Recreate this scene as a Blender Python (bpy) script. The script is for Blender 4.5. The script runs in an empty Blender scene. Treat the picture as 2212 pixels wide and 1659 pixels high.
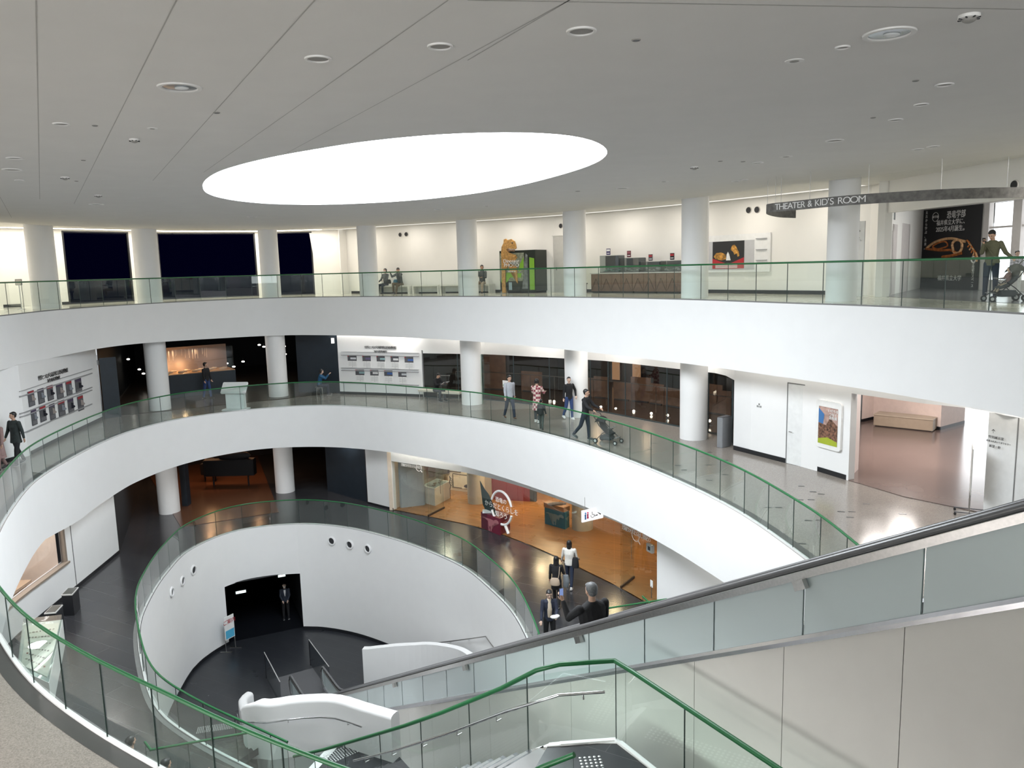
import bpy, bmesh, math, random
from mathutils import Vector, Matrix, Quaternion
PI = math.pi
random.seed(7)
SC = bpy.context.scene
COL = SC.collection
ZB, Z1, Z2, Z3 = 0.0, 4.88, 9.755, 14.635      # basement, first, second and third floor levels
EYE = 15.79
FPX, PITCH, ROLL = 1700.0, 0.146566769, -0.0258536537

# ------------------------------------------------------------ camera frame and pixel -> place helpers
_cp, _sp = math.cos(PITCH), math.sin(PITCH)
FW = Vector((0, _cp, -_sp)); _r = Vector((1, 0, 0)); _u = _r.cross(FW)
_c, _s = math.cos(ROLL), math.sin(ROLL)
RT = _c*_r + _s*_u; UP = -_s*_r + _c*_u
def ray(x, y): return (x-1106)*RT + (829.5-y)*UP + FPX*FW
def at(x, y, z):
    d = ray(x, y); t = (z-EYE)/d.z
    return Vector((d.x*t, d.y*t, z))
def atxy(x, y, z): p = at(x, y, z); return (p.x, p.y)
def proj(p):
    q = Vector(p)-Vector((0, 0, EYE)); d = q.dot(FW)
    return (1106+FPX*q.dot(RT)/d, 829.5-FPX*q.dot(UP)/d)

cam = bpy.data.cameras.new('camera'); camo = bpy.data.objects.new('camera', cam); COL.objects.link(camo)
camo.location = (0, 0, EYE)
camo.matrix_world = Matrix.Translation((0, 0, EYE)) @ Matrix((RT, UP, -FW)).transposed().to_4x4()
cam.sensor_fit = 'HORIZONTAL'; cam.sensor_width = 36; cam.lens = 36*FPX/2212; cam.clip_end = 300
SC.camera = camo
SC.view_settings.view_transform = 'Standard'; SC.view_settings.look = 'None'
SC.view_settings.gamma = 1; SC.view_settings.use_curve_mapping = False
SC.view_settings.exposure = 0.0

# ------------------------------------------------------------ materials
MATS = {}
def lin(c): return tuple((v/12.92 if v <= .04045 else ((v+.055)/1.055)**2.4) for v in c)
def srgb(r, g, b): return lin((r/255, g/255, b/255))
def mat(name, col, rough=.5, metal=0, spec=.5, noise=None, bump=0, emit=None, es=1):
    if name in MATS: return MATS[name]
    m = bpy.data.materials.new(name); m.use_nodes = True; nt = m.node_tree; b = nt.nodes['Principled BSDF']
    b.inputs['Base Color'].default_value = (*col, 1); b.inputs['Roughness'].default_value = rough
    b.inputs['Metallic'].default_value = metal; b.inputs['Specular IOR Level'].default_value = spec
    if emit: b.inputs['Emission Color'].default_value = (*emit, 1); b.inputs['Emission Strength'].default_value = es
    tc = nt.nodes.new('ShaderNodeTexCoord')
    sc, amt = noise if noise else (6, .04)
    n = nt.nodes.new('ShaderNodeTexNoise'); n.inputs['Scale'].default_value = sc; n.inputs['Detail'].default_value = 4
    nt.links.new(tc.outputs['Object'], n.inputs['Vector'])
    mx = nt.nodes.new('ShaderNodeMix'); mx.data_type = 'RGBA'; mx.blend_type = 'MULTIPLY'; mx.inputs[0].default_value = 1
    rp = nt.nodes.new('ShaderNodeMapRange'); rp.inputs['To Min'].default_value = 1-amt; rp.inputs['To Max'].default_value = 1+amt
    rp.inputs['From Min'].default_value = .3; rp.inputs['From Max'].default_value = .7
    nt.links.new(n.outputs[0], rp.inputs[0])
    mx.inputs[6].default_value = (*col, 1); nt.links.new(rp.outputs[0], mx.inputs[7]); nt.links.new(mx.outputs[2], b.inputs['Base Color'])
    if bump:
        bp = nt.nodes.new('ShaderNodeBump'); bp.inputs['Strength'].default_value = bump; bp.inputs['Distance'].default_value = .01
        nt.links.new(n.outputs[0], bp.inputs['Height']); nt.links.new(bp.outputs[0], b.inputs['Normal'])
    MATS[name] = m; return m
def emis(name, col, s):
    if name in MATS: return MATS[name]
    m = bpy.data.materials.new(name); m.use_nodes = True; nt = m.node_tree; nt.nodes.clear()
    o = nt.nodes.new('ShaderNodeOutputMaterial'); e = nt.nodes.new('ShaderNodeEmission')
    e.inputs[0].default_value = (*col, 1); e.inputs[1].default_value = s; nt.links.new(e.outputs[0], o.inputs[0])
    MATS[name] = m; return m
def glassmat(name, tint, refl=.12, rough=0.0, body=0.0, bodycol=(.5, .6, .58), ior=1.5):
    """thin sheet glass: tinted see-through, a fresnel mirror, and a little body colour where frosted"""
    if name in MATS: return MATS[name]
    m = bpy.data.materials.new(name); m.use_nodes = True; nt = m.node_tree; nt.nodes.clear(); N = nt.nodes.new; L = nt.links.new
    o = N('ShaderNodeOutputMaterial'); t = N('ShaderNodeBsdfTransparent'); t.inputs[0].default_value = (*tint, 1)
    g = N('ShaderNodeBsdfGlossy'); g.inputs['Roughness'].default_value = rough; g.inputs[0].default_value = (1, 1, 1, 1)
    fr = N('ShaderNodeFresnel'); ge = N('ShaderNodeNewGeometry'); mi_ = N('ShaderNodeMapRange'); mi_.inputs['To Min'].default_value = ior; mi_.inputs['To Max'].default_value = 1/ior
    L(ge.outputs['Backfacing'], mi_.inputs[0]); L(mi_.outputs[0], fr.inputs[0])
    ma = N('ShaderNodeMath'); ma.operation = 'MULTIPLY_ADD'; ma.inputs[1].default_value = 1.0; ma.inputs[2].default_value = refl-.04; ma.use_clamp = True
    L(fr.outputs[0], ma.inputs[0])
    mx = N('ShaderNodeMixShader'); L(ma.outputs[0], mx.inputs[0])
    if body > 0:
        d = N('ShaderNodeBsdfDiffuse'); d.inputs[0].default_value = (*bodycol, 1)
        m2 = N('ShaderNodeMixShader'); m2.inputs[0].default_value = body; L(t.outputs[0], m2.inputs[1]); L(d.outputs[0], m2.inputs[2]); L(m2.outputs[0], mx.inputs[1])
    else: L(t.outputs[0], mx.inputs[1])
    L(g.outputs[0], mx.inputs[2]); L(mx.outputs[0], o.inputs[0]); MATS[name] = m; return m
def tilemat(name, col, line, w, h, rough, var=.1, off=.5, speck=None, lw=.008):
    m = bpy.data.materials.new(name); m.use_nodes = True; nt = m.node_tree; N = nt.nodes.new; L = nt.links.new
    b = nt.nodes['Principled BSDF']; b.inputs['Roughness'].default_value = rough
    tc = N('ShaderNodeTexCoord'); mp = N('ShaderNodeMapping'); mp.inputs['Rotation'].default_value = (0, 0, .52)
    L(tc.outputs['Object'], mp.inputs[0])
    br = N('ShaderNodeTexBrick'); br.inputs['Scale'].default_value = 1; br.inputs['Brick Width'].default_value = w
    br.inputs['Row Height'].default_value = h; br.inputs['Mortar Size'].default_value = lw; br.offset = off
    br.inputs['Color1'].default_value = (*[c*(1+var) for c in col], 1); br.inputs['Color2'].default_value = (*[c*(1-var) for c in col], 1)
    br.inputs['Mortar'].default_value = (*line, 1); L(mp.outputs[0], br.inputs['Vector'])
    n = N('ShaderNodeTexNoise'); n.inputs['Scale'].default_value = 1.2; L(tc.outputs['Object'], n.inputs['Vector'])
    r = N('ShaderNodeMapRange'); r.inputs['To Min'].default_value = rough*.7; r.inputs['To Max'].default_value = rough*1.4
    L(n.outputs[0], r.inputs[0]); L(r.outputs[0], b.inputs['Roughness'])
    src = br.outputs['Color']
    if speck:
        v = N('ShaderNodeTexNoise'); v.inputs['Scale'].default_value = speck; v.inputs['Detail'].default_value = 6; L(tc.outputs['Object'], v.inputs['Vector'])
        rr = N('ShaderNodeMapRange'); rr.inputs['From Min'].default_value = .35; rr.inputs['From Max'].default_value = .65
        rr.inputs['To Min'].default_value = .80; rr.inputs['To Max'].default_value = 1.2; L(v.outputs[0], rr.inputs[0])
        mx = N('ShaderNodeMix'); mx.data_type = 'RGBA'; mx.blend_type = 'MULTIPLY'; mx.inputs[0].default_value = 1
        L(src, mx.inputs[6]); L(rr.outputs[0], mx.inputs[7]); src = mx.outputs[2]
    L(src, b.inputs['Base Color']); MATS[name] = m; return m

WHITE = mat('white_paint', (.80, .80, .80), .6, noise=(2, .01))
CREAM = mat('warm_white_paint', (.80, .78, .74), .6, noise=(2, .01))
CLAD = mat('cladding_panel', (.74, .72, .685), .35, noise=(3, .015))
CEILG = mat('ceiling_paint', (.74, .725, .70), .8, noise=(1.5, .015))
SOFF = mat('soffit_paint', (.7, .69, .66), .7)
BLACK = mat('black_skirting', (.012, .013, .016), .35)
NAVY = mat('dark_blue_wall', (.012, .02, .03), .5, noise=(3, .1))
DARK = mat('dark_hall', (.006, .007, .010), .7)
STEEL = mat('brushed_steel', (.45, .44, .43), .3, metal=1, noise=(30, .08))
CHROME = mat('polished_steel', (.7, .7, .7), .15, metal=1)
GREEN = mat('green_handrail', (.008, .12, .035), .38, noise=(5, .08))
RUBBER = mat('dark_rubber', (.13, .13, .135), .28)
GREY = mat('grey_trim', (.18, .18, .18), .5)
TERR = tilemat('terrazzo_floor', (.235, .212, .19), (.22, .20, .18), 3.0, 3.0, .16, .015, speck=55)
CRMF = tilemat('cream_floor', (.62, .60, .50), (.5, .48, .4), 1.2, 1.2, .12, .02)
SLATE = tilemat('slate_tile_floor', (.030, .031, .035), (.07, .07, .075), 2.4, .6, .2, .10, lw=.005)
SLATEB = tilemat('slate_tile_lower', (.020, .022, .027), (.05, .05, .055), 8.0, .6, .3, .06, lw=.006)
WOODF = tilemat('honey_wood_floor', (.34, .165, .06), (.25, .11, .04), 1.8, .12, .28, .14, lw=.003)
BROWNF = mat('brown_floor', (.13, .095, .085), .2, noise=(1, .1))
RAILGLASS = glassmat('balustrade_glass', (.88, .955, .925), .05, body=.02, bodycol=(.5, .68, .6))
GLASSEDGE = mat('glass_joint', (.03, .05, .045), .4)
SHOPGLASS = glassmat('shop_glass', (.80, .86, .85), .07)
FROST = glassmat('frosted_glass', (.3, .38, .38), .06, rough=.35, body=.93, bodycol=(.60, .685, .70))

# ------------------------------------------------------------ mesh helpers
def obj(name, bm, m, parent=None, smooth=False, loc=None):
    me = bpy.data.meshes.new(name); bm.normal_update(); bm.to_mesh(me); bm.free()
    for x in (m if isinstance(m, (list, tuple)) else [m]): me.materials.append(x)
    if smooth:
        me.polygons.foreach_set('use_smooth', [True]*len(me.polygons)); me.update()
        try: me.set_sharp_from_angle(angle=.7)
        except Exception: pass
    o = bpy.data.objects.new(name, me); COL.objects.link(o)
    if parent: o.parent = parent
    if loc: o.location = loc
    return o
def tag(o, label, cat, group=None, kind=None):
    if label: o['label'] = label
    if cat: o['category'] = cat
    if group: o['group'] = group
    if kind: o['kind'] = kind
    return o
def thing(name, label, cat, loc=(0, 0, 0), rz=0, group=None):
    o = bpy.data.objects.new(name, None); COL.objects.link(o); o.location = loc; o.rotation_euler = (0, 0, rz); o.empty_display_size = .2
    return tag(o, label, cat, group)
def struct(name, bm, m, parent=None, smooth=False):
    o = obj(name, bm, m, parent, smooth)
    if not parent: o['kind'] = 'structure'
    return o
def B(): return bmesh.new()
def quad(bm, a, b, c, d, mi=0):
    f = bm.faces.new([bm.verts.new(v) for v in (a, b, c, d)]); f.material_index = mi; return f
def box(bm, c, s, rz=0, rx=0, bev=0, mi=0, M=None):
    mt = M if M else Matrix.Translation(c) @ Matrix.Rotation(rz, 4, 'Z') @ Matrix.Rotation(rx, 4, 'X')
    r = bmesh.ops.create_cube(bm, size=1, matrix=mt @ Matrix.Diagonal((*s, 1)))
    fs = {f for v in r['verts'] for f in v.link_faces}
    for f in fs: f.material_index = mi
    if bev: bmesh.ops.bevel(bm, geom=list({e for f in fs for e in f.edges}), offset=bev, segments=2, affect='EDGES')
def cyl(bm, a, b, r, r2=None, seg=16, mi=0):
    a, b = Vector(a), Vector(b); d = b-a; L = d.length
    if L < 1e-6: return
    q = Vector((0, 0, 1)).rotation_difference(d.normalized())
    g = bmesh.ops.create_cone(bm, cap_ends=True, segments=seg, radius1=r, radius2=(r if r2 is None else r2), depth=L,
        matrix=Matrix.Translation((a+b)/2) @ q.to_matrix().to_4x4())
    for f in {f for v in g['verts'] for f in v.link_faces}: f.material_index = mi
def ball(bm, c, s, seg=16, rot=None, mi=0):
    if not isinstance(s, (tuple, list, Vector)): s = (s, s, s)
    M = Matrix.Translation(c) @ (rot.to_4x4() if rot else Matrix.Identity(4)) @ Matrix.Diagonal((*s, 1))
    g = bmesh.ops.create_uvsphere(bm, u_segments=seg, v_segments=max(6, seg*2//3), radius=1, matrix=M)
    for f in {f for v in g['verts'] for f in v.link_faces}: f.material_index = mi
def tube(bm, pts, r, seg=10, closed=False, mi=0):
    pts = [Vector(p) for p in pts]; n = len(pts); rings = []; prev = None
    for i, p in enumerate(pts):
        a = pts[(i-1) % n] if (closed or i) else p; b = pts[(i+1) % n] if (closed or i < n-1) else p
        t = (b-a).normalized()
        up = Vector((0, 0, 1)) if abs(t.z) < .95 else Vector((1, 0, 0))
        x = t.cross(up).normalized(); y = x.cross(t).normalized()
        k = 1.0
        if 0 < i < n-1 or closed:
            c = (p-a).normalized().dot((b-p).normalized()); k = 1/max(.5, math.sqrt(max(.01, (1+c)/2)))
        rr = r[i] if isinstance(r, (list, tuple)) else r
        rings.append([bm.verts.new(p+(x*math.cos(2*PI*j/seg)*k+y*math.sin(2*PI*j/seg))*rr) for j in range(seg)])
    m = n if closed else n-1
    for i in range(m):
        A, Bq = rings[i], rings[(i+1) % n]
        for j in range(seg):
            f = bm.faces.new((A[j], A[(j+1) % seg], Bq[(j+1) % seg], Bq[j])); f.material_index = mi
    if not closed:
        bm.faces.new(rings[0][::-1]).material_index = mi; bm.faces.new(rings[-1]).material_index = mi
def prism(bm, poly, z0, z1, mi=0):
    a = [bm.verts.new((x, y, z0)) for x, y in poly]; b = [bm.verts.new((x, y, z1)) for x, y in poly]; n = len(poly)
    fs = [bm.faces.new(a[::-1]), bm.faces.new(b)]
    for i in range(n): fs.append(bm.faces.new((a[i], a[(i+1) % n], b[(i+1) % n], b[i])))
    for f in fs: f.material_index = mi
    bmesh.ops.recalc_face_normals(bm, faces=fs)
def spline(pts, n=8, closed=True):
    """Catmull-Rom through the points"""
    P = [Vector(p) for p in pts]; N = len(P); out = []
    rng = N if closed else N-1
    for i in range(rng):
        p0 = P[(i-1) % N] if (closed or i) else P[0]*2-P[1]; p1 = P[i]; p2 = P[(i+1) % N]
        p3 = P[(i+2) % N] if (closed or i+2 < N) else P[-1]*2-P[-2]
        d = max(1e-6, (p1-p0).length**.5); e = max(1e-6, (p2-p1).length**.5); g = max(1e-6, (p3-p2).length**.5)
        m1 = (p2-p1)+e*((p1-p0)/d-(p2-p0)/(d+e)) ; m2 = (p2-p1)+e*((p3-p2)/g-(p3-p1)/(e+g))
        for k in range(n):
            t = k/n; t2 = t*t; t3 = t2*t
            out.append((2*t3-3*t2+1)*p1+(t3-2*t2+t)*m1+(-2*t3+3*t2)*p2+(t3-t2)*m2)
    if not closed: out.append(P[-1])
    return out
class Path:
    """a polyline in plan; out = the side away from the atrium"""
    def __init__(s, pts, closed=False, ctr=(-3, 20)):
        s.p = [Vector((p[0], p[1])) for p in pts]
        if closed: s.p.append(s.p[0].copy())
        s.L = [0]
        for a, b in zip(s.p, s.p[1:]): s.L.append(s.L[-1]+(b-a).length)
        s.len = s.L[-1]; s.ctr = Vector(ctr)
    def seg(s, d):
        d = min(max(d, 0), s.len)
        for i in range(len(s.p)-1):
            if d <= s.L[i+1]+1e-9: return i, d
        return len(s.p)-2, d
    def pt(s, d):
        i, d2 = s.seg(d); l = s.L[i+1]-s.L[i]
        t = (d2-s.L[i])/l if l else 0
        return s.p[i].lerp(s.p[i+1], t)
    def nrm(s, d):
        a = s.pt(max(0, d-.05)); b = s.pt(min(s.len, d+.05)); t = (b-a).normalized(); n = Vector((t.y, -t.x))
        if n.dot(s.pt(d)-s.ctr) < 0: n = -n
        return n
    def w(s, d, z, off=0):
        p = s.pt(d)+s.nrm(d)*off; return Vector((p.x, p.y, z))
    def hit(s, x, y, far=False):
        """arc length and height where the line of sight through a photo pixel meets this upright surface"""
        d = ray(x, y); best = alt = None
        for i in range(len(s.p)-1):
            a, b = s.p[i], s.p[i+1]; e = b-a
            det = d.x*(-e.y)+e.x*d.y
            if abs(det) < 1e-9: continue
            t = (a.x*(-e.y)+e.x*a.y)/det; u = (d.x*a.y-d.y*a.x)/det
            if t > 0 and -1e-3 <= u <= 1.001 and (best is None or (t > best[2] if far else t < best[2])): best = (s.L[i]+u*e.length, EYE+t*d.z, t)
            elif t > 0 and ((i == 0 and u < 0) or (i == len(s.p)-2 and u > 1)) and (alt is None or abs(u-.5) < alt[3]): alt = (0 if u < 0 else s.len, EYE+t*d.z, t, abs(u-.5))
        best = best or alt
        return best[:2] if best else None
    def sub(s, d0, d1, step=.8):
        if d1 < d0: d0, d1 = d1, d0
        n = max(1, int((d1-d0)/step)); return [d0+(d1-d0)*i/n for i in range(n+1)]
def slab_along(bm, path, d0, d1, z0, z1, o0, o1, step=.8, mi=0):
    """an upright slab that follows the path between offsets o0 and o1; z may be callables"""
    ds = path.sub(d0, d1, step); A = []
    f0 = z0 if callable(z0) else (lambda d: z0); f1 = z1 if callable(z1) else (lambda d: z1)
    for d in ds: A.append([bm.verts.new(v) for v in (path.w(d, f0(d), o0), path.w(d, f1(d), o0), path.w(d, f1(d), o1), path.w(d, f0(d), o1))])
    fs = []
    for a, b in zip(A, A[1:]):
        for k in range(4): fs.append(bm.faces.new((a[k], a[(k+1) % 4], b[(k+1) % 4], b[k])))
    fs.append(bm.faces.new(A[0][::-1])); fs.append(bm.faces.new(A[-1]))
    for f in fs: f.material_index = mi
    bmesh.ops.recalc_face_normals(bm, faces=fs)
def text(name, body, size, M, m, parent=None, align='CENTER', ext=.004, sx=1, space=1.0):
    c = bpy.data.curves.new(name, 'FONT'); c.body = body; c.size = size; c.align_x = align; c.align_y = 'CENTER'; c.extrude = ext; c.space_line = space
    o = bpy.data.objects.new(name, c); COL.objects.link(o)
    bpy.context.view_layer.update()
    me = bpy.data.meshes.new_from_object(o.evaluated_get(bpy.context.evaluated_depsgraph_get()))
    bpy.data.objects.remove(o); bpy.data.curves.remove(c)
    me.name = name; me.materials.clear(); me.materials.append(m)
    me.transform(Matrix.Diagonal((sx, 1, 1, 1)))
    me.transform(M)
    o = bpy.data.objects.new(name, me); COL.objects.link(o)
    if parent: o.parent = parent
    return o
def frame(P, n, up=Vector((0, 0, 1))):
    """matrix of an upright sheet at P facing n: x to the viewer's right, y up"""
    n = Vector(n).normalized(); x = up.cross(n).normalized(); y = n.cross(x)
    return Matrix.Translation(P) @ Matrix((x, y, n)).transposed().to_4x4()
def pframe(path, d, z, off=-.01):
    n = path.nrm(d); return frame(path.w(d, z, off), (-n.x, -n.y, 0))
def sheet(bm, M, w, h, t=.01, bev=0, mi=0):
    box(bm, None, (w, h, t), M=M @ Matrix.Translation((0, 0, t/2)), mi=mi)
def dup(root, loc=None, rz=None, label=None, group=None):
    r = root.copy(); COL.objects.link(r)
    if loc is not None: r.location = loc
    if rz is not None: r.rotation_euler = (0, 0, rz)
    if label: r['label'] = label
    if group: r['group'] = group
    for ch in list(root.children):
        c = ch.copy(); COL.objects.link(c); c.parent = r
        for g in ch.children:
            d = g.copy(); COL.objects.link(d); d.parent = c
    return r
# ============================================================ the three rings of the atrium
P3 = [(10.6, 11.0), atxy(2212, 680, Z3), atxy(2026, 669, Z3), atxy(1850, 661, Z3), atxy(1690, 655.5, Z3), atxy(1500, 648.5, Z3), atxy(1300, 644, Z3), atxy(1093, 641.8, Z3),
      atxy(900, 641.3, Z3), atxy(740, 641.8, Z3), atxy(600, 644, Z3), atxy(470, 649, Z3), atxy(350, 655, Z3), atxy(220, 663, Z3), atxy(110, 671.5, Z3), atxy(0, 683.5, Z3),
      (-16.4, 21.5), (-14.2, 15), (-10.7, 8.5), (-6.3, 3.2), (-2.2, .2), (1.5, -.5), (5.2, 1.2), (8.6, 4.6), (10.3, 7.6)]
P2 = [(5.9, 12.3), atxy(1769, 1235, Z2), atxy(1709, 1187, Z2), atxy(1599, 1110.5, Z2), atxy(1496, 1056, Z2), atxy(1350, 993.4, Z2), atxy(1215, 948.3, Z2), atxy(1040, 908.3, Z2),
      atxy(911, 892.5, Z2), atxy(781, 879.6, Z2), atxy(690, 876.5, Z2), atxy(600, 880.5, Z2), atxy(500, 890, Z2), atxy(395, 904.5, Z2), atxy(297, 927.5, Z2), atxy(224, 955.5, Z2), atxy(132, 1004, Z2), atxy(75, 1043, Z2), atxy(24, 1107, Z2),
      atxy(-6, 1165, Z2), (-11.15, 15.9), (-9.9, 14.05), (-8.75, 12.65), (-7.29, 11.15), (-5.81, 9.95), (-4.22, 8.85), (-3.1, 8.1), (-2.1, 7.5), (-1.0, 6.9)]
P1 = [(.55, 17.4), (.55, 19.6), atxy(1112, 1333.5, Z1), atxy(1057, 1273, Z1), atxy(1000, 1227, Z1), atxy(917, 1188.8, Z1), atxy(836.6, 1161.5, Z1), atxy(740, 1139.5, Z1), atxy(645.5, 1132.7, Z1), atxy(515, 1146.5, Z1),
      atxy(416, 1185.8, Z1), atxy(362.6, 1237.3, Z1), atxy(325, 1296, Z1), atxy(305, 1350, Z1), atxy(312, 1440, Z1), (-9.2, 18.7), (-7.8, 17.42), (-4.88, 15.41)]
R3 = Path([tuple(v) for v in spline(P3, 6)], closed=True)
R2open = Path([tuple(v) for v in spline(P2, 6, closed=False)])
R1open = Path([tuple(v) for v in spline(P1, 6, closed=False)])
# landing of the stair from the second floor and the stair hole close the second ring
LAND = [(-.3, 7.1), (.14, 9.2), (1.22, 9.24), (3.6, 5.4), (5.4, 5.4), (6.0, 9.0)]
R2 = Path([tuple(v) for v in R2open.p]+LAND, closed=True)
R1 = Path([tuple(v) for v in R1open.p]+[(-4.6, 15.9), (-4.18, 17.14), (-2.89, 16.62), (-2.2, 15.6), (-1.3, 14.4), (.1, 14.6)], closed=True)
FB3 = [(-300, 880), (0, 798), (100, 776), (240, 747), (370, 737), (580, 725), (700, 723.5), (850, 727.5), (1000, 735.5), (1150, 748), (1300, 764), (1500, 788), (1650, 808), (1800, 830), (2000, 863), (2212, 902), (2500, 960)]
FB2 = [(-200, 2100), (60, 1300), (100, 1210), (150, 1140), (250, 1065), (320, 1029), (400, 1001), (500, 978), (590, 967), (700, 965), (792, 970.5), (900, 985), (1000, 1006), (1150, 1052), (1285, 1103), (1419, 1166), (1570, 1262), (1700, 1360), (1900, 1540)]
def fascia_z(path, d, curve, dz, zt):
    """height of the lower fascia edge straight below the slab edge, read off the photo's lower contour"""
    p = path.pt(d)
    if p.y < 9: return zt-dz
    lo, hi = zt-dz-.45, zt-dz+.45
    def g(z):
        x, y = proj((p.x, p.y, z))
        for (x0, y0), (x1, y1) in zip(curve, curve[1:]):
            if x0 <= x <= x1: return y-(y0+(y1-y0)*(x-x0)/(x1-x0))
        return 0
    a = g(lo); b = g(hi)
    if a*b > 0: return zt-dz
    for _ in range(24):
        m = (lo+hi)/2
        if g(m)*a > 0: lo = m
        else: hi = m
    return (lo+hi)/2
def ring_slab(name, path, zt, curve, dz, mtop, mfas, R=52, soff=SOFF, ctr=(-3, 20)):
    bm = B(); n = len(path.p)-1; C = Vector(ctr)
    zs = []
    for i in range(n): zs.append(fascia_z(path, path.L[i], curve, dz, zt))
    zz = []
    for i in range(n):
        q = [zs[(i+k) % n] for k in range(-3, 4)]; zz.append(sum(q)/7)
    V = []
    for i in range(n):
        p = path.p[i]; o = (p-C).normalized(); q = C+o*R; w = (p-C).normalized()*.45
        V.append([bm.verts.new(v) for v in ((q.x, q.y, zt), (p.x, p.y, zt), (p.x, p.y, zz[i]), (p.x+w.x, p.y+w.y, zz[i]), (p.x+w.x, p.y+w.y, zt-dz+.3), (q.x, q.y, zt-dz+.3))])
    for i in range(n):
        a, b = V[i], V[(i+1) % n]
        for k in range(5):
            f = bm.faces.new((a[k], a[k+1], b[k+1], b[k])); f.material_index = [0, 1, 1, 2, 2][k]; f.smooth = (k == 1)
    bmesh.ops.recalc_face_normals(bm, faces=bm.faces[:])
    o = struct(name, bm, [mtop, mfas, soff]); o.data.set_sharp_from_angle(angle=.6); return o
ring_slab('floor', R3, Z3, FB3, 1.85, CRMF, WHITE)
ring_slab('floor', R2, Z2, FB2, 1.9, TERR, WHITE)
def flat(name, poly, z, m, th=.04, kind=True):
    bm = B(); prism(bm, poly, z-th, z); o = obj(name, bm, m)
    if kind: o['kind'] = 'structure'
    return o
# first floor: slate slab whose inner edge drops as the basement wall
bm = B(); n = len(R1.p)-1; C = Vector((-5, 24)); V = []
for i in range(n):
    p = R1.p[i]; q = C+(p-C).normalized()*50; V.append([bm.verts.new((q.x, q.y, Z1)), bm.verts.new((p.x, p.y, Z1)), bm.verts.new((p.x, p.y, Z1-.05))])
for i in range(n):
    a, b = V[i], V[(i+1) % n]
    for k in range(2): f = bm.faces.new((a[k], a[k+1], b[k+1], b[k])); f.material_index = k
bmesh.ops.recalc_face_normals(bm, faces=bm.faces[:])
struct('floor', bm, [SLATE, WHITE])
# basement floor
bm = B(); quad(bm, (-45, -5, 0), (20, -5, 0), (20, 70, 0), (-45, 70, 0)); struct('floor', bm, SLATEB)
# basement wall under the first ring, with the wide dark opening
xo0 = R1.hit(491, 1340, True)[0]; xo1 = R1.hit(652, 1300, True)[0]; oz = (R1.hit(486, 1271, True)[1]+R1.hit(646, 1236, True)[1])/2
lo, hi = min(xo0, xo1), max(xo0, xo1)
R1e = R1open.len
bm = B(); slab_along(bm, R1, 0, lo, 0, Z1-.04, 0, .25, .3); slab_along(bm, R1, hi, R1.len-.2, 0, Z1-.04, 0, .25, .3); slab_along(bm, R1, lo, hi, oz, Z1-.04, 0, .25, .3)
o = struct('wall_basement', bm, WHITE, smooth=True)
bm = B(); slab_along(bm, R1, 0, lo, 0, .14, -.012, .01); slab_along(bm, R1, hi, R1e-2.5, 0, .14, -.012, .01); struct('baseboard_basement', bm, BLACK)
# dark passage behind the basement opening
pa, pb = R1.pt(lo)+R1.nrm(lo)*.26, R1.pt(hi)+R1.nrm(hi)*.26
bm = B(); dirv = Vector((-.42, .91))
for s_, q in ((0, pb), (1, pa)):
    e = q+dirv*13; quad(bm, (q.x, q.y, 0), (e.x, e.y, 0), (e.x, e.y, oz+.5), (q.x, q.y, oz+.5))
e0, e1 = pa+dirv*13, pb+dirv*13
quad(bm, (e0.x, e0.y, 0), (e1.x, e1.y, 0), (e1.x, e1.y, oz+.5), (e0.x, e0.y, oz+.5))
quad(bm, (pa.x, pa.y, oz+.02), (pb.x, pb.y, oz+.02), (e1.x, e1.y, oz+.02), (e0.x, e0.y, oz+.02))
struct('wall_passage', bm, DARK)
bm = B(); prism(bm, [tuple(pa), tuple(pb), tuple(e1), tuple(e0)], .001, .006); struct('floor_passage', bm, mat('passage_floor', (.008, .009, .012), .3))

# ============================================================ main ceiling with the oval skylight
CZ = 17.9
CE = [atxy(x, y, CZ) for x, y in ((2212, 333), (2030, 359), (1855, 383), (1700, 400), (1500, 427), (1370, 441), (1240, 455), (1120, 465.5), (1000, 475), (880, 484), (760, 490), (640, 494.5), (500, 496.5), (400, 495.5), (300, 494), (200, 491.5), (100, 487), (0, 480))]
CE = [(14.5, 5)]+CE+[(-20.5, 18), (-19, 6), (-10, -6), (3, -8), (12, -4)]
RC = Path([tuple(v) for v in spline(CE, 5)], closed=True)
SKY = [atxy(x, y, CZ) for x, y in ((438, 403), (445, 388), (475, 370), (530, 353), (600, 337), (690, 321), (780, 307), (870, 297), (960, 290), (1060, 286.5), (1150, 287), (1230, 293), (1285, 306), (1311, 325),
        (1303, 342), (1270, 359), (1200, 381), (1110, 403), (1010, 420), (900, 432), (800, 438.5), (700, 442), (600, 441), (530, 436), (475, 427), (447, 417))]
SK = Path([tuple(v) for v in spline(SKY, 5)], closed=True, ctr=(-3, 21))
C = Vector((-3, 21))
def polar(path, n=180):
    out = []
    for k in range(n):
        a = 2*PI*k/n; d = Vector((math.cos(a), math.sin(a))); best = None
        for p, q in zip(path.p, path.p[1:]):
            e = q-p; det = d.x*(-e.y)+e.x*d.y
            if abs(det) < 1e-9: continue
            r = p-C; t = (r.x*(-e.y)+e.x*r.y)/det; u = (d.x*r.y-d.y*r.x)/det
            if t > 0 and -1e-6 <= u <= 1+1e-6: best = t if best is None else max(best, t)
        out.append(C+d*best)
    return out
pi_, po_ = polar(SK), polar(RC); n = 180; bm = B(); V = []
for a, b in zip(pi_, po_): V.append([bm.verts.new(v) for v in ((a.x, a.y, CZ+.05), (a.x, a.y, CZ), (b.x, b.y, CZ), (b.x, b.y, CZ+.14))])
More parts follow.
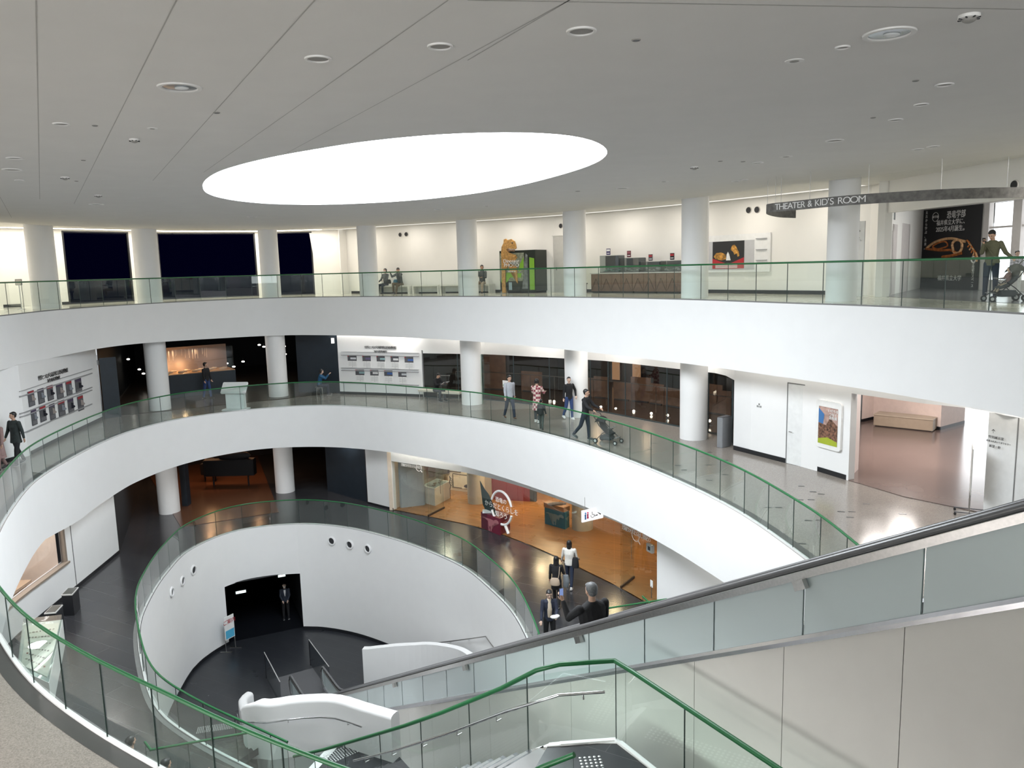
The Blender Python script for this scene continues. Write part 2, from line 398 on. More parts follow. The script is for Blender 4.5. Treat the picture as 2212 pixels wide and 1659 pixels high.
for i in range(n):
    a, b = V[i], V[(i+1) % n]
    for k in range(3): f = bm.faces.new((a[k], a[k+1], b[k+1], b[k])); f.material_index = (2, 0, 1)[k]; f.smooth = k != 1
bmesh.ops.recalc_face_normals(bm, faces=bm.faces[:])
struct('ceiling', bm, [CEILG, SOFF, WHITE]).data.set_sharp_from_angle(angle=.6)
bm = B(); bm.faces.new([bm.verts.new((p.x, p.y, CZ+.06)) for p in pi_])
o = obj('skylight_panel', bm, emis('daylight_panel', (.90, .955, 1.0), 9.9)); tag(o, 'glowing oval skylight panel set in the grey ceiling', 'skylight')
# upper soffit beyond the ceiling edge
bm = B(); quad(bm, (-60, -25, CZ+.15), (40, -25, CZ+.15), (40, 70, CZ+.15), (-60, 70, CZ+.15)); 
bmesh.ops.delete(bm, geom=bm.faces[:], context='FACES_ONLY'); bm.free()
bm = B(); V = []
for b in po_: q = C+(b-C).normalized()*52; V.append([bm.verts.new((b.x, b.y, CZ+.14)), bm.verts.new((q.x, q.y, CZ+.14))])
for i in range(n): a, b = V[i], V[(i+1) % n]; bm.faces.new((a[0], a[1], b[1], b[0]))
struct('ceiling_soffit', bm, SOFF)
# shallow joint lines of the ceiling boards
bm = B()
for (x0, y0, x1, y1) in ((78, 0, 86, 430), (381, 0, 160, 440), (680, 0, 330, 390), (968, 0, 440, 372), (1230, 0, 620, 330), (2212, 20, 1010, 0), (1010, 130, 1230, 0), (0, 425, 25, 470)):
    a, b = at(x0, y0, CZ), at(x1, y1, CZ); d = (b-a).normalized(); s = Vector((-d.y, d.x, 0))*.006; zz = Vector((0, 0, -.002))
    quad(bm, a-s+zz, a+s+zz, b+s+zz, b-s+zz)
struct('trim_1', bm, mat('ceiling_joint', (.45, .44, .42), .8))

# ============================================================ columns
COLS = [(-19.0, 32.5), (-16.2, 35.7), (-11.63, 38.75), (-6.65, 37.6), (-1.82, 35.11), (2.61, 31.56), (6.28, 26.87), (9.26, 22.1)]
CYL = {0: 'left end', 1: '', 2: '', 3: '', 4: '', 5: '', 6: '', 7: ''}
names3 = ['leftmost thick white column on the top floor, at the left edge beside the first dark window', 'thick white column on the top floor between the two wide dark windows',
          'white column on the top floor between the wide and the narrow dark window', 'white column on the top floor left of the two people on the bench', 'white column on the top floor left of the seated man in black',
          'white column on the top floor between the photo booth and the brown cabinets', 'white column on the top floor at the right end of the brown cabinets', 'widest white column on the top floor below the curved lettered sign']
names2 = {1: 'white column in the dark hall doorway on the middle floor, left of the lit display', 2: 'white column in the dark hall doorway on the middle floor, right of the lit display',
          4: 'white column on the middle floor beside the dark glass bay and its bench', 5: 'white column on the middle floor behind the person in a dark sweater', 6: 'white column on the middle floor at the right end of the glass wall'}
names1 = {1: 'left white column in the dark doorway of the lower floor', 2: 'right white column in the dark doorway of the lower floor'}
rad = .45
def column(x, y, z0, z1, label, r=rad):
    bm = B(); cyl(bm, (x, y, z0), (x, y, z1), r, seg=48)
    o = obj('column', bm, WHITE, smooth=True); tag(o, label, 'column', 'round white columns')
for i, (x, y) in enumerate(COLS):
    column(x, y, Z3, CZ+.14, names3[i], .52 if i in (0, 1) else .41 if i == 7 else rad)
    if i in names2: column(x, y, Z2, 13.09, names2[i], .47)
    if i in names1: column(x, y, Z1, 8.19, names1[i], .47)

# ============================================================ walls: third floor
W3 = Path([(-24.5, 27), (-22.9, 33.6), (-20.3, 36.6), (-17.5, 40.6), (-13, 43), (-8.9, 43.0), (-5.19, 40.4), (-1.6, 38.7), (2.1, 36.3), (5.0, 33.6), (7.6, 30.6), (9.2, 28.4), (10.55, 26.4), (11.4, 25.2)])
def piece(name, path, d0, d1, z0, z1, m, th=.2, parent=None, off=0):
    bm = B(); slab_along(bm, path, d0, d1, z0, z1, off, off+th, 1.0); return struct(name, bm, m, parent)
def px(path, x, y): return path.hit(x, y)[0]
ZC = CZ+.14
wx = [px(W3, 143, 600), px(W3, 286, 600), px(W3, 346, 600), px(W3, 557, 600), px(W3, 601, 600), px(W3, 679, 600)]
zt_ = W3.hit(400, 503)[1]
bm = B()
slab_along(bm, W3, 0, wx[0], Z3, ZC, 0, .2); slab_along(bm, W3, wx[1], wx[2], Z3, ZC, 0, .2); slab_along(bm, W3, wx[3], wx[4], Z3, ZC, 0, .2); slab_along(bm, W3, wx[5], W3.len, Z3, ZC, 0, .2)
for a, b in ((0, 1), (2, 3), (4, 5)): slab_along(bm, W3, wx[a], wx[b], zt_, ZC, 0, .2)
struct('wall_top_floor', bm, CREAM)
NIGHT = mat('night_outside', (.001, .001, .004), .9, emit=(.10, .10, 1), es=.012, spec=0)
WINGL = glassmat('window_glass', (.9, .92, .95), .02)
NIGHTGL = glassmat('night_window_glass', (.5, .5, .6), .005, ior=1.35)
for k, (a, b) in enumerate(((0, 1), (2, 3), (4, 5))):
    w = piece('window_%d' % (k+1), W3, wx[a], wx[b], Z3, zt_, NIGHTGL, .02, off=.05)
    bm = B()
    for d in ((wx[a]+.04, wx[b]-.04)): slab_along(bm, W3, d-.04, d+.04, Z3, zt_, .0, .12)
    slab_along(bm, W3, wx[a], wx[b], zt_-.06, zt_, 0, .12); slab_along(bm, W3, wx[a], wx[b], Z3, Z3+.05, 0, .12)
    f = obj('window_frame', bm, mat('dark_frame', (.02, .02, .022), .4)); f.parent = w
piece('wall_night', W3, wx[0]-3, wx[5]+1.5, Z3-.2, ZC, NIGHT, .05, off=3.2)
# sloping white jamb right of the narrow dark window
bm = B(); h = W3.hit; a = W3.w(*h(668, 503), -.03); b = W3.w(*h(740, 503), -.03); c = W3.w(px(W3, 740, 600), Z3, -.03); d = W3.w(px(W3, 690, 600), Z3, -.03)
quad(bm, a, b, c, d); struct('trim_2', bm, CREAM)
bm = B()
for x0, x1 in ((0, 40), (128, 143), (690, 740), (758, 1180), (1222, 1790)):
    slab_along(bm, W3, px(W3, x0, 600), px(W3, x1, 600), Z3, Z3+.13, -.02, .01)
struct('baseboard_top_floor', bm, BLACK)
bm = B(); d0 = px(W3, 747, 600); slab_along(bm, W3, d0-.2, d0+.2, Z3, ZC, -.5, .1); struct('trim_3', bm, CREAM)
# right recess with doors and the lobby windows
DR = Path([atxy(1852, 638, Z3), atxy(1905, 640, Z3)], ctr=(-3, 20))
pA = Vector(atxy(1905, 641.5, Z3)); pB = Vector(atxy(1988, 622.5, Z3)); pC_ = Vector(atxy(2117, 626.5, Z3)); pB2 = pB+(pB-pA).normalized()*.1
rec = Path([tuple(pA), tuple(pB)], ctr=(5, 30)); ban = Path([tuple(pB), tuple(pC_), tuple(pC_+(pC_-pB).normalized()*6)])
bm = B(); slab_along(bm, rec, 0, rec.len, Z3, ZC, 0, -.2); slab_along(bm, Path([(11.4, 25.2), tuple(pA)]), 0, (pA-Vector((11.4, 25.2))).length, Z3, ZC, 0, .2)
struct('wall_recess', bm, CREAM)
zh = ban.hit(2060, 447)[1]
bm = B(); slab_along(bm, ban, -.1, ban.len, zh, ZC, 0, .15); slab_along(bm, ban, 0, px(ban, 2124, 560), Z3, zh, .0, .15)
struct('wall_lobby', bm, CREAM)
hz = Path([tuple(pA+Vector((.05, -.05))), tuple(pA+(pC_-pB)*1.7)])
bm = B(); slab_along(bm, hz, 0, hz.len, hz.hit(1960, 455)[1], ZC, 0, .15); struct('wall_header', bm, CREAM)
bm = B(); prism(bm, [tuple(pA+Vector((0.1, .25))), tuple(pB), tuple(pC_+(pC_-pB)), tuple(pA+(pC_-pB)*2)], Z3+.001, Z3+.006); struct('floor_lobby', bm, mat('grey_lobby_floor', (.12, .12, .12), .2))
DAY = emis('daylight_outside', (.93, .97, 1.0), 1.6)
bm = B(); slab_along(bm, ban, px(ban, 2126, 560), ban.len, Z3+.3, zh, .3, .35); o = struct('window_4', bm, DAY)
bm = B()
for x in (2128, 2190): d = px(ban, x, 560); slab_along(bm, ban, d-.1, d+(.12 if x < 2150 else .25), Z3, zh, -.05, .12)
slab_along(bm, ban, px(ban, 2124, 560), ban.len, ban.hit(2150, 491)[1]-.03, ban.hit(2150, 491)[1]+.03, 0, .1); slab_along(bm, ban, px(ban, 2124, 560), ban.len, Z3, Z3+.35, 0, .12)
struct('trim_4', bm, mat('light_frame', (.55, .52, .5), .5))

# ============================================================ walls: second floor
ZS2 = 13.09
L2 = Path([(-18.3, 18), atxy(0, 1003, Z2), atxy(60, 986, Z2), atxy(120, 955, Z2), atxy(222, 906, Z2)])
E2a = L2.p[-1].copy(); E2b = Vector(atxy(735, 851, Z2))
G2 = [(-4.2, 37.3), (-1.0, 35.95), (3.75, 32.2), (7.35, 27.2), (7.3, 25.1)]
M2 = Path([tuple(E2b), (-6.5, 38.25), G2[0]])
S2 = Path(G2)
N2 = Path([(7.2, 25.2), atxy(1584, 971, Z2), atxy(1699, 1000.6, Z2), atxy(1748, 1012, Z2), atxy(1832, 1038, Z2)])
bm = B(); slab_along(bm, L2, 0, L2.len, Z2, (lambda d: fascia_z(L2, d, FB3, 1.85, Z3)+.015), 0, .25, .4); struct('wall_left', bm, WHITE)
bm = B(); slab_along(bm, L2, 0, L2.len, Z2, Z2+.13, -.015, .01); slab_along(bm, M2, 0, px(M2, 915, 820), Z2, Z2+.13, -.015, .01)
dd = [px(N2, x, 960) for x in (1585, 1699, 1749, 1831)]
slab_along(bm, N2, dd[0], dd[1], Z2, Z2+.14, -.015, .01); slab_along(bm, N2, dd[2], dd[3]-.01, Z2, Z2+.14, -.015, .01)
struct('baseboard_middle_floor', bm, BLACK)
g0 = px(M2, 912, 800)
bm = B(); slab_along(bm, M2, 0, g0, Z2, ZS2, 0, .2); slab_along(bm, M2, g0, M2.len, M2.hit(925, 757)[1], ZS2, 0, .2)
zs2 = S2.hit(1120, 770)[1]; zs2b = S2.hit(1500, 800)[1]
slab_along(bm, S2, 0, S2.len, lambda d: zs2+(zs2b-zs2)*d/S2.len, ZS2, 0, .15)
struct('wall_back', bm, WHITE)
bm = B(); a = M2.w(g0, 0, 0); e = Vector((a.x+.6, a.y+2.2, 0)); quad(bm, (a.x, a.y, Z2), (e.x, e.y, Z2), (e.x, e.y, 12.6), (a.x, a.y, 12.6)); struct('wall_niche', bm, WHITE)
bm = B(); slab_along(bm, N2, 0, N2.len, Z2, ZS2, 0, .22); struct('wall_right', bm, WHITE)
# wide bulkhead over the opening to the side lobby on the right
q0 = N2.p[-1]; q1 = Vector(atxy(2212, 1150, Z2)); q2 = Vector(atxy(2128, 1112, Z2))
K2 = Path([tuple(q0), (10.2, 19.3), tuple(q2+Vector((.1, .4))), tuple(q2), (12.2, 15.0), (12.6, 11)])
zb0 = K2.hit(1855, 852)[1]; zb1 = K2.hit(2125, 908)[1]
bm = B(); slab_along(bm, K2, 0, K2.len, zb0, ZS2, 0, .2, .5); struct('wall_bulkhead', bm, WHITE)
bm = B(); d0 = px(K2, 2130, 1000); slab_along(bm, K2, d0, K2.len, Z2, zb0, 0, .2); struct('wall_right', bm, mat('grey_white_panel', (.66, .67, .67), .5))
bm = B(); d1 = px(K2, 2194, 1000); slab_along(bm, K2, d1-.012, d1+.012, Z2, zb0, -.01, .02); struct('trim_5', bm, GREY)
# side lobby beyond: pinkish walls, brown floor, daylight at its end
PINK = mat('lobby_wall', (.74, .62, .57), .6)
r0 = q0.copy(); r1 = Vector(atxy(1857, 1012, Z2)); r1 = r0+(r1-r0).normalized()*1.3
r2 = Vector(atxy(1886, 907, Z2)); r3 = Vector(atxy(2031, 930, Z2)); r4 = Vector(atxy(2083, 916, Z2))
bm = B()
for a, b in ((r0, r1), (Vector(atxy(1861, 913, Z2)), r2), (r2, r3), (r3, r4)): quad(bm, (a.x, a.y, Z2), (b.x, b.y, Z2), (b.x, b.y, ZS2), (a.x, a.y, ZS2))
quad(bm, (r1.x, r1.y, Z2), (r1.x+1, r1.y+8, Z2), (r1.x+1, r1.y+8, ZS2), (r1.x, r1.y, ZS2))
struct('wall_lobby', bm, PINK)
bm = B()
for a, b in ((Vector(atxy(1861, 913, Z2)), r2), (r2, r3), (r3, r4)): pth = Path([tuple(a), tuple(b)]); slab_along(bm, pth, 0, pth.len, Z2, Z2+.13, -.03, .01)
struct('baseboard_lobby', bm, BLACK)
far = [tuple(N2.p[-1]), (9.9, 19.4), tuple(q2+Vector((.25, -.2))), (13, 12), (40, 12), (40, 48), (12.5, 48), tuple(r1)]
bm = B(); prism(bm, far, Z2+.001, Z2+.02); struct('floor_lobby', bm, BROWNF)
bm = B(); fa = Vector(atxy(2060, 890, Z2)); quad(bm, (fa.x-1, fa.y+1.5, Z2), (40, 20, Z2), (40, 20, ZS2), (fa.x-1, fa.y+1.5, ZS2)); struct('window_5', bm, emis('lobby_daylight', (.92, .97, 1.0), 3.0))
# recessed white door and door frame lines
zd = N2.hit(1725, 831)[1]
bm = B(); slab_along(bm, N2, dd[1]+.02, dd[2]-.02, Z2+.01, zd, -.012, .01); dr = struct('door_1', bm, mat('door_white', (.76, .77, .77), .45))
bm = B(); slab_along(bm, N2, dd[1]-.01, dd[1]+.02, Z2, zd+.03, -.02, .01); slab_along(bm, N2, dd[1]-.01, dd[2], zd, zd+.03, -.02, .01); o = obj('door_frame', bm, GREY); o.parent = dr
bm = B(); P = N2.w(dd[1]+.1, N2.hit(1706, 932)[1], -.03); t_ = (N2.p[-1]-N2.p[-2]).normalized(); cyl(bm, P, P+Vector((t_.x*.13, t_.y*.13, 0)), .012); cyl(bm, P+Vector((.05, .04, 0)), P, .012); o = obj('door_handle', bm, CHROME); o.parent = dr

# dark hall behind the left opening of the second floor
def room(name, a, b, depth, z0, z1, m, dirn=None, close=(1, 1, 1, 1)):
    a, b = Vector(a), Vector(b); t = (b-a).normalized(); nn = Vector(dirn).normalized() if dirn else Vector((-t.y, t.x))
    if nn.dot((a+b)/2-Vector((-3, 20))) < 0: nn = -nn
    c, d = a+nn*depth, b+nn*depth; bm = B()
    if close[0]: quad(bm, (a.x, a.y, z0), (c.x, c.y, z0), (c.x, c.y, z1), (a.x, a.y, z1))
    if close[1]: quad(bm, (c.x, c.y, z0), (d.x, d.y, z0), (d.x, d.y, z1), (c.x, c.y, z1))
    if close[2]: quad(bm, (b.x, b.y, z0), (d.x, d.y, z0), (d.x, d.y, z1), (b.x, b.y, z1))
    if close[3]: quad(bm, (a.x, a.y, z1), (b.x, b.y, z1), (d.x, d.y, z1), (c.x, c.y, z1))
    return struct(name, bm, m), c, d
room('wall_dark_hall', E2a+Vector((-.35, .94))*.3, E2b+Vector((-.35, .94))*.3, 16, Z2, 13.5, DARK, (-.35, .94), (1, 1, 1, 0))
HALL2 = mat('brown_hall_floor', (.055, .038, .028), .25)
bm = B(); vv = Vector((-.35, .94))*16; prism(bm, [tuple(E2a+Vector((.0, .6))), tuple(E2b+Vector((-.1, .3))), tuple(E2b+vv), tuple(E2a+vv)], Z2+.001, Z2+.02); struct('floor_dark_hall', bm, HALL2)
# exhibition hall behind the glass wall
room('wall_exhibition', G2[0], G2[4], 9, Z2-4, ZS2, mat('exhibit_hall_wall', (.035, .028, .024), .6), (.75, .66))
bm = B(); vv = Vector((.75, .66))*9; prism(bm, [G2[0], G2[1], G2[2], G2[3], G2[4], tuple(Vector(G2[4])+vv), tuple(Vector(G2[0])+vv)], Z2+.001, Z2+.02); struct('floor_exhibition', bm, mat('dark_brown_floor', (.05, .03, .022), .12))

# ============================================================ walls: first floor
ZS1 = 8.19
L1 = Path([(-13.2, 15.5), (-15.0, 20.5), (-15.5, 23.2), atxy(170, 1268, Z1), atxy(216, 1230, Z1), atxy(258, 1195, Z1)])
M1 = Path([atxy(795, 1088, Z1), atxy(850, 1102, Z1)])
G1 = Path([atxy(850, 1102, Z1), atxy(916, 1115, Z1), atxy(1010, 1134, Z1), atxy(1082, 1155, Z1), atxy(1137, 1175.5, Z1), atxy(1200, 1203, Z1), atxy(1340, 1271.5, Z1), atxy(1392, 1302, Z1), atxy(1419, 1320, Z1)])
N1 = Path([tuple(G1.p[-1]), (6.4, 20.5), (7.3, 15.5), (7.3, 11)])
wz0 = L1.hit(148, 1200)[0] if L1.hit(148, 1200) else 10
zsill = L1.hit(146, 1212)[1]
wa = px(L1, 144, 1200); 
bm = B(); slab_along(bm, L1, wa, L1.len, Z1, ZS1, 0, .2); slab_along(bm, L1, 0, wa, Z1, zsill, 0, .2); slab_along(bm, L1, 0, 2.0, zsill, ZS1, 0, .2); slab_along(bm, L1, 2.0, wa, ZS1-.35, ZS1, 0, .2)
struct('wall_lower_left', bm, WHITE)
bm = B(); slab_along(bm, L1, 2.0, wa, zsill, ZS1-.35, .06, .08); w = struct('window_6', bm, WINGL)
bm = B(); slab_along(bm, L1, wa-.12, wa, zsill, ZS1-.3, -.02, .12); slab_along(bm, L1, 2.0, wa, zsill-.05, zsill+.02, -.1, .14); o = obj('window_frame', bm, mat('wood_frame', (.25, .2, .16), .5)); o.parent = w
d_ = px(L1, 165, 1260); bm = B(); slab_along(bm, L1, d_-.02, d_+.02, Z1, ZS1, -.01, .02); struct('trim_6', bm, GREY)
bm = B(); slab_along(bm, L1, 0, L1.len, Z1, Z1+.13, -.015, .01); slab_along(bm, M1, 0, M1.len, Z1, Z1+.1, -.015, .01); struct('baseboard_lower_floor', bm, BLACK)
room('wall_workshop', (-13.8, 16.5), (-15.8, 26.0), 4.5, Z1, ZS1, mat('workshop_wall', (.75, .6, .48), .6))
bm = B(); slab_along(bm, M1, 0, M1.len, Z1, ZS1, 0, .2)
zg = G1.hit(1000, 1020)[1]
zgf = lambda d: [G1.hit(852, 992)[1], G1.hit(1000, 1031)[1], G1.hit(1200, 1090)[1], G1.hit(1415, 1165)[1]]
zga = [G1.hit(850, 993), G1.hit(945, 1012), G1.hit(1050, 1034), G1.hit(1160, 1062), G1.hit(1285, 1103), G1.hit(1415, 1164)]
def zgl(d):
    if d <= zga[0][0]: return zga[0][1]
    for (a, za), (b, zb) in zip(zga, zga[1:]):
        if a <= d <= b: return za+(zb-za)*(d-a)/(b-a)
    return zga[-1][1]
ZHEAD = sum(z for _, z in zga[:3])/3
slab_along(bm, G1, 0, G1.len, ZHEAD, ZS1, 0, .12); struct('wall_lower_back', bm, WHITE)
bm = B(); slab_along(bm, N1, 0, N1.len, Z1, ZS1, 0, .2); struct('wall_lower_right', bm, WHITE)
E1a, E1b = L1.p[-1].copy(), M1.p[0].copy()
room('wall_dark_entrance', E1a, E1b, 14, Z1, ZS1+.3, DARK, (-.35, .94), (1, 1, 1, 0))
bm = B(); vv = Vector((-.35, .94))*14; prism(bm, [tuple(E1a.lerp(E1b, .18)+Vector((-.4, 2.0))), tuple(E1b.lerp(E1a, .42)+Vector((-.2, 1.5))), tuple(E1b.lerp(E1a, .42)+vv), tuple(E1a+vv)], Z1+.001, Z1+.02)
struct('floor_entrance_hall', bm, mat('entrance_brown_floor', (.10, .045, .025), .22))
# the room with the honey wood floor
vv = Vector((.80, .60))*11
RW = Path([tuple(G1.p[0]), tuple(G1.p[0]+Vector((.5, 1.4))), tuple(G1.p[0]+Vector((3.0, 6.0))), tuple(G1.p[0]+Vector((14, 3))), tuple(G1.p[-1]+vv), tuple(G1.p[-1])], ctr=(3, 30))
bm = B(); prism(bm, [tuple(p) for p in G1.p]+[tuple(p) for p in RW.p[1:-1]][::-1], Z1+.001, Z1+.02); struct('floor_wood', bm, WOODF)
bm = B(); slab_along(bm, RW, 0, RW.len, Z1, ZS1, 0, .2, 4)
struct('wall_wood_room', bm, mat('beige_wall', (.72, .60, .48), .6))

# ============================================================ lamps: wall-washing coves, hall lights
def area(name, loc, size, power, col=(1, 1, 1), rot=(0, 0, 0), sy=None, shape='SQUARE', spread=None):
    l = bpy.data.lights.new(name, 'AREA'); l.energy = power; l.color = col; l.size = size; l.shape = 'RECTANGLE' if sy else shape
    if sy: l.size_y = sy
    if spread: l.spread = spread
    o = bpy.data.objects.new(name, l); COL.objects.link(o); o.location = loc; o.rotation_euler = rot; return o
def cove(path, d0, d1, z, off, col, s, w=.10, label='', grp='cove light strips'):
    bm = B(); ds = path.sub(d0, d1, 1.0); A = [[bm.verts.new(path.w(d, z, off-w/2)), bm.verts.new(path.w(d, z, off+w/2))] for d in ds]
    for a, b in zip(A, A[1:]): bm.faces.new((a[0], a[1], b[1], b[0]))
    bmesh.ops.recalc_face_normals(bm, faces=bm.faces[:])
    for f in bm.faces:
        if f.normal.z > 0: f.normal_flip()
    o = obj('cove_light', bm, emis('cove_%s' % label.replace(' ', '_')[:28], col, s)); tag(o, label, 'light strip'); return o
WARM = (1.0, .93, .82)
dsp = px(W3, 705, 560)
cove(W3, 2, dsp, ZC-.01, -.75, WARM, 8, .42, 'warm light strip above the dark windows of the top floor')
cove(W3, dsp+.05, W3.len, ZC-.01, -.45, (1, .97, .9), .7, .3, 'dim added glow band above the cream wall of the top floor')  # glow put in to pass for the pale soffit band; no strip shows here
#cove(L2, 0, L2.len, ZS2-.03, -.35, (1, .97, .92), 12, .12, 'light strip above the portrait panels at left')
cove(M2, 0, M2.len, ZS2-.03, -.35, (1, .97, .92), 12, .12, 'light strip above the landscape panels')
cove(S2, .6, S2.len, ZS2-.03, -.45, (1, .95, .87), 9, .12, 'light strip above the dark glass wall')
cove(N2, 0, N2.len, ZS2-.03, -.35, (1, .95, .87), 9, .12, 'light strip above the white door')
cove(K2, 0, K2.len, ZS2-.03, -.35, (1, .95, .87), 9, .12, 'light strip above the side lobby opening')
cove(G1, 0, G1.len, ZS1-.12, -.35, (1, .97, .88), 20, .10, 'light strip above the wood room glass front')
cove(L1, 0, L1.len, ZS1-.05, -.12, (1, .98, .94), 14, .10, 'light strip above the workshop window wall')
cove(N1, 1.5, N1.len, ZS1-.12, -.15, (1, .98, .94), 14, .10, 'light strip on the lower right wall')
w0 = SC.world or bpy.data.worlds.new('world'); SC.world = w0; w0.use_nodes = True
w0.node_tree.nodes['Background'].inputs[0].default_value = (.01, .012, .02, 1)

area('skylight_lamp', (-3.5, 21, CZ+.04), 7, 1)
bpy.data.objects.remove(bpy.data.objects['skylight_lamp'])
# ceiling lamps recessed in the soffits of the middle and lower floors
def lamps(path, d0, d1, step, off, z, p, col):
    d = d0
    while d < d1:
        w = path.w(d, z, off); area('soffit_lamp', w, .6, p, col, shape='DISK'); d += step
lamps(R3, 6, 40, 3.6, 1.6, 13.05, 24, (1, .96, .9))
for x, y in ((-8.5, 8.0), (-11.5, 10.5), (-13.5, 14), (-5, 5.5), (-1.5, 4)): area('soffit_lamp', (x, y, 13.05), .6, 50, (1, .96, .9), shape='DISK')  # extra lamps added to brighten the near middle floor
lamps(R2open, 4, 50, 3.6, 1.4, 8.12, 26, (1, .97, .93))
# fill lamps and world light added out of view to brighten ceiling and escalator side
area('offscreen_fill_lamp', (-2, -9, Z3+1.7), 34, 1350, (.96, .98, 1), (PI/2+.12, 0, 0), sy=3.0)
area('offscreen_fill_lamp', (-11.5, 2.5, Z2+1.7), 9, 620, (1, .98, .96), (PI/2-.6, 0, -PI/2+.5), sy=2.4, spread=1.3)
w0.node_tree.nodes['Background'].inputs[0].default_value = (.9, .95, 1, 1); w0.node_tree.nodes['Background'].inputs[1].default_value = .5
SC.view_settings.exposure = .5

for x, y, z, p in ((14.0, 23.5, 17.7, 45), (12.5, 17, 17.9, 70)): area('lobby_fill_lamp', (x, y, z), .6, p, (1, .96, .9), shape='DISK')  # added lamps that lift the dark recess on the top floor

def wash(path, d0, d1, step, off, z, p):
    d = d0
    while d < d1: w = path.w(d, z, off); area('wall_fill_lamp', w, .5, p, (1, .93, .84), shape='DISK'); d += step
wash(W3, 3, W3.len, 3.0, -1.3, ZC-.012, 24)  # row of added lamps to brighten the cream walls

for x, y in ((1960, 960), (1900, 985), (2040, 1000)): p = at(x, y, Z2); area('lobby_fill_lamp', (p.x, p.y, 12.9), .8, 75, (1, .93, .88), shape='DISK')  # added lamps that brighten the side lobby walls and floor
# ============================================================ glass balustrades
def balustrade(path, d0, d1, z, label, step=1.2, anchor=0.0, rail_r=.026, zf=None, off=.05, group='glass balustrades', base=WHITE, gap=.009):
    """green handrail on clear glass panels; zf(d) is the floor height when it is sloped"""
    zf = zf or (lambda d: z)
    t = thing('glass_balustrade', label, 'balustrade', path.w(d0, zf(d0)), 0, group); O = Vector(t.location)
    ds = path.sub(d0, d1, .35); bm = B(); tube(bm, [path.w(d, zf(d)+1.1, off)-O for d in ds], rail_r, 12); obj('handrail', bm, GREEN, t, True)
    k = math.ceil((d0-anchor)/step); js = [d0]
    while anchor+k*step < d1:
        if anchor+k*step > d0+.15: js.append(anchor+k*step)
        k += 1
    js.append(d1)
    for a, b in zip(js, js[1:]):
        bm = B(); dd_ = path.sub(a+gap, b-gap, 9)
        A = [[bm.verts.new(v-O) for v in (path.w(d, zf(d)+.02, off-.006), path.w(d, zf(d)+1.075, off-.006), path.w(d, zf(d)+1.075, off+.006), path.w(d, zf(d)+.02, off+.006))] for d in dd_]
        for p, q in zip(A, A[1:]):
            f = bm.faces.new((p[0], p[1], q[1], q[0])); pass
        for e in (A[0], A[-1]): f = bm.faces.new(e); f.material_index = 1
        if b < d1-.01:
            n0 = len(bm.verts); slab_along(bm, path, b-gap*.8, b+gap*.5, zf(b)+.02, zf(b)+1.075, off-.007, off+.007, mi=1)
            bm.verts.ensure_lookup_table(); bmesh.ops.translate(bm, verts=bm.verts[n0:], vec=-O)
        obj('glass_panel', bm, [RAILGLASS, GLASSEDGE], t)
    bm = B()
    ds = path.sub(d0, d1, .35); A = [[bm.verts.new(v-O) for v in (path.w(d, zf(d), off-.03), path.w(d, zf(d)+.035, off-.03), path.w(d, zf(d)+.035, off+.03), path.w(d, zf(d), off+.03))] for d in ds]
    for p, q in zip(A, A[1:]):
        for k in range(4): bm.faces.new((p[k], p[(k+1) % 4], q[(k+1) % 4], q[k]))
    bmesh.ops.recalc_face_normals(bm, faces=bm.faces[:]); obj('base_channel', bm, base, t)
    return t
balustrade(R3, 0.4, R3.L[-1]-1.2, Z3, 'long glass balustrade with dark green rail around the top floor', anchor=9.9, step=1.17, base=GREY)
balustrade(R2open, .3, R2open.len-.05, Z2, 'glass balustrade with green rail ringing the middle floor, passing close below at lower left', anchor=4.82, step=1.175, base=mat('pale_channel', (.6, .6, .6), .4))
balustrade(R1open, .3, R1open.len-.05, Z1, 'oval glass balustrade with green rail around the basement opening on the lower floor', anchor=6.15, step=1.19, base=mat('pale_channel', (.6, .6, .6), .4))
# dark stone border along the slab edges
for path, z, a, b, w, nm, m in ((R2open, Z2, .2, R2open.len-.3, .22, 'trim_7', mat('dark_border_stone', (.045, .045, .043), .35)), (R1open, Z1, .2, R1open.len-.1, .12, 'trim_8', GREY), (R3, Z3, .3, R3.len-.6, .10, 'trim_9', GREY)):
    bm = B(); slab_along(bm, path, a, b, z+.0005, z+.006, .085, .085+w, .35); struct(nm, bm, m)

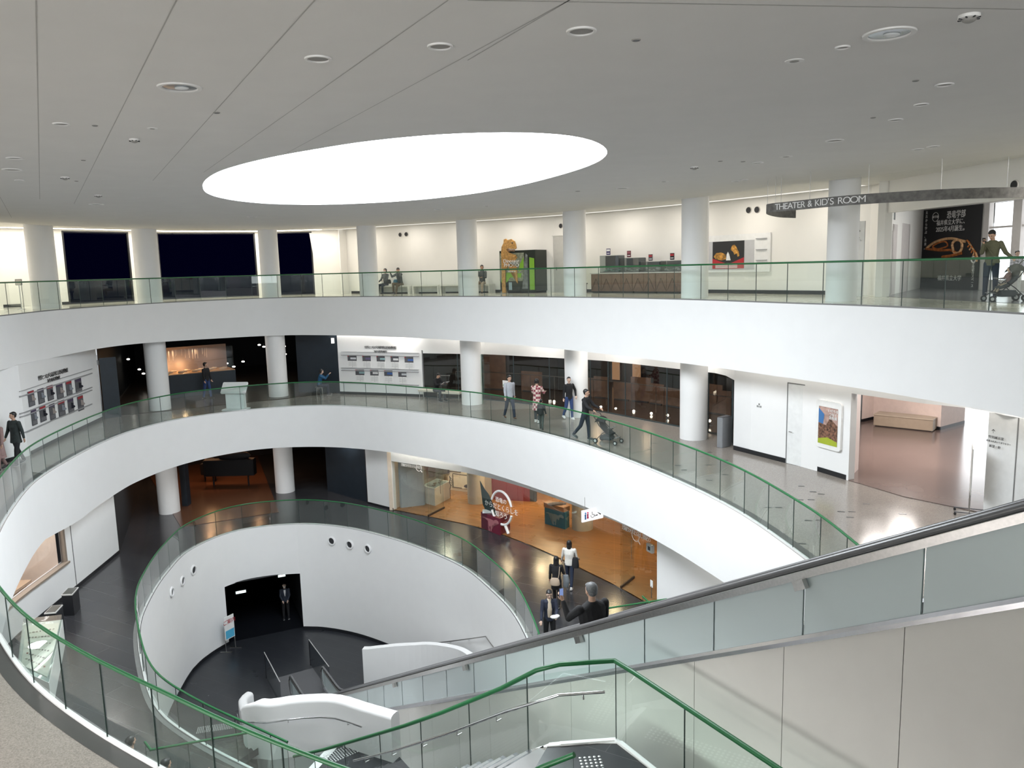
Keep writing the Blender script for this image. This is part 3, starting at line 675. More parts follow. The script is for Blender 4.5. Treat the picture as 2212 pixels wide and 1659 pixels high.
# ============================================================ the long escalator
ED = Vector((.509, -.861, 0)).normalized(); EN = Vector((.861, .509, 0)).normalized(); EP = Vector((-7.37, 25.39, 0)); SL = .5646
S_END = (15.62-1.0)/SL
def ez(s):
    """height of the handrail above the basement floor along the run"""
    if s < -.5: return 1.0
    if s < .5: return 1.0+SL*(s+.5)**2/2
    if s < S_END-.5: return 1.0+SL*s
    if s < S_END+.5: return 1.0+SL*S_END-SL*(S_END+.5-s)**2/2
    return 1.0+SL*S_END
def epos(s, off, z): p = EP+ED*s+EN*off; return Vector((p.x, p.y, z))
esc = thing('escalator', 'long escalator with frosted glass sides rising from the dark basement to the upper right', 'escalator', epos(-2, .6, 0)); EO = Vector(esc.location)
EW = 1.2
ss = [-1.95+i*.25 for i in range(int((S_END+4)/.25))]
for off in (0, EW):
    arc = [epos(-1.95-.43*math.sin(a), off, .69-.43*math.cos(a)) for a in [PI*i/10 for i in range(10)]]
    pts = arc+[epos(s, off, ez(s)+.12) for s in ss]
    bm = B(); prev = None
    for p in pts: pass
    tube(bm, [p-EO for p in pts], .036, 12); obj('handrail', bm, RUBBER, esc, True)
    bm = B()
    for sgn, lo_, hi_ in ((-1, .05, .115), (1, .05, .115)):
        pass
    A = []
    for s in ss:
        z = ez(s); A.append([bm.verts.new(v-EO) for v in (epos(s, off-.05, z+.075), epos(s, off+.05, z+.075), epos(s, off+.05, z-.015), epos(s, off-.05, z-.015))])
    for p, q in zip(A, A[1:]):
        for k in range(4): bm.faces.new((p[k], p[(k+1) % 4], q[(k+1) % 4], q[k]))
    bmesh.ops.recalc_face_normals(bm, faces=bm.faces[:]); obj('deck_band', bm, STEEL, esc)
    bm = B(); A = []
    for s in ss:
        z = ez(s); A.append([bm.verts.new(v-EO) for v in (epos(s, off-.07, z-.68), epos(s, off-.045, z-.64), epos(s, off+.045, z-.64), epos(s, off+.07, z-.73), epos(s, off-.07, z-.73))])
    for p, q in zip(A, A[1:]):
        for k in range(5): bm.faces.new((p[k], p[(k+1) % 5], q[(k+1) % 5], q[k]))
    bmesh.ops.recalc_face_normals(bm, faces=bm.faces[:]); obj('lower_trim', bm, mat('satin_trim', (.5, .5, .52), .25, metal=.8), esc)
    line = Path([tuple(epos(-2, off, 0))[:2], tuple(epos(S_END+3, off, 0))[:2]])
    js = [line.hit(x, 1400)[0]-2 for x in ((1023, 1090, 1172, 1268, 1388, 1539, 1735, 1998, 2212))]
    dj = (js[6]-js[0])/6; js = [js[0]+dj*k for k in range(-8, 14)]; js = [-1.9]+[s for s in js if -1.5 < s < S_END+2]+[S_END+2.2]
    for a, b in zip(js, js[1:]):
        bm = B(); n = max(1, int((b-a)/.25)); A = []
        for i in range(n+1):
            s = a+.012+(b-a-.024)*i/n; z = ez(s); A.append([bm.verts.new(v-EO) for v in (epos(s, off-.012, z-.015), epos(s, off-.012, z-.64), epos(s, off+.012, z-.64), epos(s, off+.012, z-.015))])
        for p, q in zip(A, A[1:]): bm.faces.new((p[0], p[1], q[1], q[0])); bm.faces.new((p[2], p[3], q[3], q[2]))
        obj('glass_side', bm, FROST, esc)
    # rounded newel glass
    bm = B(); a = [epos(-1.95-.34*math.sin(t), off, .69-.38*math.cos(t)) for t in [PI*i/10 for i in range(11)]]
    f = bm.faces.new([bm.verts.new(p-EO) for p in a]); obj('newel_glass', bm, FROST, esc)
for s in (1.9, 4.4, 8.6, 12.5, 16.4, 20.4, 24.0):
    bm = B(); z = ez(s)-.02
    M = Matrix.Translation(epos(s, -.075, z-.05)-EO) @ Matrix.Rotation(math.atan2(ED.y, ED.x), 4, 'Z') @ Matrix.Rotation(-math.atan(SL), 4, 'Y')
    box(bm, None, (.15, .06, .1), M=M); obj('rail_bracket', bm, STEEL, esc)
bm = B(); s = -2.6; z = .01   # comb plates, treads
box_ = []
def tread(bm, s0, s1, z0, z1):
    for a, b, c, d in (((s0, z1), (s1, z1), None, None),): pass
    v = [bm.verts.new(p-EO) for p in (epos(s0, .08, z0), epos(s0, EW-.08, z0), epos(s0, EW-.08, z1), epos(s0, .08, z1), epos(s1, .08, z1), epos(s1, EW-.08, z1))]
    bm.faces.new((v[0], v[1], v[2], v[3])); bm.faces.new((v[3], v[2], v[5], v[4]))
rise = .2; run = rise/SL; k = 0; zz = .02; s = -.2
while zz < Z3-.05: tread(bm, s, s+run, zz, zz+rise); s += run; zz += rise
obj('step_band', bm, mat('escalator_step', (.10, .10, .105), .4, metal=.6), esc)
bm = B(); v = [epos(-2.2, -.15, .012), epos(-2.2, EW+.15, .012), epos(-.2, EW+.15, .02), epos(-.2, -.15, .02)]; quad(bm, *[p-EO for p in v]); obj('comb_plate', bm, mat('comb_plate_metal', (.33, .33, .32), .35, metal=.7), esc)
bm = B(); A = []
for s in [x*.5 for x in range(-1, int(S_END*2)+4)]:
    z = ez(s)-.73; A.append([bm.verts.new(v-EO) for v in (epos(s, .02, z), epos(s, .02, max(.0, z-.9)), epos(s, EW-.02, max(0, z-.9)), epos(s, EW-.02, z))])
for p, q in zip(A, A[1:]):
    for k in (0, 1, 2): bm.faces.new((p[k], p[k+1], q[k+1], q[k]))
obj('truss_casing', bm, CLAD, esc)
# panelled wall under the near side
WL = Path([tuple(epos(-.5, -.03, 0))[:2], tuple(epos(S_END+2, -.03, 0))[:2]])
seams = [WL.hit(x, 1450)[0] for x in (892, 939, 998, 1066, 1146, 1238, 1355, 1502, 1694, 1952)]
dj = (seams[-1]-seams[-3])/2
sm = [seams[-1]+dj*k for k in range(-22, 8)]
bm = B(); last = .6
for a in [x for x in sm if .7 < x < WL.len]+[WL.len]:
    slab_along(bm, WL, last+.004, a-.004, 0, (lambda d: ez(d-.5)-.725), -.02, .015, .5)
    last = a
struct('wall_escalator', bm, CLAD)
bm = B(); slab_along(bm, WL, .6, WL.len, 0, (lambda d: ez(d-.5)-.74), -.0, .01, .5); struct('trim_10', bm, mat('seam_shadow_gap', (.08, .08, .08), .8))
# approach screens and mat on the basement floor
MATG = mat('grey_entrance_mat', (.11, .11, .115), .8, noise=(60, .1))
m0, m1 = Vector((-9.9, 29.0)), Vector((-8.5, 30.4))
bm = B(); prism(bm, [tuple(epos(-2.2, -.35, 0))[:2], tuple(epos(-2.2, EW+.25, 0))[:2], tuple(epos(-4.3, EW+.25, 0))[:2], tuple(epos(-4.3, -.35, 0))[:2]], .001, .012)
o = obj('entrance_mat', bm, MATG); tag(o, 'grey mat on the dark floor in front of the escalator foot', 'mat')
for lab, pa_, pb_ in (('glass screen with steel top rail left of the escalator foot', (571, 1409), (605, 1474)), ('glass screen with steel top rail right of the escalator foot', (667, 1382), (711, 1441))):
    a, b = at(*pa_, 1.1), at(*pb_, 1.1); t = thing('glass_screen', lab, 'screen', (a.x, a.y, 0), 0, 'glass screens at the escalator foot'); O = Vector(t.location)
    bm = B(); tube(bm, [a-O, b-O], .022, 10); obj('top_rail', bm, CHROME, t)
    bm = B(); quad(bm, a-O-Vector((0, 0, 1.08)), b-O-Vector((0, 0, 1.08)), b-O, a-O); obj('glass_panel', bm, glassmat('smoked_glass', (.35, .38, .4), .05), t)
    bm = B(); cyl(bm, a-O-Vector((0, 0, 1.1)), a-O, .02); obj('post', bm, mat('dark_post', (.03, .03, .035), .4), t)

# ============================================================ stair from the second floor down to the first
rp = [(1180, 1437), (1080, 1488), (950, 1541), (870, 1569), (800, 1590), (700, 1619), (635, 1634)]
s0_ = at(1180, 1437, Z2+1.1); s1_ = at(635, 1634, Z1+1.1)
SPL = Path([tuple(s0_)[:2], tuple(s1_)[:2]]); sp = [s0_]
for q in rp[1:-1]: h_ = SPL.hit(*q); p_ = SPL.pt(h_[0]); sp.append(Vector((p_.x, p_.y, h_[1])))
sp.append(s1_); print('SP', [tuple(round(c_, 2) for c_ in v) for v in sp])
sp3 = sp
cn = at(1330, 1427, Z2+1.1); ce = at(1680, 1659, Z2+1.1); ce = cn+(ce-cn)*1.5
FAR = Path([tuple(ce)[:2], tuple(cn)[:2]]+[tuple(v)[:2] for v in sp3], ctr=(-3, -4))
zk = [Z2+1.1, Z2+1.1]+[v.z for v in sp3]
def zfar(d, dz=-1.1):
    i, d = FAR.seg(d); l = FAR.L[i+1]-FAR.L[i]; t = (d-FAR.L[i])/l if l else 0
    return zk[i]+(zk[i+1]-zk[i])*t+dz
dc = FAR.L[1]; dt = FAR.L[2]
balustrade(FAR, 0, FAR.len, Z2, 'glass balustrade with bright green rail following the stair down in the foreground', zf=zfar, anchor=dc, step=1.25, rail_r=.03, off=0, base=WHITE, gap=.006)
NPO = -1.85     # the stair lies on the viewer's side of that glass
bm = B(); nst = 28; L0, L1_ = dt+.05, FAR.len
for i in range(nst):
    a = L0+(L1_-L0)*i/nst; b = L0+(L1_-L0)*(i+1)/nst; z = Z2-(Z2-Z1)*(i+1)/nst
    v = [bm.verts.new(p) for p in (FAR.w(a, z+.174, -.03), FAR.w(a, z+.174, NPO), FAR.w(a, z, NPO), FAR.w(a, z, -.03), FAR.w(b, z, NPO), FAR.w(b, z, -.03))]
    bm.faces.new((v[0], v[1], v[2], v[3])); f = bm.faces.new((v[3], v[2], v[4], v[5]))
so = struct('floor_stair', bm, SLATE)
bm = B()
for i in range(nst):
    a = L0+(L1_-L0)*i/nst; z = Z2-(Z2-Z1)*i/nst
    quad(bm, FAR.w(a, z+.001, -.1), FAR.w(a, z+.001, NPO+.1), FAR.w(a-.05, z+.001, NPO+.1), FAR.w(a-.05, z+.001, -.1))
struct('trim_11', bm, mat('nosing_strip', (.3, .3, .3), .5))
bm = B(); slab_along(bm, FAR, dt, FAR.len, (lambda d: zfar(d)-.35), (lambda d: zfar(d)+.02), -.03, .03, .3); slab_along(bm, FAR, 0, dt, Z2-.35, Z2+.02, -.03, .05, .3); struct('wall_stringer', bm, WHITE)
# near rail of that stair
dn0 = dt-.05
NR = Path([tuple(FAR.w(dn0+.3*i, 0, NPO))[:2] for i in range(int((FAR.len-dn0)/.3))], ctr=(-3, -4))
znr = lambda d: zfar(min(FAR.len, dn0+d*FAR.len/max(FAR.len, 1)))
balustrade(NR, 0, NR.len, Z2, 'glass balustrade with green rail on the near side of the descending stair', zf=znr, anchor=.5, step=1.3, rail_r=.028, off=0)
# steel wall rail on the far glass
st = thing('stair_handrail', 'stainless steel handrail with brackets on the glass beside the descending stair', 'handrail', tuple(FAR.w(dt, Z2+.75, 0))); O = Vector(st.location)
ds = [dt-.72, dt-.14]+[dt+.7+1.4*i for i in range(0, int((FAR.len-dt-.7)/1.4))]
bm = B(); tube(bm, [FAR.w(d, zfar(d)+.74, -.09)-O for d in ds], .02, 10); obj('rail', bm, CHROME, st, True)
for d in [dt-.45]+[dt+.9*i for i in range(1, int((FAR.len-dt)/.9))]:
    bm = B(); a = FAR.w(d, zfar(d)+.72, -.09)-O; b = FAR.w(d, zfar(d)+.66, -.005)-O; tube(bm, [a, a-Vector((0, 0, .06)), b], .008, 6); obj('bracket', bm, STEEL, st)
# landing of dark slate on the second floor and its tactile dots
land = [tuple(FAR.w(0, 0, -.03))[:2], tuple(FAR.w(dc-.02, 0, -.03))[:2], tuple(FAR.w(dc+.02, 0, -.03))[:2], tuple(FAR.w(dt, 0, -.03))[:2], tuple(FAR.w(dt, 0, NPO))[:2], (.3, 6.2), (1.5, 4.0)]
bm = B(); prism(bm, land, Z2+.001, Z2+.006); struct('floor_landing', bm, SLATE)
def tactile(name, o, ux, uy, nx, ny, pitch, label, z):
    bm = B()
    for i in range(nx):
        for j in range(ny):
            p = o+ux*(i*pitch)+uy*(j*pitch); ball(bm, (p.x, p.y, z), (.021, .021, .007), 10)
    q = obj(name, bm, mat('steel_tactile_dot', (.62, .62, .62), .3, metal=.6), smooth=True); q['kind'] = 'stuff'; tag(q, label, 'tactile paving'); return q
tv = (FAR.pt(dt)-FAR.pt(dc)).normalized(); ux = Vector((tv.x, tv.y)); uy = Vector((-tv.y, tv.x)); 
if uy.y > 0: uy = -uy
p0 = at(1253, 1638, Z2); ux = -ux if ux.x < 0 else ux
tactile('tactile_dots', Vector((p0.x, p0.y)), ux, uy, 5, 30, .06, 'steel tactile dots set in the dark landing at the stair top', Z2+.004)
p0 = at(700, 1632, Z1); p1 = at(748, 1612, Z1); u = Vector((p1.x-p0.x, p1.y-p0.y)).normalized()
tactile('tactile_dots', Vector((p0.x, p0.y)), u, Vector((u.y, -u.x)), 14, 7, .06, 'steel tactile dots on the lower landing beside the white parapet', Z1+.004)
p0 = at(425, 1584, 0); p1 = at(508, 1572, 0); u = Vector((p1.x-p0.x, p1.y-p0.y)).normalized()
tactile('tactile_dots', Vector((p0.x, p0.y)), u, Vector((-u.y, u.x)), 22, 7, .06, 'steel tactile dots on the basement floor at the foot of the stair', .004)

# ============================================================ sculpted white parapet of the basement stair
pk = at(723, 1503, Z1+1.12); pe = at(853, 1540, Z1+1.12); pl = at(563, 1512, Z1+1.12); pb = at(529, 1535, .75); pb2 = at(504, 1535, .75)
pp = [tuple(pe)[:2], tuple(pe.lerp(pk, .5))[:2], tuple(pk)[:2], tuple(pk.lerp(pl, .5)+Vector((-.03, .06, 0)))[:2], tuple(pl)[:2], tuple(pl.lerp(pb, .25)+Vector((-.25, .1, 0)))[:2], tuple(pl.lerp(pb, .6))[:2], tuple(pb)[:2], tuple(pb+(pb-pl)*.08)[:2], tuple(pb+(pb-pl)*.12+Vector((.25, .05, 0)))[:2]]
PP = Path([tuple(v) for v in spline(pp, 5, closed=False)], ctr=(-2, 24))
dl = min((abs((PP.pt(i*PP.len/200)-Vector(pl[:2])).length), i*PP.len/200) for i in range(201))[1]
db = min((abs((PP.pt(i*PP.len/200)-Vector(pb[:2])).length), i*PP.len/200) for i in range(201))[1]
def ztop(d):
    if d < dl: return Z1+1.12
    if d < db: t = (d-dl)/(db-dl); return Z1+1.12+(.85-Z1-1.12)*t
    return .85
bm = B(); n = 60; A = []
for i in range(n+1):
    d = PP.len*i/n; z = ztop(d); row = []
    for (o_, h) in ((.16, -1.4), (.16, -.10), (.13, -.03), (.06, 0), (-.06, 0), (-.13, -.03), (-.16, -.10), (-.16, -6)):
        row.append(bm.verts.new(PP.w(d, max(0 if h < -2 else 0, z+h) if h > -2 else 0, o_)))
    A.append(row)
for p, q in zip(A, A[1:]):
    for k in range(7): f = bm.faces.new((p[k], p[k+1], q[k+1], q[k])); f.smooth = True
bm.faces.new(A[0]); bm.faces.new(A[-1][::-1]); bmesh.ops.recalc_face_normals(bm, faces=bm.faces[:])
o = struct('wall_parapet', bm, WHITE); o.data.set_sharp_from_angle(angle=.9)
bm = B(); slab_along(bm, PP, .1, dl, Z1, Z1+.12, -.175, -.16, .3); struct('baseboard_landing', bm, BLACK)
hr = thing('stair_handrail', 'thin steel handrail fixed along the curved white parapet', 'handrail', tuple(PP.w(dl, Z1+.7, .2))); O = Vector(hr.location)
dk = min(((PP.pt(i*PP.len/200)-Vector(pk[:2])).length, i*PP.len/200) for i in range(201))[1]
ds = [dk*.45+(db+.5-dk*.45)*i/30 for i in range(31)]
bm = B(); tube(bm, [PP.w(d, ztop(d)-.42, .22)-O for d in ds], .018, 8); obj('rail', bm, CHROME, hr, True)
for d in ds[1::4]:
    bm = B(); a = PP.w(d, ztop(d)-.44, .22)-O; tube(bm, [a, a-Vector((0, 0, .05)), PP.w(d, ztop(d)-.5, .15)-O], .008, 6); obj('bracket', bm, STEEL, hr)
# basement stair treads, from the first-floor landing down to the basement floor
bm = B(); nst = 28
for i in range(nst):
    a = dl+(db-dl)*i/nst; b = dl+(db-dl)*(i+1)/nst; z = Z1*(1-(i+1)/nst)
    v = [bm.verts.new(p) for p in (PP.w(a, z+.174, .15), PP.w(a, z+.174, 1.7), PP.w(a, z, 1.7), PP.w(a, z, .15), PP.w(b, z, 1.7), PP.w(b, z, .15))]
    bm.faces.new((v[0], v[1], v[2], v[3])); bm.faces.new((v[3], v[2], v[4], v[5]))
struct('floor_stair', bm, SLATE)
# second white parapet at the right of the basement
q0 = at(789, 1477, 0)
d_q = min(((R1.pt(i*R1.len/600)-Vector(q0[:2])).length, i*R1.len/600) for i in range(601))
qp = [tuple(q0)[:2], (-4.9, 28.3), (-3.6, 28.3), (-2.3, 27.4), (-1.4, 25.7), (-.8, 23.5), (-.6, 21.0)]
QP = Path([tuple(v) for v in spline(qp, 5, closed=False)], ctr=(-6, 24))
tops = [QP.hit(x, y) for x, y in ((793, 1400), (815, 1397), (850, 1393), (900, 1390.5), (960, 1393), (1000, 1403), (1020, 1416))]
tops = [t for t in tops if t]
def zq(d):
    if d <= tops[0][0]: return tops[0][1]
    for (a, za), (b, zb) in zip(tops, tops[1:]):
        if a <= d <= b: return za+(zb-za)*(d-a)/max(1e-6, b-a)
    return min(Z1+1.1, tops[-1][1]+(d-tops[-1][0])*.3)
print('QTOPS', tops)
bm = B(); slab_along(bm, QP, 0, QP.len, 0, zq, -.12, .12, .25); struct('wall_parapet', bm, WHITE)
hr = thing('stair_handrail', 'thin steel handrail on the curved white basement wall, behind the right parapet', 'handrail', (0, 0, 0)); pts = []
for x, y in ((940, 1388), (975, 1384), (1015, 1379), (1053, 1374), (1063, 1388), (1073, 1401)):
    h = R1.hit(x, y, True); pts.append(R1.w(h[0], h[1], -.07))
hr.location = pts[0]; bm = B(); tube(bm, [p-pts[0] for p in pts], .02, 8); obj('rail', bm, STEEL, hr, True)
for p in (pts[1], pts[2]):
    bm = B(); tube(bm, [p-pts[0], p-pts[0]-Vector((0, 0, .06)), p-pts[0]+Vector((.06, .05, -.06))], .008, 6); obj('bracket', bm, STEEL, hr)
# round portholes on the basement wall
for (x, y) in ((717, 1168), (756, 1176), (795, 1185), (417, 1231), (393, 1255), (370, 1279)):
    h = R1.hit(x, y, True); M = pframe(R1, h[0], h[1], -.005)
    lab = {717: 'left', 756: 'middle', 795: 'right', 417: 'upper', 393: 'middle', 370: 'lower'}[x]
    t = thing('porthole', '%s of the three round portholes on the %s of the white basement wall' % (lab, 'back' if x > 600 else 'left'), 'porthole', tuple(M.translation), 0, 'round portholes in the basement wall'); R_ = M.to_3x3().to_4x4()
    bm = B(); n = 28; A = [[bm.verts.new(R_ @ Vector((r*math.cos(2*PI*i/n), r*math.sin(2*PI*i/n), z))) for r, z in ((.20, 0), (.20, .05), (.145, .06), (.14, .0))] for i in range(n)]
    for i in range(n):
        a, b = A[i], A[(i+1) % n]
        for k in range(3): bm.faces.new((a[k], a[k+1], b[k+1], b[k]))
    bmesh.ops.recalc_face_normals(bm, faces=bm.faces[:]); obj('rim', bm, WHITE, t, True)
    bm = B(); n = 28; f = bm.faces.new([bm.verts.new(R_ @ Vector((.141*math.cos(2*PI*i/n), .141*math.sin(2*PI*i/n), .012))) for i in range(n)]); obj('opening', bm, BLACK, t)
# green rails by the right end of the lower floor
a_ = at(1312, 1314, Z1+1.1); b_ = at(1447, 1293, Z1+1.1); c_ = at(1465, 1297, Z1+1.1)
GP = Path([tuple(a_)[:2], tuple(b_)[:2], tuple(c_)[:2]]); balustrade(GP, 0, GP.len, Z1, 'short glass balustrade with green rail right of the man in black on the escalator', off=0)
a_ = at(1388, 1288, Z1+1.1); b_ = at(1404, 1303, Z1+1.1)
GP = Path([tuple(a_)[:2], tuple(b_)[:2]]); balustrade(GP, 0, GP.len, Z1, 'stub of green rail before the amber glass front, right of the escalator rider', off=0)
# rails of the basement stair seen through the near glass
a_ = at(534, 1583, Z1+1.1); b_ = at(325, 1620, Z1+1.1); c_ = at(313, 1603, Z1+1.1)
"""the stair's left side on the first floor"""
GP = Path([tuple(a_)[:2], tuple(b_)[:2], tuple(c_)[:2]]); balustrade(GP, 0, GP.len, Z1, 'green railed glass balustrade on the lower floor seen through the near glass', off=0)
# ============================================================ things on the walls
def wrect(path, x0, y0, x1, y1, off=-.012, far=False):
    """matrix, width, height of the upright rectangle on a wall that fills this pixel box"""
    xc, yc = (x0+x1)/2, (y0+y1)/2
    a = path.hit(x0, yc, far)[0]; b = path.hit(x1, yc, far)[0]; z0 = path.hit(xc, y1, far)[1]; z1 = path.hit(xc, y0, far)[1]
    d = (a+b)/2; return pframe(path, d, (z0+z1)/2, off), abs(b-a), z1-z0
def local(M): return M.translation.copy(), M.to_3x3().to_4x4()
def plate(bm, R, x, y, w, h, z=0, t=.01, mi=0): box(bm, None, (w, h, t), M=R @ Matrix.Translation((x, y, z+t/2)), mi=mi)
PAPER = mat('white_paper', (.78, .78, .77), .6); INK = mat('dark_ink', (.02, .02, .022), .6); CHAR = mat('charcoal_print', (.09, .09, .10), .6)
REDM = mat('red_print', (.35, .02, .03), .5); LEDGE = mat('grey_ledge', (.33, .33, .34), .4)
def photo_card(path, box_, label, group, kind, k):
    M, w, h = wrect(path, *box_); P, R = local(M); t = thing('display_card', label, 'panel', tuple(P), 0, group)
    bm = B(); plate(bm, R, 0, 0, w, h, 0, .02); obj('board', bm, CHAR if kind == 'p' else PAPER, t)
    if kind == 'p':
        bm = B(); plate(bm, R, 0, h*.40, w*.96, h*.16, .02, .003); obj('title_strip', bm, REDM if k % 2 == 0 else mat('violet_print', (.06, .04, .09), .6), t)
        bm = B(); ball(bm, R @ Vector((w*.05, h*.14, .022)), (w*.17, w*.02, h*.09), 12); ball(bm, R @ Vector((w*.05, h*-.04, .022)), (w*.30, w*.02, h*.12), 12); obj('portrait', bm, [mat('portrait_pale', (.42, .36, .33), .6), mat('portrait_grey', (.3, .32, .36), .6), mat('portrait_dark', (.02, .02, .03), .6)][k % 3], t)
        bm = B()
        for i in range(4): plate(bm, R, 0, -h*(.24+.055*i), w*.8, h*.018, .021, .002)
        obj('caption', bm, mat('caption_grey', (.25, .25, .27), .6), t)
    else:
        bm = B(); plate(bm, R, 0, h*.27, w, h*.46, .02, .003); obj('picture', bm, CHAR, t)
        bm = B(); plate(bm, R, w*(.12+.05*(k % 3)), h*.25, w*.62, h*.16, .023, .002); obj('landscape', bm, [mat('pic_snow', (.55, .57, .6), .6), mat('pic_violet', (.12, .10, .2), .6), mat('pic_teal', (.25, .38, .4), .6), mat('pic_white', (.65, .65, .66), .6), mat('pic_blue', (.05, .12, .35), .6)][k % 5], t)
        bm = B()
        for sx in (-1, 1):
            for i in range(5): plate(bm, R, sx*w*.24, -h*(.08+.07*i), w*.34, h*.012, .021, .002)
        obj('caption', bm, mat('caption_grey', (.25, .25, .27), .6), t)
        bm = B(); plate(bm, R, 0, -h*.23, w*.03, h*.54, .02, .003); obj('divider', bm, LEDGE, t)
        bm = B(); plate(bm, R, -w*.43, h*.45, w*.14, h*.09, .023, .002); obj('corner_mark', bm, REDM, t)
T1 = [(60, 844, 73, 878), (81, 839, 94, 872), (101, 832.5, 114, 865), (121, 828, 135, 861), (142, 823, 154, 854), (162, 818, 175, 849)]
T2 = [(67, 883, 78, 919), (85, 877, 98, 911), (106, 872, 118, 906), (125, 865, 139, 899), (146, 861, 158, 893), (167, 855, 179, 887)]
ordn = ['first', 'second', 'third', 'fourth', 'fifth', 'sixth']
for r_, row in (('upper', T1), ('lower', T2)):
    for k, bx in enumerate(row): photo_card(L2, bx, '%s dark portrait card from the left in the %s row on the left white wall' % (ordn[k], r_), 'portrait cards on the left wall', 'p', k+(r_ == 'lower'))
U1 = [(752, 767.6, 771.5, 793), (784, 768, 802, 794), (814.5, 768.5, 832.5, 795), (845, 769.5, 862.5, 796), (875, 770.7, 894, 797.6)]
U2 = [(769, 798.4, 788, 823.8), (800.7, 799, 818.7, 825), (831, 800, 849, 826.5), (861.4, 802, 879, 828)]
for r_, row in (('upper', U1), ('lower', U2)):
    for k, bx in enumerate(row): photo_card(M2, bx, '%s landscape card from the left in the %s row on the back white wall' % (ordn[k], r_), 'landscape cards on the back wall', 'l', k+(2 if r_ == 'lower' else 0))
def ledge(path, x0, x1, xm, ym, label, th=.03, dep=.05):
    z = path.hit(xm, ym)[1]; bm = B(); slab_along(bm, path, px(path, x0, ym), px(path, x1, ym), z-th/2, z+th/2, -dep, 0, .4); o = obj('display_ledge', bm, LEDGE); tag(o, label, 'ledge', 'display ledges')
for i, (ym, w) in enumerate(((821, .012), (831, .04), (864, .035), (870, .035), (902, .035))):
    ledge(L2, 38, 200, 118+(i*2), ym, '%s grey ledge line on the wall of portrait cards' % ['thin topmost', 'second', 'middle', 'fourth', 'lowest'][i], w)
for i, (ym, w) in enumerate(((760.5, .012), (768, .04), (796.5, .035), (801.5, .035), (829, .035))):
    ledge(M2, 738, 905, 820, ym, '%s grey ledge line on the wall of landscape cards' % ['thin topmost', 'second', 'middle', 'fourth', 'lowest'][i], w)
def wtext(path, x, y, s, size, label, m=INK, off=-.02, far=False, align='CENTER'):
    h = path.hit(x, y, far); M = pframe(path, h[0], h[1], off); P, R = local(M); o = text('lettering', s, size, R, m, align=align); o.location = P; tag(o, label, 'lettering'); return o
def wpath(path, x0, y0, x1, y1, s, size, label, m=INK, off=-.02):
    a, za = path.hit(x0, y0); b, zb = path.hit(x1, y1); z = (za+zb)/2; O = path.w((a+b)/2, z, off); bmm = B()
    for i, ch in enumerate(s):
        if ch == ' ': continue
        d = a+(b-a)*(i+.5)/len(s); M = pframe(path, d, z, off); M.translation -= O; q = text('tmp', ch, size, M, m); bmm.from_mesh(q.data); me_ = q.data; bpy.data.objects.remove(q); bpy.data.meshes.remove(me_)
    o = obj('lettering', bmm, m); o.location = O; tag(o, label, 'lettering'); return o
wpath(L2, 81, 817, 146, 801, '世界とつながる福井県立恐竜博物館', .19, 'dark title lettering above the portrait cards'); wpath(L2, 101, 823, 129, 816.5, '海外姉妹博物館', .17, 'smaller dark lettering line above the portrait cards')
wpath(M2, 788, 749.5, 856, 752, '世界とつながる福井県立恐竜博物館', .15, 'dark title lettering above the landscape cards'); wpath(M2, 808, 759.5, 836, 760.5, '海外連携機関', .14, 'smaller dark lettering line above the landscape cards')
# wall speakers: round black ports
for i, (pth, x, y, lb) in enumerate(((W3, 865, 507, 'left one of the pair above the two people on the bench'), (W3, 878, 506, 'right one of the pair above the two people on the bench'), (W3, 1212, 488, 'single one above the recessed door'), (W3, 1618, 454, 'left one of the pair beside the lettered sign'), (W3, 1636, 453, 'right one of the pair beside the lettered sign'), (hz, 2193, 400, 'single one at the upper right edge'))):
    h = pth.hit(x, y); M = pframe(pth, h[0], h[1], -.004); P, R = local(M); t = thing('wall_speaker', 'round black speaker port, '+lb, 'speaker', tuple(P), 0, 'round black speaker ports')
    r = .115 if i < 3 else .125
    bm = B(); cyl(bm, R @ Vector((0, 0, 0)), R @ Vector((0, 0, .03)), r, r*.92, 24); obj('rim', bm, mat('speaker_rim', (.5, .48, .45), .5), t, True)
    bm = B(); cyl(bm, R @ Vector((0, 0, .028)), R @ Vector((0, 0, .04)), r*.86, r*.8, 24); obj('cone', bm, INK, t, True)
# white benches along the top floor wall
def bench(x0, x1, label):
    a, b = px(W3, x0, 628), px(W3, x1, 628); P = W3.w((a+b)/2, Z3, -.35); n = W3.nrm((a+b)/2); M = frame(P, (-n.x, -n.y, 0)); P, R = local(M); w = abs(b-a)-.02
    t = thing('bench', label, 'bench', tuple(P), 0, 'white benches on the top floor'); S = mat('bench_white', (.70, .69, .64), .5)
    bm = B(); box(bm, None, (w, .07, .52), M=R @ Matrix.Translation((0, .385, 0)), bev=.012); obj('seat', bm, S, t)
    for sx in (-1, 1):
        bm = B(); box(bm, None, (.07, .35, .5), M=R @ Matrix.Translation((sx*(w/2-.035), .175, 0))); obj('end_panel', bm, S, t)
    bm = B(); box(bm, None, (w-.14, .28, .02), M=R @ Matrix.Translation((0, .2, -.22))); obj('back_panel', bm, S, t)
    return P, R
bench(826, 903, 'white bench at the far left, under the two seated people'); bench(904, 961, 'empty white bench right of the seated pair'); bench(962, 1008, 'white bench partly behind the column'); bench(1010, 1073, 'white bench under the seated man in black')
def onfloor(x, y, z=Z3): return at(x, y, z)
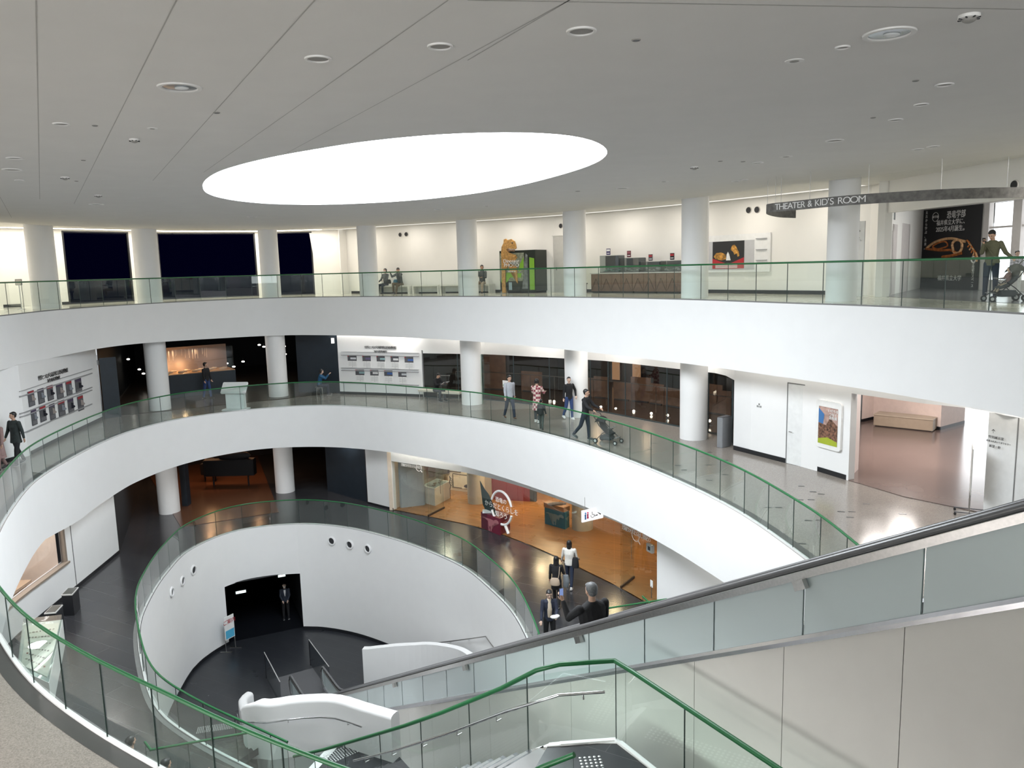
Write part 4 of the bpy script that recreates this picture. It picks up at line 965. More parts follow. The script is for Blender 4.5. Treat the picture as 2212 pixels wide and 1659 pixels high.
# waste bin beside the booth
P = W3.w(px(W3, 1099, 620), Z3, -.4); t = thing('waste_bin', 'pale green-grey bin with dark lid left of the photo booth', 'bin', tuple(P))
bm = B(); box(bm, (0, 0, .29), (.34, .4, .58), bev=.02); obj('body', bm, mat('bin_grey', (.35, .37, .33), .5), t)
bm = B(); box(bm, (0, 0, .60), (.38, .44, .04), bev=.01); obj('lid', bm, mat('bin_lid', (.06, .07, .06), .4), t)
# photo booth
M, w, h = wrect(W3, 1106, 541, 1182, 633, -.95); h = max(h, 1.9); P = Vector((M.translation.x, M.translation.y, Z3)); R = M.to_3x3().to_4x4()
t = thing('photo_booth', 'green and black photo booth with a cut-out dinosaur head rising above it', 'photo booth', tuple(P))
def lp(bm, pts, z0, z1):
    """a flat-faced plate cut to an outline, thickness z0..z1 out of the panel"""
    a = [bm.verts.new(R @ Vector((x, y, z0))) for x, y in pts]; b = [bm.verts.new(R @ Vector((x, y, z1))) for x, y in pts]; n = len(pts)
    fs = [bm.faces.new(a[::-1]), bm.faces.new(b)]+[bm.faces.new((a[i], a[(i+1) % n], b[(i+1) % n], b[i])) for i in range(n)]
    bmesh.ops.recalc_face_normals(bm, faces=fs)
BG = mat('booth_dark', (.012, .018, .012), .4); LIME = mat('lime_green', (.20, .42, .03), .5); TAN = mat('dinosaur_tan', (.50, .27, .08), .6, noise=(14, .35)); TAN2 = mat('dinosaur_brown', (.22, .12, .06), .6, noise=(14, .3)); PALEM = mat('foliage_pale', (.25, .27, .2), .6, noise=(10, .4))
bm = B(); box(bm, None, (w, 1.85, 1.0), M=R @ Matrix.Translation((0, .08+.925, -.42))); obj('cabin', bm, BG, t)
bm = B(); lp(bm, [(-w*.48, .55), (w*.16, .55), (w*.2, 1.0), (w*.19, 1.82), (-w*.48, 1.82)], .08, .10); obj('front_panel', bm, PALEM, t)
bm = B(); lp(bm, [(w*.04, .95), (w*.18, 1.15), (w*.18, 1.62), (w*.08, 1.3)], .10, .115); obj('green_patch', bm, LIME, t)
bm = B(); lp(bm, [(-w*.46, .5), (-w*.30, .5), (-w*.2, .72), (w*.1, .7), (w*.12, .9), (-w*.42, .95)], .10, .115); obj('green_patch', bm, LIME, t)
bm = B(); lp(bm, [(w*.34, .15), (w*.47, .15), (w*.47, 1.55), (w*.34, 1.6)], .085, .10); obj('side_strip', bm, LIME, t)
bm = B(); lp(bm, [(w*.12, .2), (w*.29, .2), (w*.29, 1.7), (w*.24, 1.78), (w*.2, 1.3)], .085, .10); obj('side_picture', bm, mat('booth_picture', (.16, .17, .17), .5, noise=(5, .5)), t)
bm = B(); lp(bm, [(-w*.25, .15), (-w*.16, .15), (-w*.16, .5), (-w*.25, .5)], .085, .1); obj('screen', bm, mat('screen_pale', (.3, .4, .45), .3), t)
bm = B(); lp(bm, [(-w*.42, .02), (-w*.30, .02), (-w*.33, .5), (-w*.30, 1.1), (-w*.22, 1.25), (w*.0, 1.2), (w*.02, .45), (-w*.02, .55), (-w*.06, 1.0), (-w*.2, 1.02), (-w*.22, 1.4), (-w*.05, 1.45), (w*.02, 1.62), (-w*.05, 1.7), (-w*.17, 1.72), (-w*.3, 1.9), (-w*.42, 1.75), (-w*.42, 1.2)], .12, .17); obj('dinosaur_body', bm, TAN, t)
bm = B(); lp(bm, [(-w*.42, 1.72), (-w*.40, 2.1), (-w*.34, 2.28), (-w*.33, 2.44), (-w*.27, 2.47), (-w*.24, 2.40), (-w*.12, 2.44), (-w*.03, 2.33), (w*.0, 2.18), (w*.01, 2.02), (-w*.05, 1.96), (-w*.14, 2.0), (-w*.22, 2.04), (-w*.27, 1.98), (-w*.22, 1.86), (-w*.12, 1.78), (w*.0, 1.72), (-w*.04, 1.62), (-w*.18, 1.6), (-w*.3, 1.66)], .12, .19); obj('dinosaur_head', bm, TAN, t)
bm = B(); lp(bm, [(-w*.22, 2.03), (-w*.13, 1.99), (-w*.02, 1.96), (-w*.03, 1.88), (-w*.12, 1.9), (-w*.2, 1.88), (-w*.25, 1.97)], .19, .2); obj('mouth', bm, TAN2, t)
bm = B(); ball(bm, R @ Vector((-w*.09, 2.27, .19)), (.035, .035, .035), 10); obj('eye', bm, INK, t)
for k in range(6):
    bm = B(); x = -w*.17+k*w*.028; cyl(bm, R @ Vector((x, 2.0, .2)), R @ Vector((x+.01, 1.93, .2)), .012, .002, 6); obj('tooth', bm, PAPER, t)
o = text('lettering', 'Dinosaur\nPHOTO', .235, R @ Matrix.Translation((-w*.13, 1.36, .2)), PAPER, t, space=.8, ext=.006)
o = text('lettering', 'PREMIUM', .10, R @ Matrix.Translation((-w*.12, .98, .2)), PAPER, t)
# recessed door right of the booth
M, w, h = wrect(W3, 1195, 508, 1222, 632, -.01); P, R = local(M); bm = B(); plate(bm, R, 0, 0, w, h, 0, .012); t = obj('door_2', bm, mat('shaded_door', (.50, .49, .46), .6)); t.location = P; t['kind'] = 'structure'
bm = B(); plate(bm, R, 0, h/2, w+.06, .05, 0, .03); plate(bm, R, -w/2, 0, .05, h, 0, .03); obj('door_frame', bm, CREAM, t)
bm = B(); plate(bm, R, -w*.2, -h*.08, .03, .14, .012, .03); obj('door_handle', bm, GREY, t)
# green poster on a small dark stool
d = px(W3, 1276, 620); P = W3.w(d, Z3, -.7); n = W3.nrm(d); R = frame((0, 0, 0), (-n.x, -n.y, 0)).to_3x3().to_4x4()
t = thing('stool', 'small dark stool under the green poster left of the brown cabinets', 'stool', tuple(P))
bm = B(); box(bm, None, (.5, .04, .32), M=R @ Matrix.Translation((0, .40, 0))); obj('seat', bm, CHAR, t)
for sx in (-1, 1):
    for sz in (-1, 1): bm = B(); box(bm, None, (.035, .39, .035), M=R @ Matrix.Translation((sx*.2, .195, sz*.12))); obj('leg', bm, CHAR, t)
t = thing('poster_board', 'lime green poster board with a dark rectangle, standing on the stool', 'poster', tuple(P+Vector((0, 0, .425))))
bm = B(); plate(bm, R, 0, .375, .44, .75, -.01, .02); obj('board', bm, LIME, t)
bm = B(); box(bm, None, (.3, .26, .006), M=R @ Matrix.Translation((.03, .47, .014)) @ Matrix.Rotation(.1, 4, 'Z')); obj('dark_panel', bm, CHAR, t)
bm = B(); plate(bm, R, -.02, .14, .34, .22, .01, .004); obj('white_field', bm, PAPER, t)
bm = B(); cyl(bm, R @ Vector((-.02, .04, .016)), R @ Vector((-.02, .2, .016)), .03, .0, 8); obj('figure_mark', bm, mat('forest_ink', (.03, .12, .05), .5), t)
# brown cabinets with continuous worktop
cabx = [1304, 1349, 1397, 1447, 1496]; WOOD = mat('walnut_front', (.15, .085, .055), .5, noise=(9, .18)); WOODD = mat('walnut_line', (.05, .03, .02), .5)
for k in range(4):
    a, b = px(W3, cabx[k], 620), px(W3, cabx[k+1], 620); d = (a+b)/2; w = abs(b-a)-.015; P = W3.w(d, Z3, -.65); n = W3.nrm(d); R = frame((0, 0, 0), (-n.x, -n.y, 0)).to_3x3().to_4x4()
    t = thing('cabinet', '%s of the four brown cabinets on the top floor' % ['leftmost', 'second from left', 'second from right', 'rightmost'][k], 'cabinet', tuple(P), 0, 'brown cabinets under the worktop')
    bm = B(); box(bm, None, (w, .72, .5), M=R @ Matrix.Translation((0, .44, 0))); obj('body', bm, WOOD, t)
    bm = B(); box(bm, None, (w-.05, .08, .42), M=R @ Matrix.Translation((0, .04, -.02))); obj('plinth', bm, BLACK, t)
    for sx in (-1, 1):
        bm = B(); plate(bm, R, sx*w*.25, .44, w*.47, .68, .25, .018); dr_ = obj('door', bm, WOOD, t)
        bm = B(); c_ = [R @ Vector((sx*w*.25-w*.22, .12, .272)), R @ Vector((sx*w*.25, .6, .272)), R @ Vector((sx*w*.25+w*.22, .12, .272))]; tube(bm, c_, .009, 5); obj('brace', bm, WOODD, dr_)
a, b = px(W3, 1302, 620), px(W3, 1497, 620); bm = B(); slab_along(bm, W3, a, b, Z3+.81, Z3+.845, -.92, -.36, .5); o = obj('worktop', bm, mat('pale_worktop', (.55, .55, .52), .4)); tag(o, 'pale worktop running over the brown cabinets', 'worktop')
CG = glassmat('case_glass', (.62, .66, .66), .08); FOS = mat('fossil_grey', (.33, .34, .33), .8, noise=(30, .3), bump=.3)
for k, (x0, x1, yt, s0, s1) in enumerate(((1321, 1361, 551, 1328, 1338), (1368, 1409, 556, 1375, 1385), (1413, 1453, 564, 1421, 1432), (1455, 1493, 562, 1468, 1478))):
    a, b = px(W3, x0, 600), px(W3, x1, 600); d = (a+b)/2; w = abs(b-a); P = W3.w(d, Z3+.846, -.62); n = W3.nrm(d); R = frame((0, 0, 0), (-n.x, -n.y, 0)).to_3x3().to_4x4()
    off_ = Path([tuple(W3.w(a, 0, -.62))[:2], tuple(W3.w(b, 0, -.62))[:2]]); h = off_.hit((x0+x1)/2, yt)[1]-P.z
    t = thing('display_case', '%s dark glass fossil case standing on the pale worktop' % ['leftmost', 'second', 'third', 'rightmost'][k], 'display case', tuple(P), 0, 'glass cases on the worktop')
    bm = B(); box(bm, None, (w, .03, .44), M=R @ Matrix.Translation((0, .015, 0))); obj('base', bm, CHAR, t)
    bm = B(); box(bm, None, (w, h-.03, .02), M=R @ Matrix.Translation((0, h/2, -.2))); obj('back_panel', bm, mat('case_back', (.10, .105, .11), .5), t)
    bm = B(); box(bm, None, (w-.01, h-.03, .42), M=R @ Matrix.Translation((0, h/2+.015, .01))); obj('glass_hood', bm, CG, t)
    t2 = thing('fossil_model', '%s small fossil model inside the dark glass case on the worktop' % ['pale green', 'brownish', 'low grey', 'tall grey'][k], 'fossil', tuple(P+Vector((0, 0, .031))), 0, 'fossil models in the glass cases')
    bm = B(); random.seed(k+3)
    for i in range(6): ball(bm, R @ Vector(((i/5-.5)*w*.7, .05+.05*math.sin(i*1.3+k), random.uniform(-.05, .05))), (.07, .045, .05), 10)
    obj('bones', bm, FOS if k else mat('fossil_green', (.2, .33, .3), .8), t2, True)
    bm = B(); box(bm, None, (w*.8, .025, .2), M=R @ Matrix.Translation((0, .0125, 0))); obj('stand', bm, GREY, t2)
    t3 = thing('sign_card', '%s small dark sign card on top of the fossil case' % ['violet', 'maroon', 'red-topped', 'red and black'][k], 'sign', tuple(P+Vector((0, 0, h+.016))+(R @ Vector(((s0+s1)/2-(x0+x1)/2, 0, 0)))*(w/(x1-x0))), 0, 'sign cards on the fossil cases')
    bm = B(); plate(bm, R, 0, .14, .2, .26, -.01, .015); obj('card', bm, [mat('violet_card', (.04, .03, .12), .5), mat('maroon_card', (.10, .02, .03), .5), CHAR, INK][k], t3)
    bm = B(); plate(bm, R, 0, .2, .17, .08, .006, .004); obj('emblem', bm, [PAPER, mat('rose_print', (.3, .1, .12), .5), REDM, REDM][k], t3)
    bm = B(); plate(bm, R, 0, .08, .14, .03, .006, .004); obj('caption', bm, PAPER, t3)
# wall board with poster
M, w, h = wrect(W3, 1500, 507, 1666, 588, -.02); P, R = local(M); t = thing('notice_board', 'large white wall board with a red and black poster on grey ground', 'notice board', tuple(P))
bm = B(); plate(bm, R, 0, 0, w, h, 0, .06); g = list(bm.verts); obj('frame', bm, PAPER, t)
def sub(bx, name, m, z=.06, t_=.01):
    M2_, w2, h2 = wrect(W3, *bx, -.02); q = M2_.translation-P; bm = B(); box(bm, None, (w2, h2, t_), M=Matrix.Translation(q) @ R @ Matrix.Translation((0, 0, z+t_/2))); return obj(name, bm, m, t), q, w2, h2
sub((1505, 521, 1632, 583), 'grey_field', mat('board_grey', (.5, .5, .51), .6))
_, q, w2, h2 = sub((1543, 521, 1611, 580), 'poster', INK, .07, .01); RR = Matrix.Translation(q) @ R
bm = B(); pts = [(-w2/2, -h2/2), (w2/2, -h2/2), (w2/2, -h2*.10), (w2*.06, -h2*.32), (-w2*.04, -h2*.32), (-w2/2, -h2*.12)]
bm.faces.new([bm.verts.new(RR @ Vector((x, y, .083))) for x, y in pts]); obj('poster_red_field', bm, mat('poster_red', (.42, .02, .03), .5), t)
for nm, pts, m in (('poster_dinosaur', [(.08, .18), (.13, .34), (.2, .37), (.26, .28), (.34, .1), (.36, -.05), (.3, -.08), (.28, .05), (.2, .0), (.17, .1)], mat('poster_gold', (.45, .22, .04), .5, noise=(9, .8))), ('poster_crowd', [(-.46, -.05), (-.38, .08), (-.22, .1), (-.08, .02), (-.06, -.15), (-.2, -.2), (-.4, -.14)], mat('poster_gold', (.45, .22, .04), .5, noise=(9, .8))), ('poster_figure', [(-.06, -.2), (-.04, .02), (0, .12), (.04, .02), (.09, -.2)], PAPER)):
    bm = B(); bm.faces.new([bm.verts.new(RR @ Vector((x*w2, y*h2, .084))) for x, y in pts]); obj(nm, bm, m, t)
bm = B()
for i in range(3): box(bm, None, (w2*.7, h2*.025, .003), M=RR @ Matrix.Translation((-w2*.05, -h2*(.37+.045*i), .085)))
obj('poster_caption', bm, PAPER, t)
for i, y in enumerate((515, 539, 562)):
    M2_, w2, h2 = wrect(W3, 1637, y-1, 1660, y+1, -.02); q = M2_.translation-P; bm = B(); box(bm, None, (w2, .025, .05), M=Matrix.Translation(q) @ R @ Matrix.Translation((0, 0, .08))); obj('leaflet_shelf', bm, LEDGE, t)
# info stand at the far left of the top floor
P = at(47, 668, Z3); t = thing('info_stand', 'thin grey stand with a small framed sign by the leftmost column', 'sign stand', tuple(P))
bm = B(); cyl(bm, (0, 0, .012), (0, 0, 1.0), .018); obj('pole', bm, STEEL, t)
bm = B(); cyl(bm, (0, 0, 0), (0, 0, .015), .15, seg=24); obj('base', bm, STEEL, t)
bm = B()
for a, b in (((-.13, 0, .98), (.13, 0, .98)), ((.13, 0, .98), (.13, 0, 1.2)), ((.13, 0, 1.2), (-.13, 0, 1.2)), ((-.13, 0, 1.2), (-.13, 0, .98))): cyl(bm, a, b, .012, seg=8)
obj('frame', bm, GREY, t)
bm = B(); box(bm, (0, 0, 1.09), (.24, .006, .2)); obj('sheet', bm, mat('sheet_pale', (.6, .58, .5), .6), t)
# curved hanging sign
ZBND = 17.02; bp_ = [(1718, 471), (1690, 470), (1668, 466.5), (1656, 461), (1660, 459.5), (1673.5, 458), (1723, 453.5), (1791, 446.8), (1872, 440.6), (1950, 436), (2023, 432), (2120, 428.5), (2212, 427), (2330, 426)]
bpts = [atxy(x, y, ZBND) for x, y in bp_]
HS = Path([tuple(v) for v in spline(bpts, 5, closed=False)], ctr=(40, 20))
t = thing('hanging_sign', 'curved dark grey band sign hanging from the ceiling, lettered THEATER & KID\'S ROOM', 'hanging sign', tuple(HS.w(0, ZBND))); O = Vector(t.location)
bm = B(); A = []
for d in HS.sub(0, HS.len, .3): A.append([bm.verts.new(v-O) for v in (HS.w(d, ZBND, -.015), HS.w(d, ZBND+.225, -.015), HS.w(d, ZBND+.225, .015), HS.w(d, ZBND, .015))])
for p, q in zip(A, A[1:]):
    for k in range(4): f = bm.faces.new((p[k], p[(k+1) % 4], q[(k+1) % 4], q[k])); f.smooth = True
bmesh.ops.recalc_face_normals(bm, faces=bm.faces[:]); o = obj('band', bm, mat('mottled_band', (.13, .125, .115), .6, noise=(9, .35)), t); o.data.set_sharp_from_angle(angle=.6)
front = Path([tuple(HS.pt(d)) for d in HS.sub(HS.L[18], HS.len, .25)], ctr=(40, 20))
la = front.hit(1676, 440)[0]; lb = front.hit(1872, 428)[0]; S_ = "THEATER & KID'S ROOM"; wd = {'I': .5, ' ': .55, "'": .35, 'M': 1.25, 'O': 1.2, '&': 1.1, 'T': .9, 'E': .85, 'R': .95, 'S': .9, 'K': .95, 'D': 1.05, 'H': 1.0, 'A': 1.0}
tot = sum(wd[c] for c in S_); acc = 0
for c in S_:
    d = la+(lb-la)*(acc+wd[c]/2)/tot; acc += wd[c]
    if c == ' ': continue
    p = front.pt(d); n = front.nrm(d)
    if n.dot(p) > 0: n = -n
    M = frame((p.x+n.x*.02-O.x, p.y+n.y*.02-O.y, ZBND+.112-O.z), (n.x, n.y, 0)); text('letter', c, .215, M, mat('pale_letter', (.75, .74, .72), .5), t, sx=1.15)
for x in (1657, 1675, 1687, 1749, 1875, 2031, 2173):
    hpath = HS if x == 1687 else front; hh = hpath.hit(x, 432); p = hpath.pt(hh[0]); bm = B(); cyl(bm, Vector((p.x, p.y, ZBND+.22))-O, Vector((p.x, p.y, CZ+.13))-O, .006, seg=6); obj('suspension_rod', bm, STEEL, t)
# white panel with arrow beside the widest column
P = at(1856, 640, Z3); t = thing('direction_sign', 'tall narrow white sign panel with a small arrow beside the widest column', 'sign', tuple(P)); R = frame((0, 0, 0), (-P.x, -P.y, 0)).to_3x3().to_4x4()
bm = B(); plate(bm, R, -.06, 1.15, .3, 2.3, 0, .03); obj('board', bm, PAPER, t); text('lettering', '→', .13, R @ Matrix.Translation((-.08, 2.0, .035)), GREY, t); text('lettering', '1F\nトイレ', .07, R @ Matrix.Translation((-.08, 1.75, .035)), GREY, t)
bm = B(); plate(bm, R, .095, 1.15, .012, 2.3, .03, .004); obj('edge', bm, GREY, t)
# doors and exit sign in the recess
for k, bx in enumerate(((1916, 483, 1936, 637), (1946, 484, 1980, 630))):
    M, w, h = wrect(rec, *bx, -.0); P, R = local(M); bm = B(); plate(bm, R, 0, 0, w, h, .0, .03); o = obj('door_%d' % (3+k), bm, mat('recess_door', (.58, .54, .52), .5)); o.location = P; o['kind'] = 'structure'
    bm = B(); plate(bm, R, w*.38*(1 if k else -1), -h*.08, .03, .12, .03, .03); obj('door_handle', bm, GREY, o)
M, w, h = wrect(rec, 1926, 458, 1934, 474, -.02); P, R = local(M); t = thing('exit_sign', 'small lit greenish white exit sign above the recess door', 'sign', tuple(P)); bm = B(); plate(bm, R, 0, 0, w, h, 0, .06); obj('lit_face', bm, emis('exit_glow', (.6, 1, .9), 1.5), t)
bm = B(); plate(bm, R, 0, 0, w*1.1, h*1.06, -.02, .04); obj('housing', bm, GREY, t)
# black banner
M, w, h = wrect(ban, 1989, 448, 2121, 625, -.05); P, R = local(M); t = thing('banner', 'tall black banner with white Japanese lettering and an orange fossil skull', 'banner', tuple(P))
bm = B(); plate(bm, R, 0, 0, w, h, 0, .012); obj('cloth', bm, mat('banner_black', (.012, .012, .014), .35), t)
BW = mat('banner_white', (.75, .74, .72), .5)
def btx(s, x, y, size, sx=1, sp=1): text('lettering', s, size, R @ Matrix.Translation((x*w, y*h, .016)), BW, t, sx=sx, space=sp, ext=.003)
btx('恐竜学部', .09, .405, h*.100, .80); btx('福井県立大学に、', .02, .318, h*.072, .92); btx('2025年4月誕生。', .02, .238, h*.076, .95); btx('\n'.join('太古から学ぶ、未来。'), -.42, .24, .13, 1, 1.1)
btx('福井県立大学', .03, -.365, .2); btx('\n'.join('学校紹介スペース'), .41, -.32, .12, 1, .9)
bm = B(); tube(bm, [R @ Vector((w*-.26+.16*math.cos(a), h*.40+.16*math.sin(a), .016)) for a in [2*PI*i/24 for i in range(24)]], .008, 5, closed=True); obj('ring_mark', bm, BW, t); btx('新学部', -.26, .40, .10)
bm = B(); tube(bm, [R @ Vector((w*.41+.1*math.cos(a), h*-.14+.1*math.sin(a), .016)) for a in [2*PI*i/20 for i in range(20)]], .025, 5, closed=True); obj('ring_mark', bm, BW, t)
SKM = mat('skull_orange', (.40, .12, .025), .5, noise=(8, .5)); SKP = mat('skull_pale', (.62, .36, .18), .5, noise=(8, .4))
def stroke(pts, r, m, nm, closed=False):
    bm = B(); P_ = spline([(x, y, 0) for x, y in pts], 5, closed=closed); tube(bm, [R @ Vector((v.x*w, v.y*h, .02)) for v in P_], r, 6, closed=closed); obj(nm, bm, m, t, True)
stroke([(-.38, .02), (-.26, .08), (-.1, .115), (.05, .12), (.18, .095), (.27, .075)], .05, SKP, 'skull_bone')
stroke([(-.4, .01), (-.28, -.005), (-.12, -.02), (.04, -.02), (.12, -.05)], .045, SKM, 'skull_bone')
stroke([(-.28, .03), (-.2, .07), (-.06, .085), (-.02, .04), (-.1, .01), (-.22, .005)], .03, SKM, 'skull_bone', True)
stroke([(.06, .06), (.12, .1), (.2, .08), (.22, .01), (.18, -.05), (.1, -.05), (.07, 0)], .05, SKP, 'skull_bone', True)
stroke([(-.1, -.1), (.04, -.09), (.16, -.07), (.22, -.06)], .055, SKM, 'jaw_bone')
for i in range(6): stroke([(.29+.03*i, .09-.03*i), (.34+.025*i, .045-.03*i), (.31+.03*i, .01-.035*i)], .03, SKP if i % 2 else SKM, 'neck_bone')
# ============================================================ middle-floor things
# information podium
P = at(503, 889, Z2)+Vector((0, .45, 0)); t = thing('information_podium', 'white information podium with tilted top behind the middle floor balustrade', 'podium', tuple(P), -.08)
PW = mat('podium_white', (.72, .74, .74), .4)
bm = B(); box(bm, (0, 0, .03), (1.12, .6, .06), bev=.015); obj('base', bm, PW, t)
bm = B(); box(bm, (0, .03, .5), (.84, .28, .9), bev=.02); obj('body', bm, PW, t)
bm = B(); box(bm, (0, -.02, 1.0), (1.16, .6, .12), rx=.85, bev=.03); obj('tilted_top', bm, PW, t)
# hall display case
fa, fb = Vector(atxy(352, 863, Z2)), Vector(atxy(512, 846, Z2)); DP = Path([tuple(fa), tuple(fb)]); w = (fb-fa).length; mid = (fa+fb)/2; n = DP.nrm(w/2); R = frame((0, 0, 0), (-n.x, -n.y, 0)).to_3x3().to_4x4()
zb = DP.hit(430, 806)[1]-Z2; zt = DP.hit(430, 752)[1]-Z2
t = thing('display_case', 'long lit museum showcase glowing amber in the dark hall behind the left column', 'showcase', (mid.x, mid.y, Z2))
bm = B(); box(bm, None, (w, zb, 1.6), M=R @ Matrix.Translation((0, zb/2, -.8))); obj('base', bm, NAVY, t)
bm = B(); box(bm, None, (w, .03, 1.5), M=R @ Matrix.Translation((0, zb+.015, -.8))); obj('deck', bm, mat('amber_wood', (.45, .25, .11), .5), t)
bm = B(); box(bm, None, (w, zt-zb, .04), M=R @ Matrix.Translation((0, (zt+zb)/2, -1.58))); obj('back_panel', bm, mat('showcase_back', (.26, .19, .15), .6), t)
bm = B(); box(bm, None, (w*.97, zt-zb, .01), M=R @ Matrix.Translation((0, (zt+zb)/2, -.02))); obj('glass_front', bm, WINGL, t)
random.seed(5)
for i in range(26):
    bm = B(); x = (random.random()-.5)*w*.66-w*.12; l = random.uniform(.25, .55); box(bm, None, (.025, l, .02), M=R @ Matrix.Translation((x, zt-.1-l/2, -1.2))); obj('hanging_bar', bm, mat('pale_bar', (.55, .42, .3), .4), t)
for i in range(14):
    t2 = thing('specimen', 'small amber-lit bone specimen lying on the showcase deck', 'specimen', (mid.x, mid.y, Z2+zb+.032), 0, 'specimens in the amber showcase')
    bm = B(); x = (i/13-.5)*w*.8; ball(bm, R @ Vector((x, .04, -.5-.3*(i % 3))), (.14, .035, .06), 8); ball(bm, R @ Vector((x+.12, .045, -.5-.3*(i % 3))), (.05, .045, .05), 8); obj('bone', bm, mat('bone_cream', (.6, .45, .3), .6), t2, True)
for x in (-.30, .02, .28):
    q = R @ Vector((w*x, zt-.15, -1.0)); area('showcase_lamp', (mid.x+q.x, mid.y+q.y, Z2+q.z), .3, 4.5, (1, .7, .45), shape='DISK')
for x in (-.36, -.16):
    q = R @ Vector((w*x, zb+.35, -1.2)); l = bpy.data.lights.new('showcase_spot', 'POINT'); l.energy = 14; l.color = (1, .62, .3); l.shadow_soft_size = .06; o = bpy.data.objects.new('showcase_spot', l); COL.objects.link(o); o.location = (mid.x+q.x, mid.y+q.y, Z2+q.z)
# lamps and signs in the dark hall
def litbox(name, P, M, w, h, d, m, label, cat):
    t = thing(name, label, cat, tuple(P)); bm = B(); box(bm, None, (w, h, d), M=M); obj('housing', bm, GREY, t)
    bm = B(); box(bm, None, (w*.9, h*.9, .01), M=M @ Matrix.Translation((0, 0, d/2+.006))); obj('lit_face', bm, m, t); return t
hallR = frame((0, 0, 0), (.35, -.94, 0)).to_3x3().to_4x4(); WGLOW = emis('white_glow', (1, 1, .97), 2.2)
PX = Path([tuple(E2a+(E2b-E2a)*-.3+Vector((0, .35))), tuple(E2b+(E2b-E2a)*.1+Vector((0, .2)))])
for (x, y, w_, h_, lab) in ((718.5, 736, .16, .28, 'small lit white sign at the top right of the dark hall doorway'), (216, 783, .28, .2, 'small pale sign box beside the top left edge of the dark hall doorway')):
    hh = PX.hit(x, y); q = PX.w(hh[0], hh[1]); litbox('hall_sign', q, hallR, w_, h_, .05, WGLOW if x > 500 else mat('dim_sign', (.5, .5, .5), .5), lab, 'sign')
far_ = Path([tuple(E2a+Vector((-.35, .94))*9), tuple(E2b+Vector((-.35, .94))*9)])
for i, (x, y) in enumerate(((277, 776), (301, 798), (310, 807), (560, 745), (570, 749), (614, 748), (616, 765), (480, 780), (490, 785), (505, 792), (525, 781))):
    hh = far_.hit(x, y); q = far_.w(hh[0], hh[1]); t = thing('hall_spotlight', 'small bright spotlight deep inside the dark hall of the middle floor', 'spotlight', tuple(q), 0, 'spotlights deep in the dark hall')
    bm = B(); ball(bm, (0, 0, 0), (.09, .05, .045), 10); obj('lens', bm, emis('spot_glow', (1, .93, .82), 5), t, True); bm = B(); cyl(bm, (0, .02, .02), (0, .04, .2), .02); obj('stem', bm, DARK, t)
# dark blue walls inside the hall doorway
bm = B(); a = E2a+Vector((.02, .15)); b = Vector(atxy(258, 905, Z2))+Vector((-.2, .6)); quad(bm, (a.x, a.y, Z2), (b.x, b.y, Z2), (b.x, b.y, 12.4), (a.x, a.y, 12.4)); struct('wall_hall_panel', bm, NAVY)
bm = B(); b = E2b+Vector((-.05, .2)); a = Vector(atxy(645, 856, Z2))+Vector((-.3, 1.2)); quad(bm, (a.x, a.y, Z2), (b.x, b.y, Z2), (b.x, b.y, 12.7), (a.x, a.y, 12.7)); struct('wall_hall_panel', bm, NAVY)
# padded bench by the dark glass bay
def seat(P, L, rz, label):
    t = thing('padded_bench', label, 'bench', tuple(P), rz, 'padded benches by the dark glass bay')
    bm = B(); box(bm, (0, 0, .40), (L, .5, .09), bev=.02); obj('seat', bm, mat('cream_pad', (.62, .57, .48), .6), t)
    for sx in (-1, 1):
        for sy in (-1, 1): bm = B(); cyl(bm, (sx*(L/2-.06), sy*.19, 0), (sx*(L/2-.06), sy*.19, .36), .016); obj('leg', bm, CHROME, t)
    return t
seat(at(972, 866, Z2)+Vector((.05, 0, 0)), 1.15, -.42, 'cream padded bench right of the seated visitor on the middle floor')
seat(at(930, 862, Z2)+Vector((.0, .1, 0)), 1.1, -.42, 'cream padded bench under the seated visitor with the open book')
P = at(946, 868, Z2)+Vector((.1, .75, 0)); t = thing('metal_stand', 'thin dark metal stand with a crossbar behind the seated visitor', 'stand', tuple(P))
bm = B(); cyl(bm, (0, 0, 0), (0, 0, 1.15), .02); obj('post', bm, CHAR, t); bm = B(); cyl(bm, (0, 0, 1.12), (.45, -.1, 1.12), .012); obj('crossbar', bm, STEEL, t); bm = B(); cyl(bm, (0, 0, 0), (0, 0, .02), .16, seg=20); obj('base', bm, CHAR, t)
# glass wall of the exhibition: panels, mullions
mx = [928, 990, 1043, 1110, 1187, 1225, 1275, 1313, 1350, 1440, 1530, 1582]
zsh = lambda d: zs2+(zs2b-zs2)*d/S2.len
t = thing('glass_wall', 'dark glass wall with thin mullions along the middle floor corridor', 'glass wall', tuple(S2.w(0, Z2))); O = Vector(t.location)
ds = [0.02]+[px(S2, x, 840) for x in mx[1:]]+[S2.len-.02]; ds = sorted(set(round(d, 3) for d in ds))
for a, b in zip(ds, ds[1:]):
    if b-a < .1: continue
    bm = B(); v = [S2.w(a, Z2+.03, .02), S2.w(b, Z2+.03, .02), S2.w(b, zsh(b), .02), S2.w(a, zsh(a), .02)]; quad(bm, *[p-O for p in v]); obj('glass_pane', bm, glassmat('dark_shop_glass', (.55, .60, .60), .05), t)
for d in ds[1:-1]:
    bm = B(); p = S2.w(d, Z2, .02)-O; cyl(bm, p, p+Vector((0, 0, zsh(d)-Z2)), .022, seg=8); obj('mullion', bm, mat('teal_dark_metal', (.03, .045, .05), .4), t)
bm = B(); n0 = 0; slab_along(bm, S2, .02, S2.len-.02, Z2, Z2+.04, -.02, .06); bmesh.ops.translate(bm, verts=bm.verts[:], vec=-O); obj('sill', bm, mat('teal_dark_metal', (.03, .045, .05), .4), t)
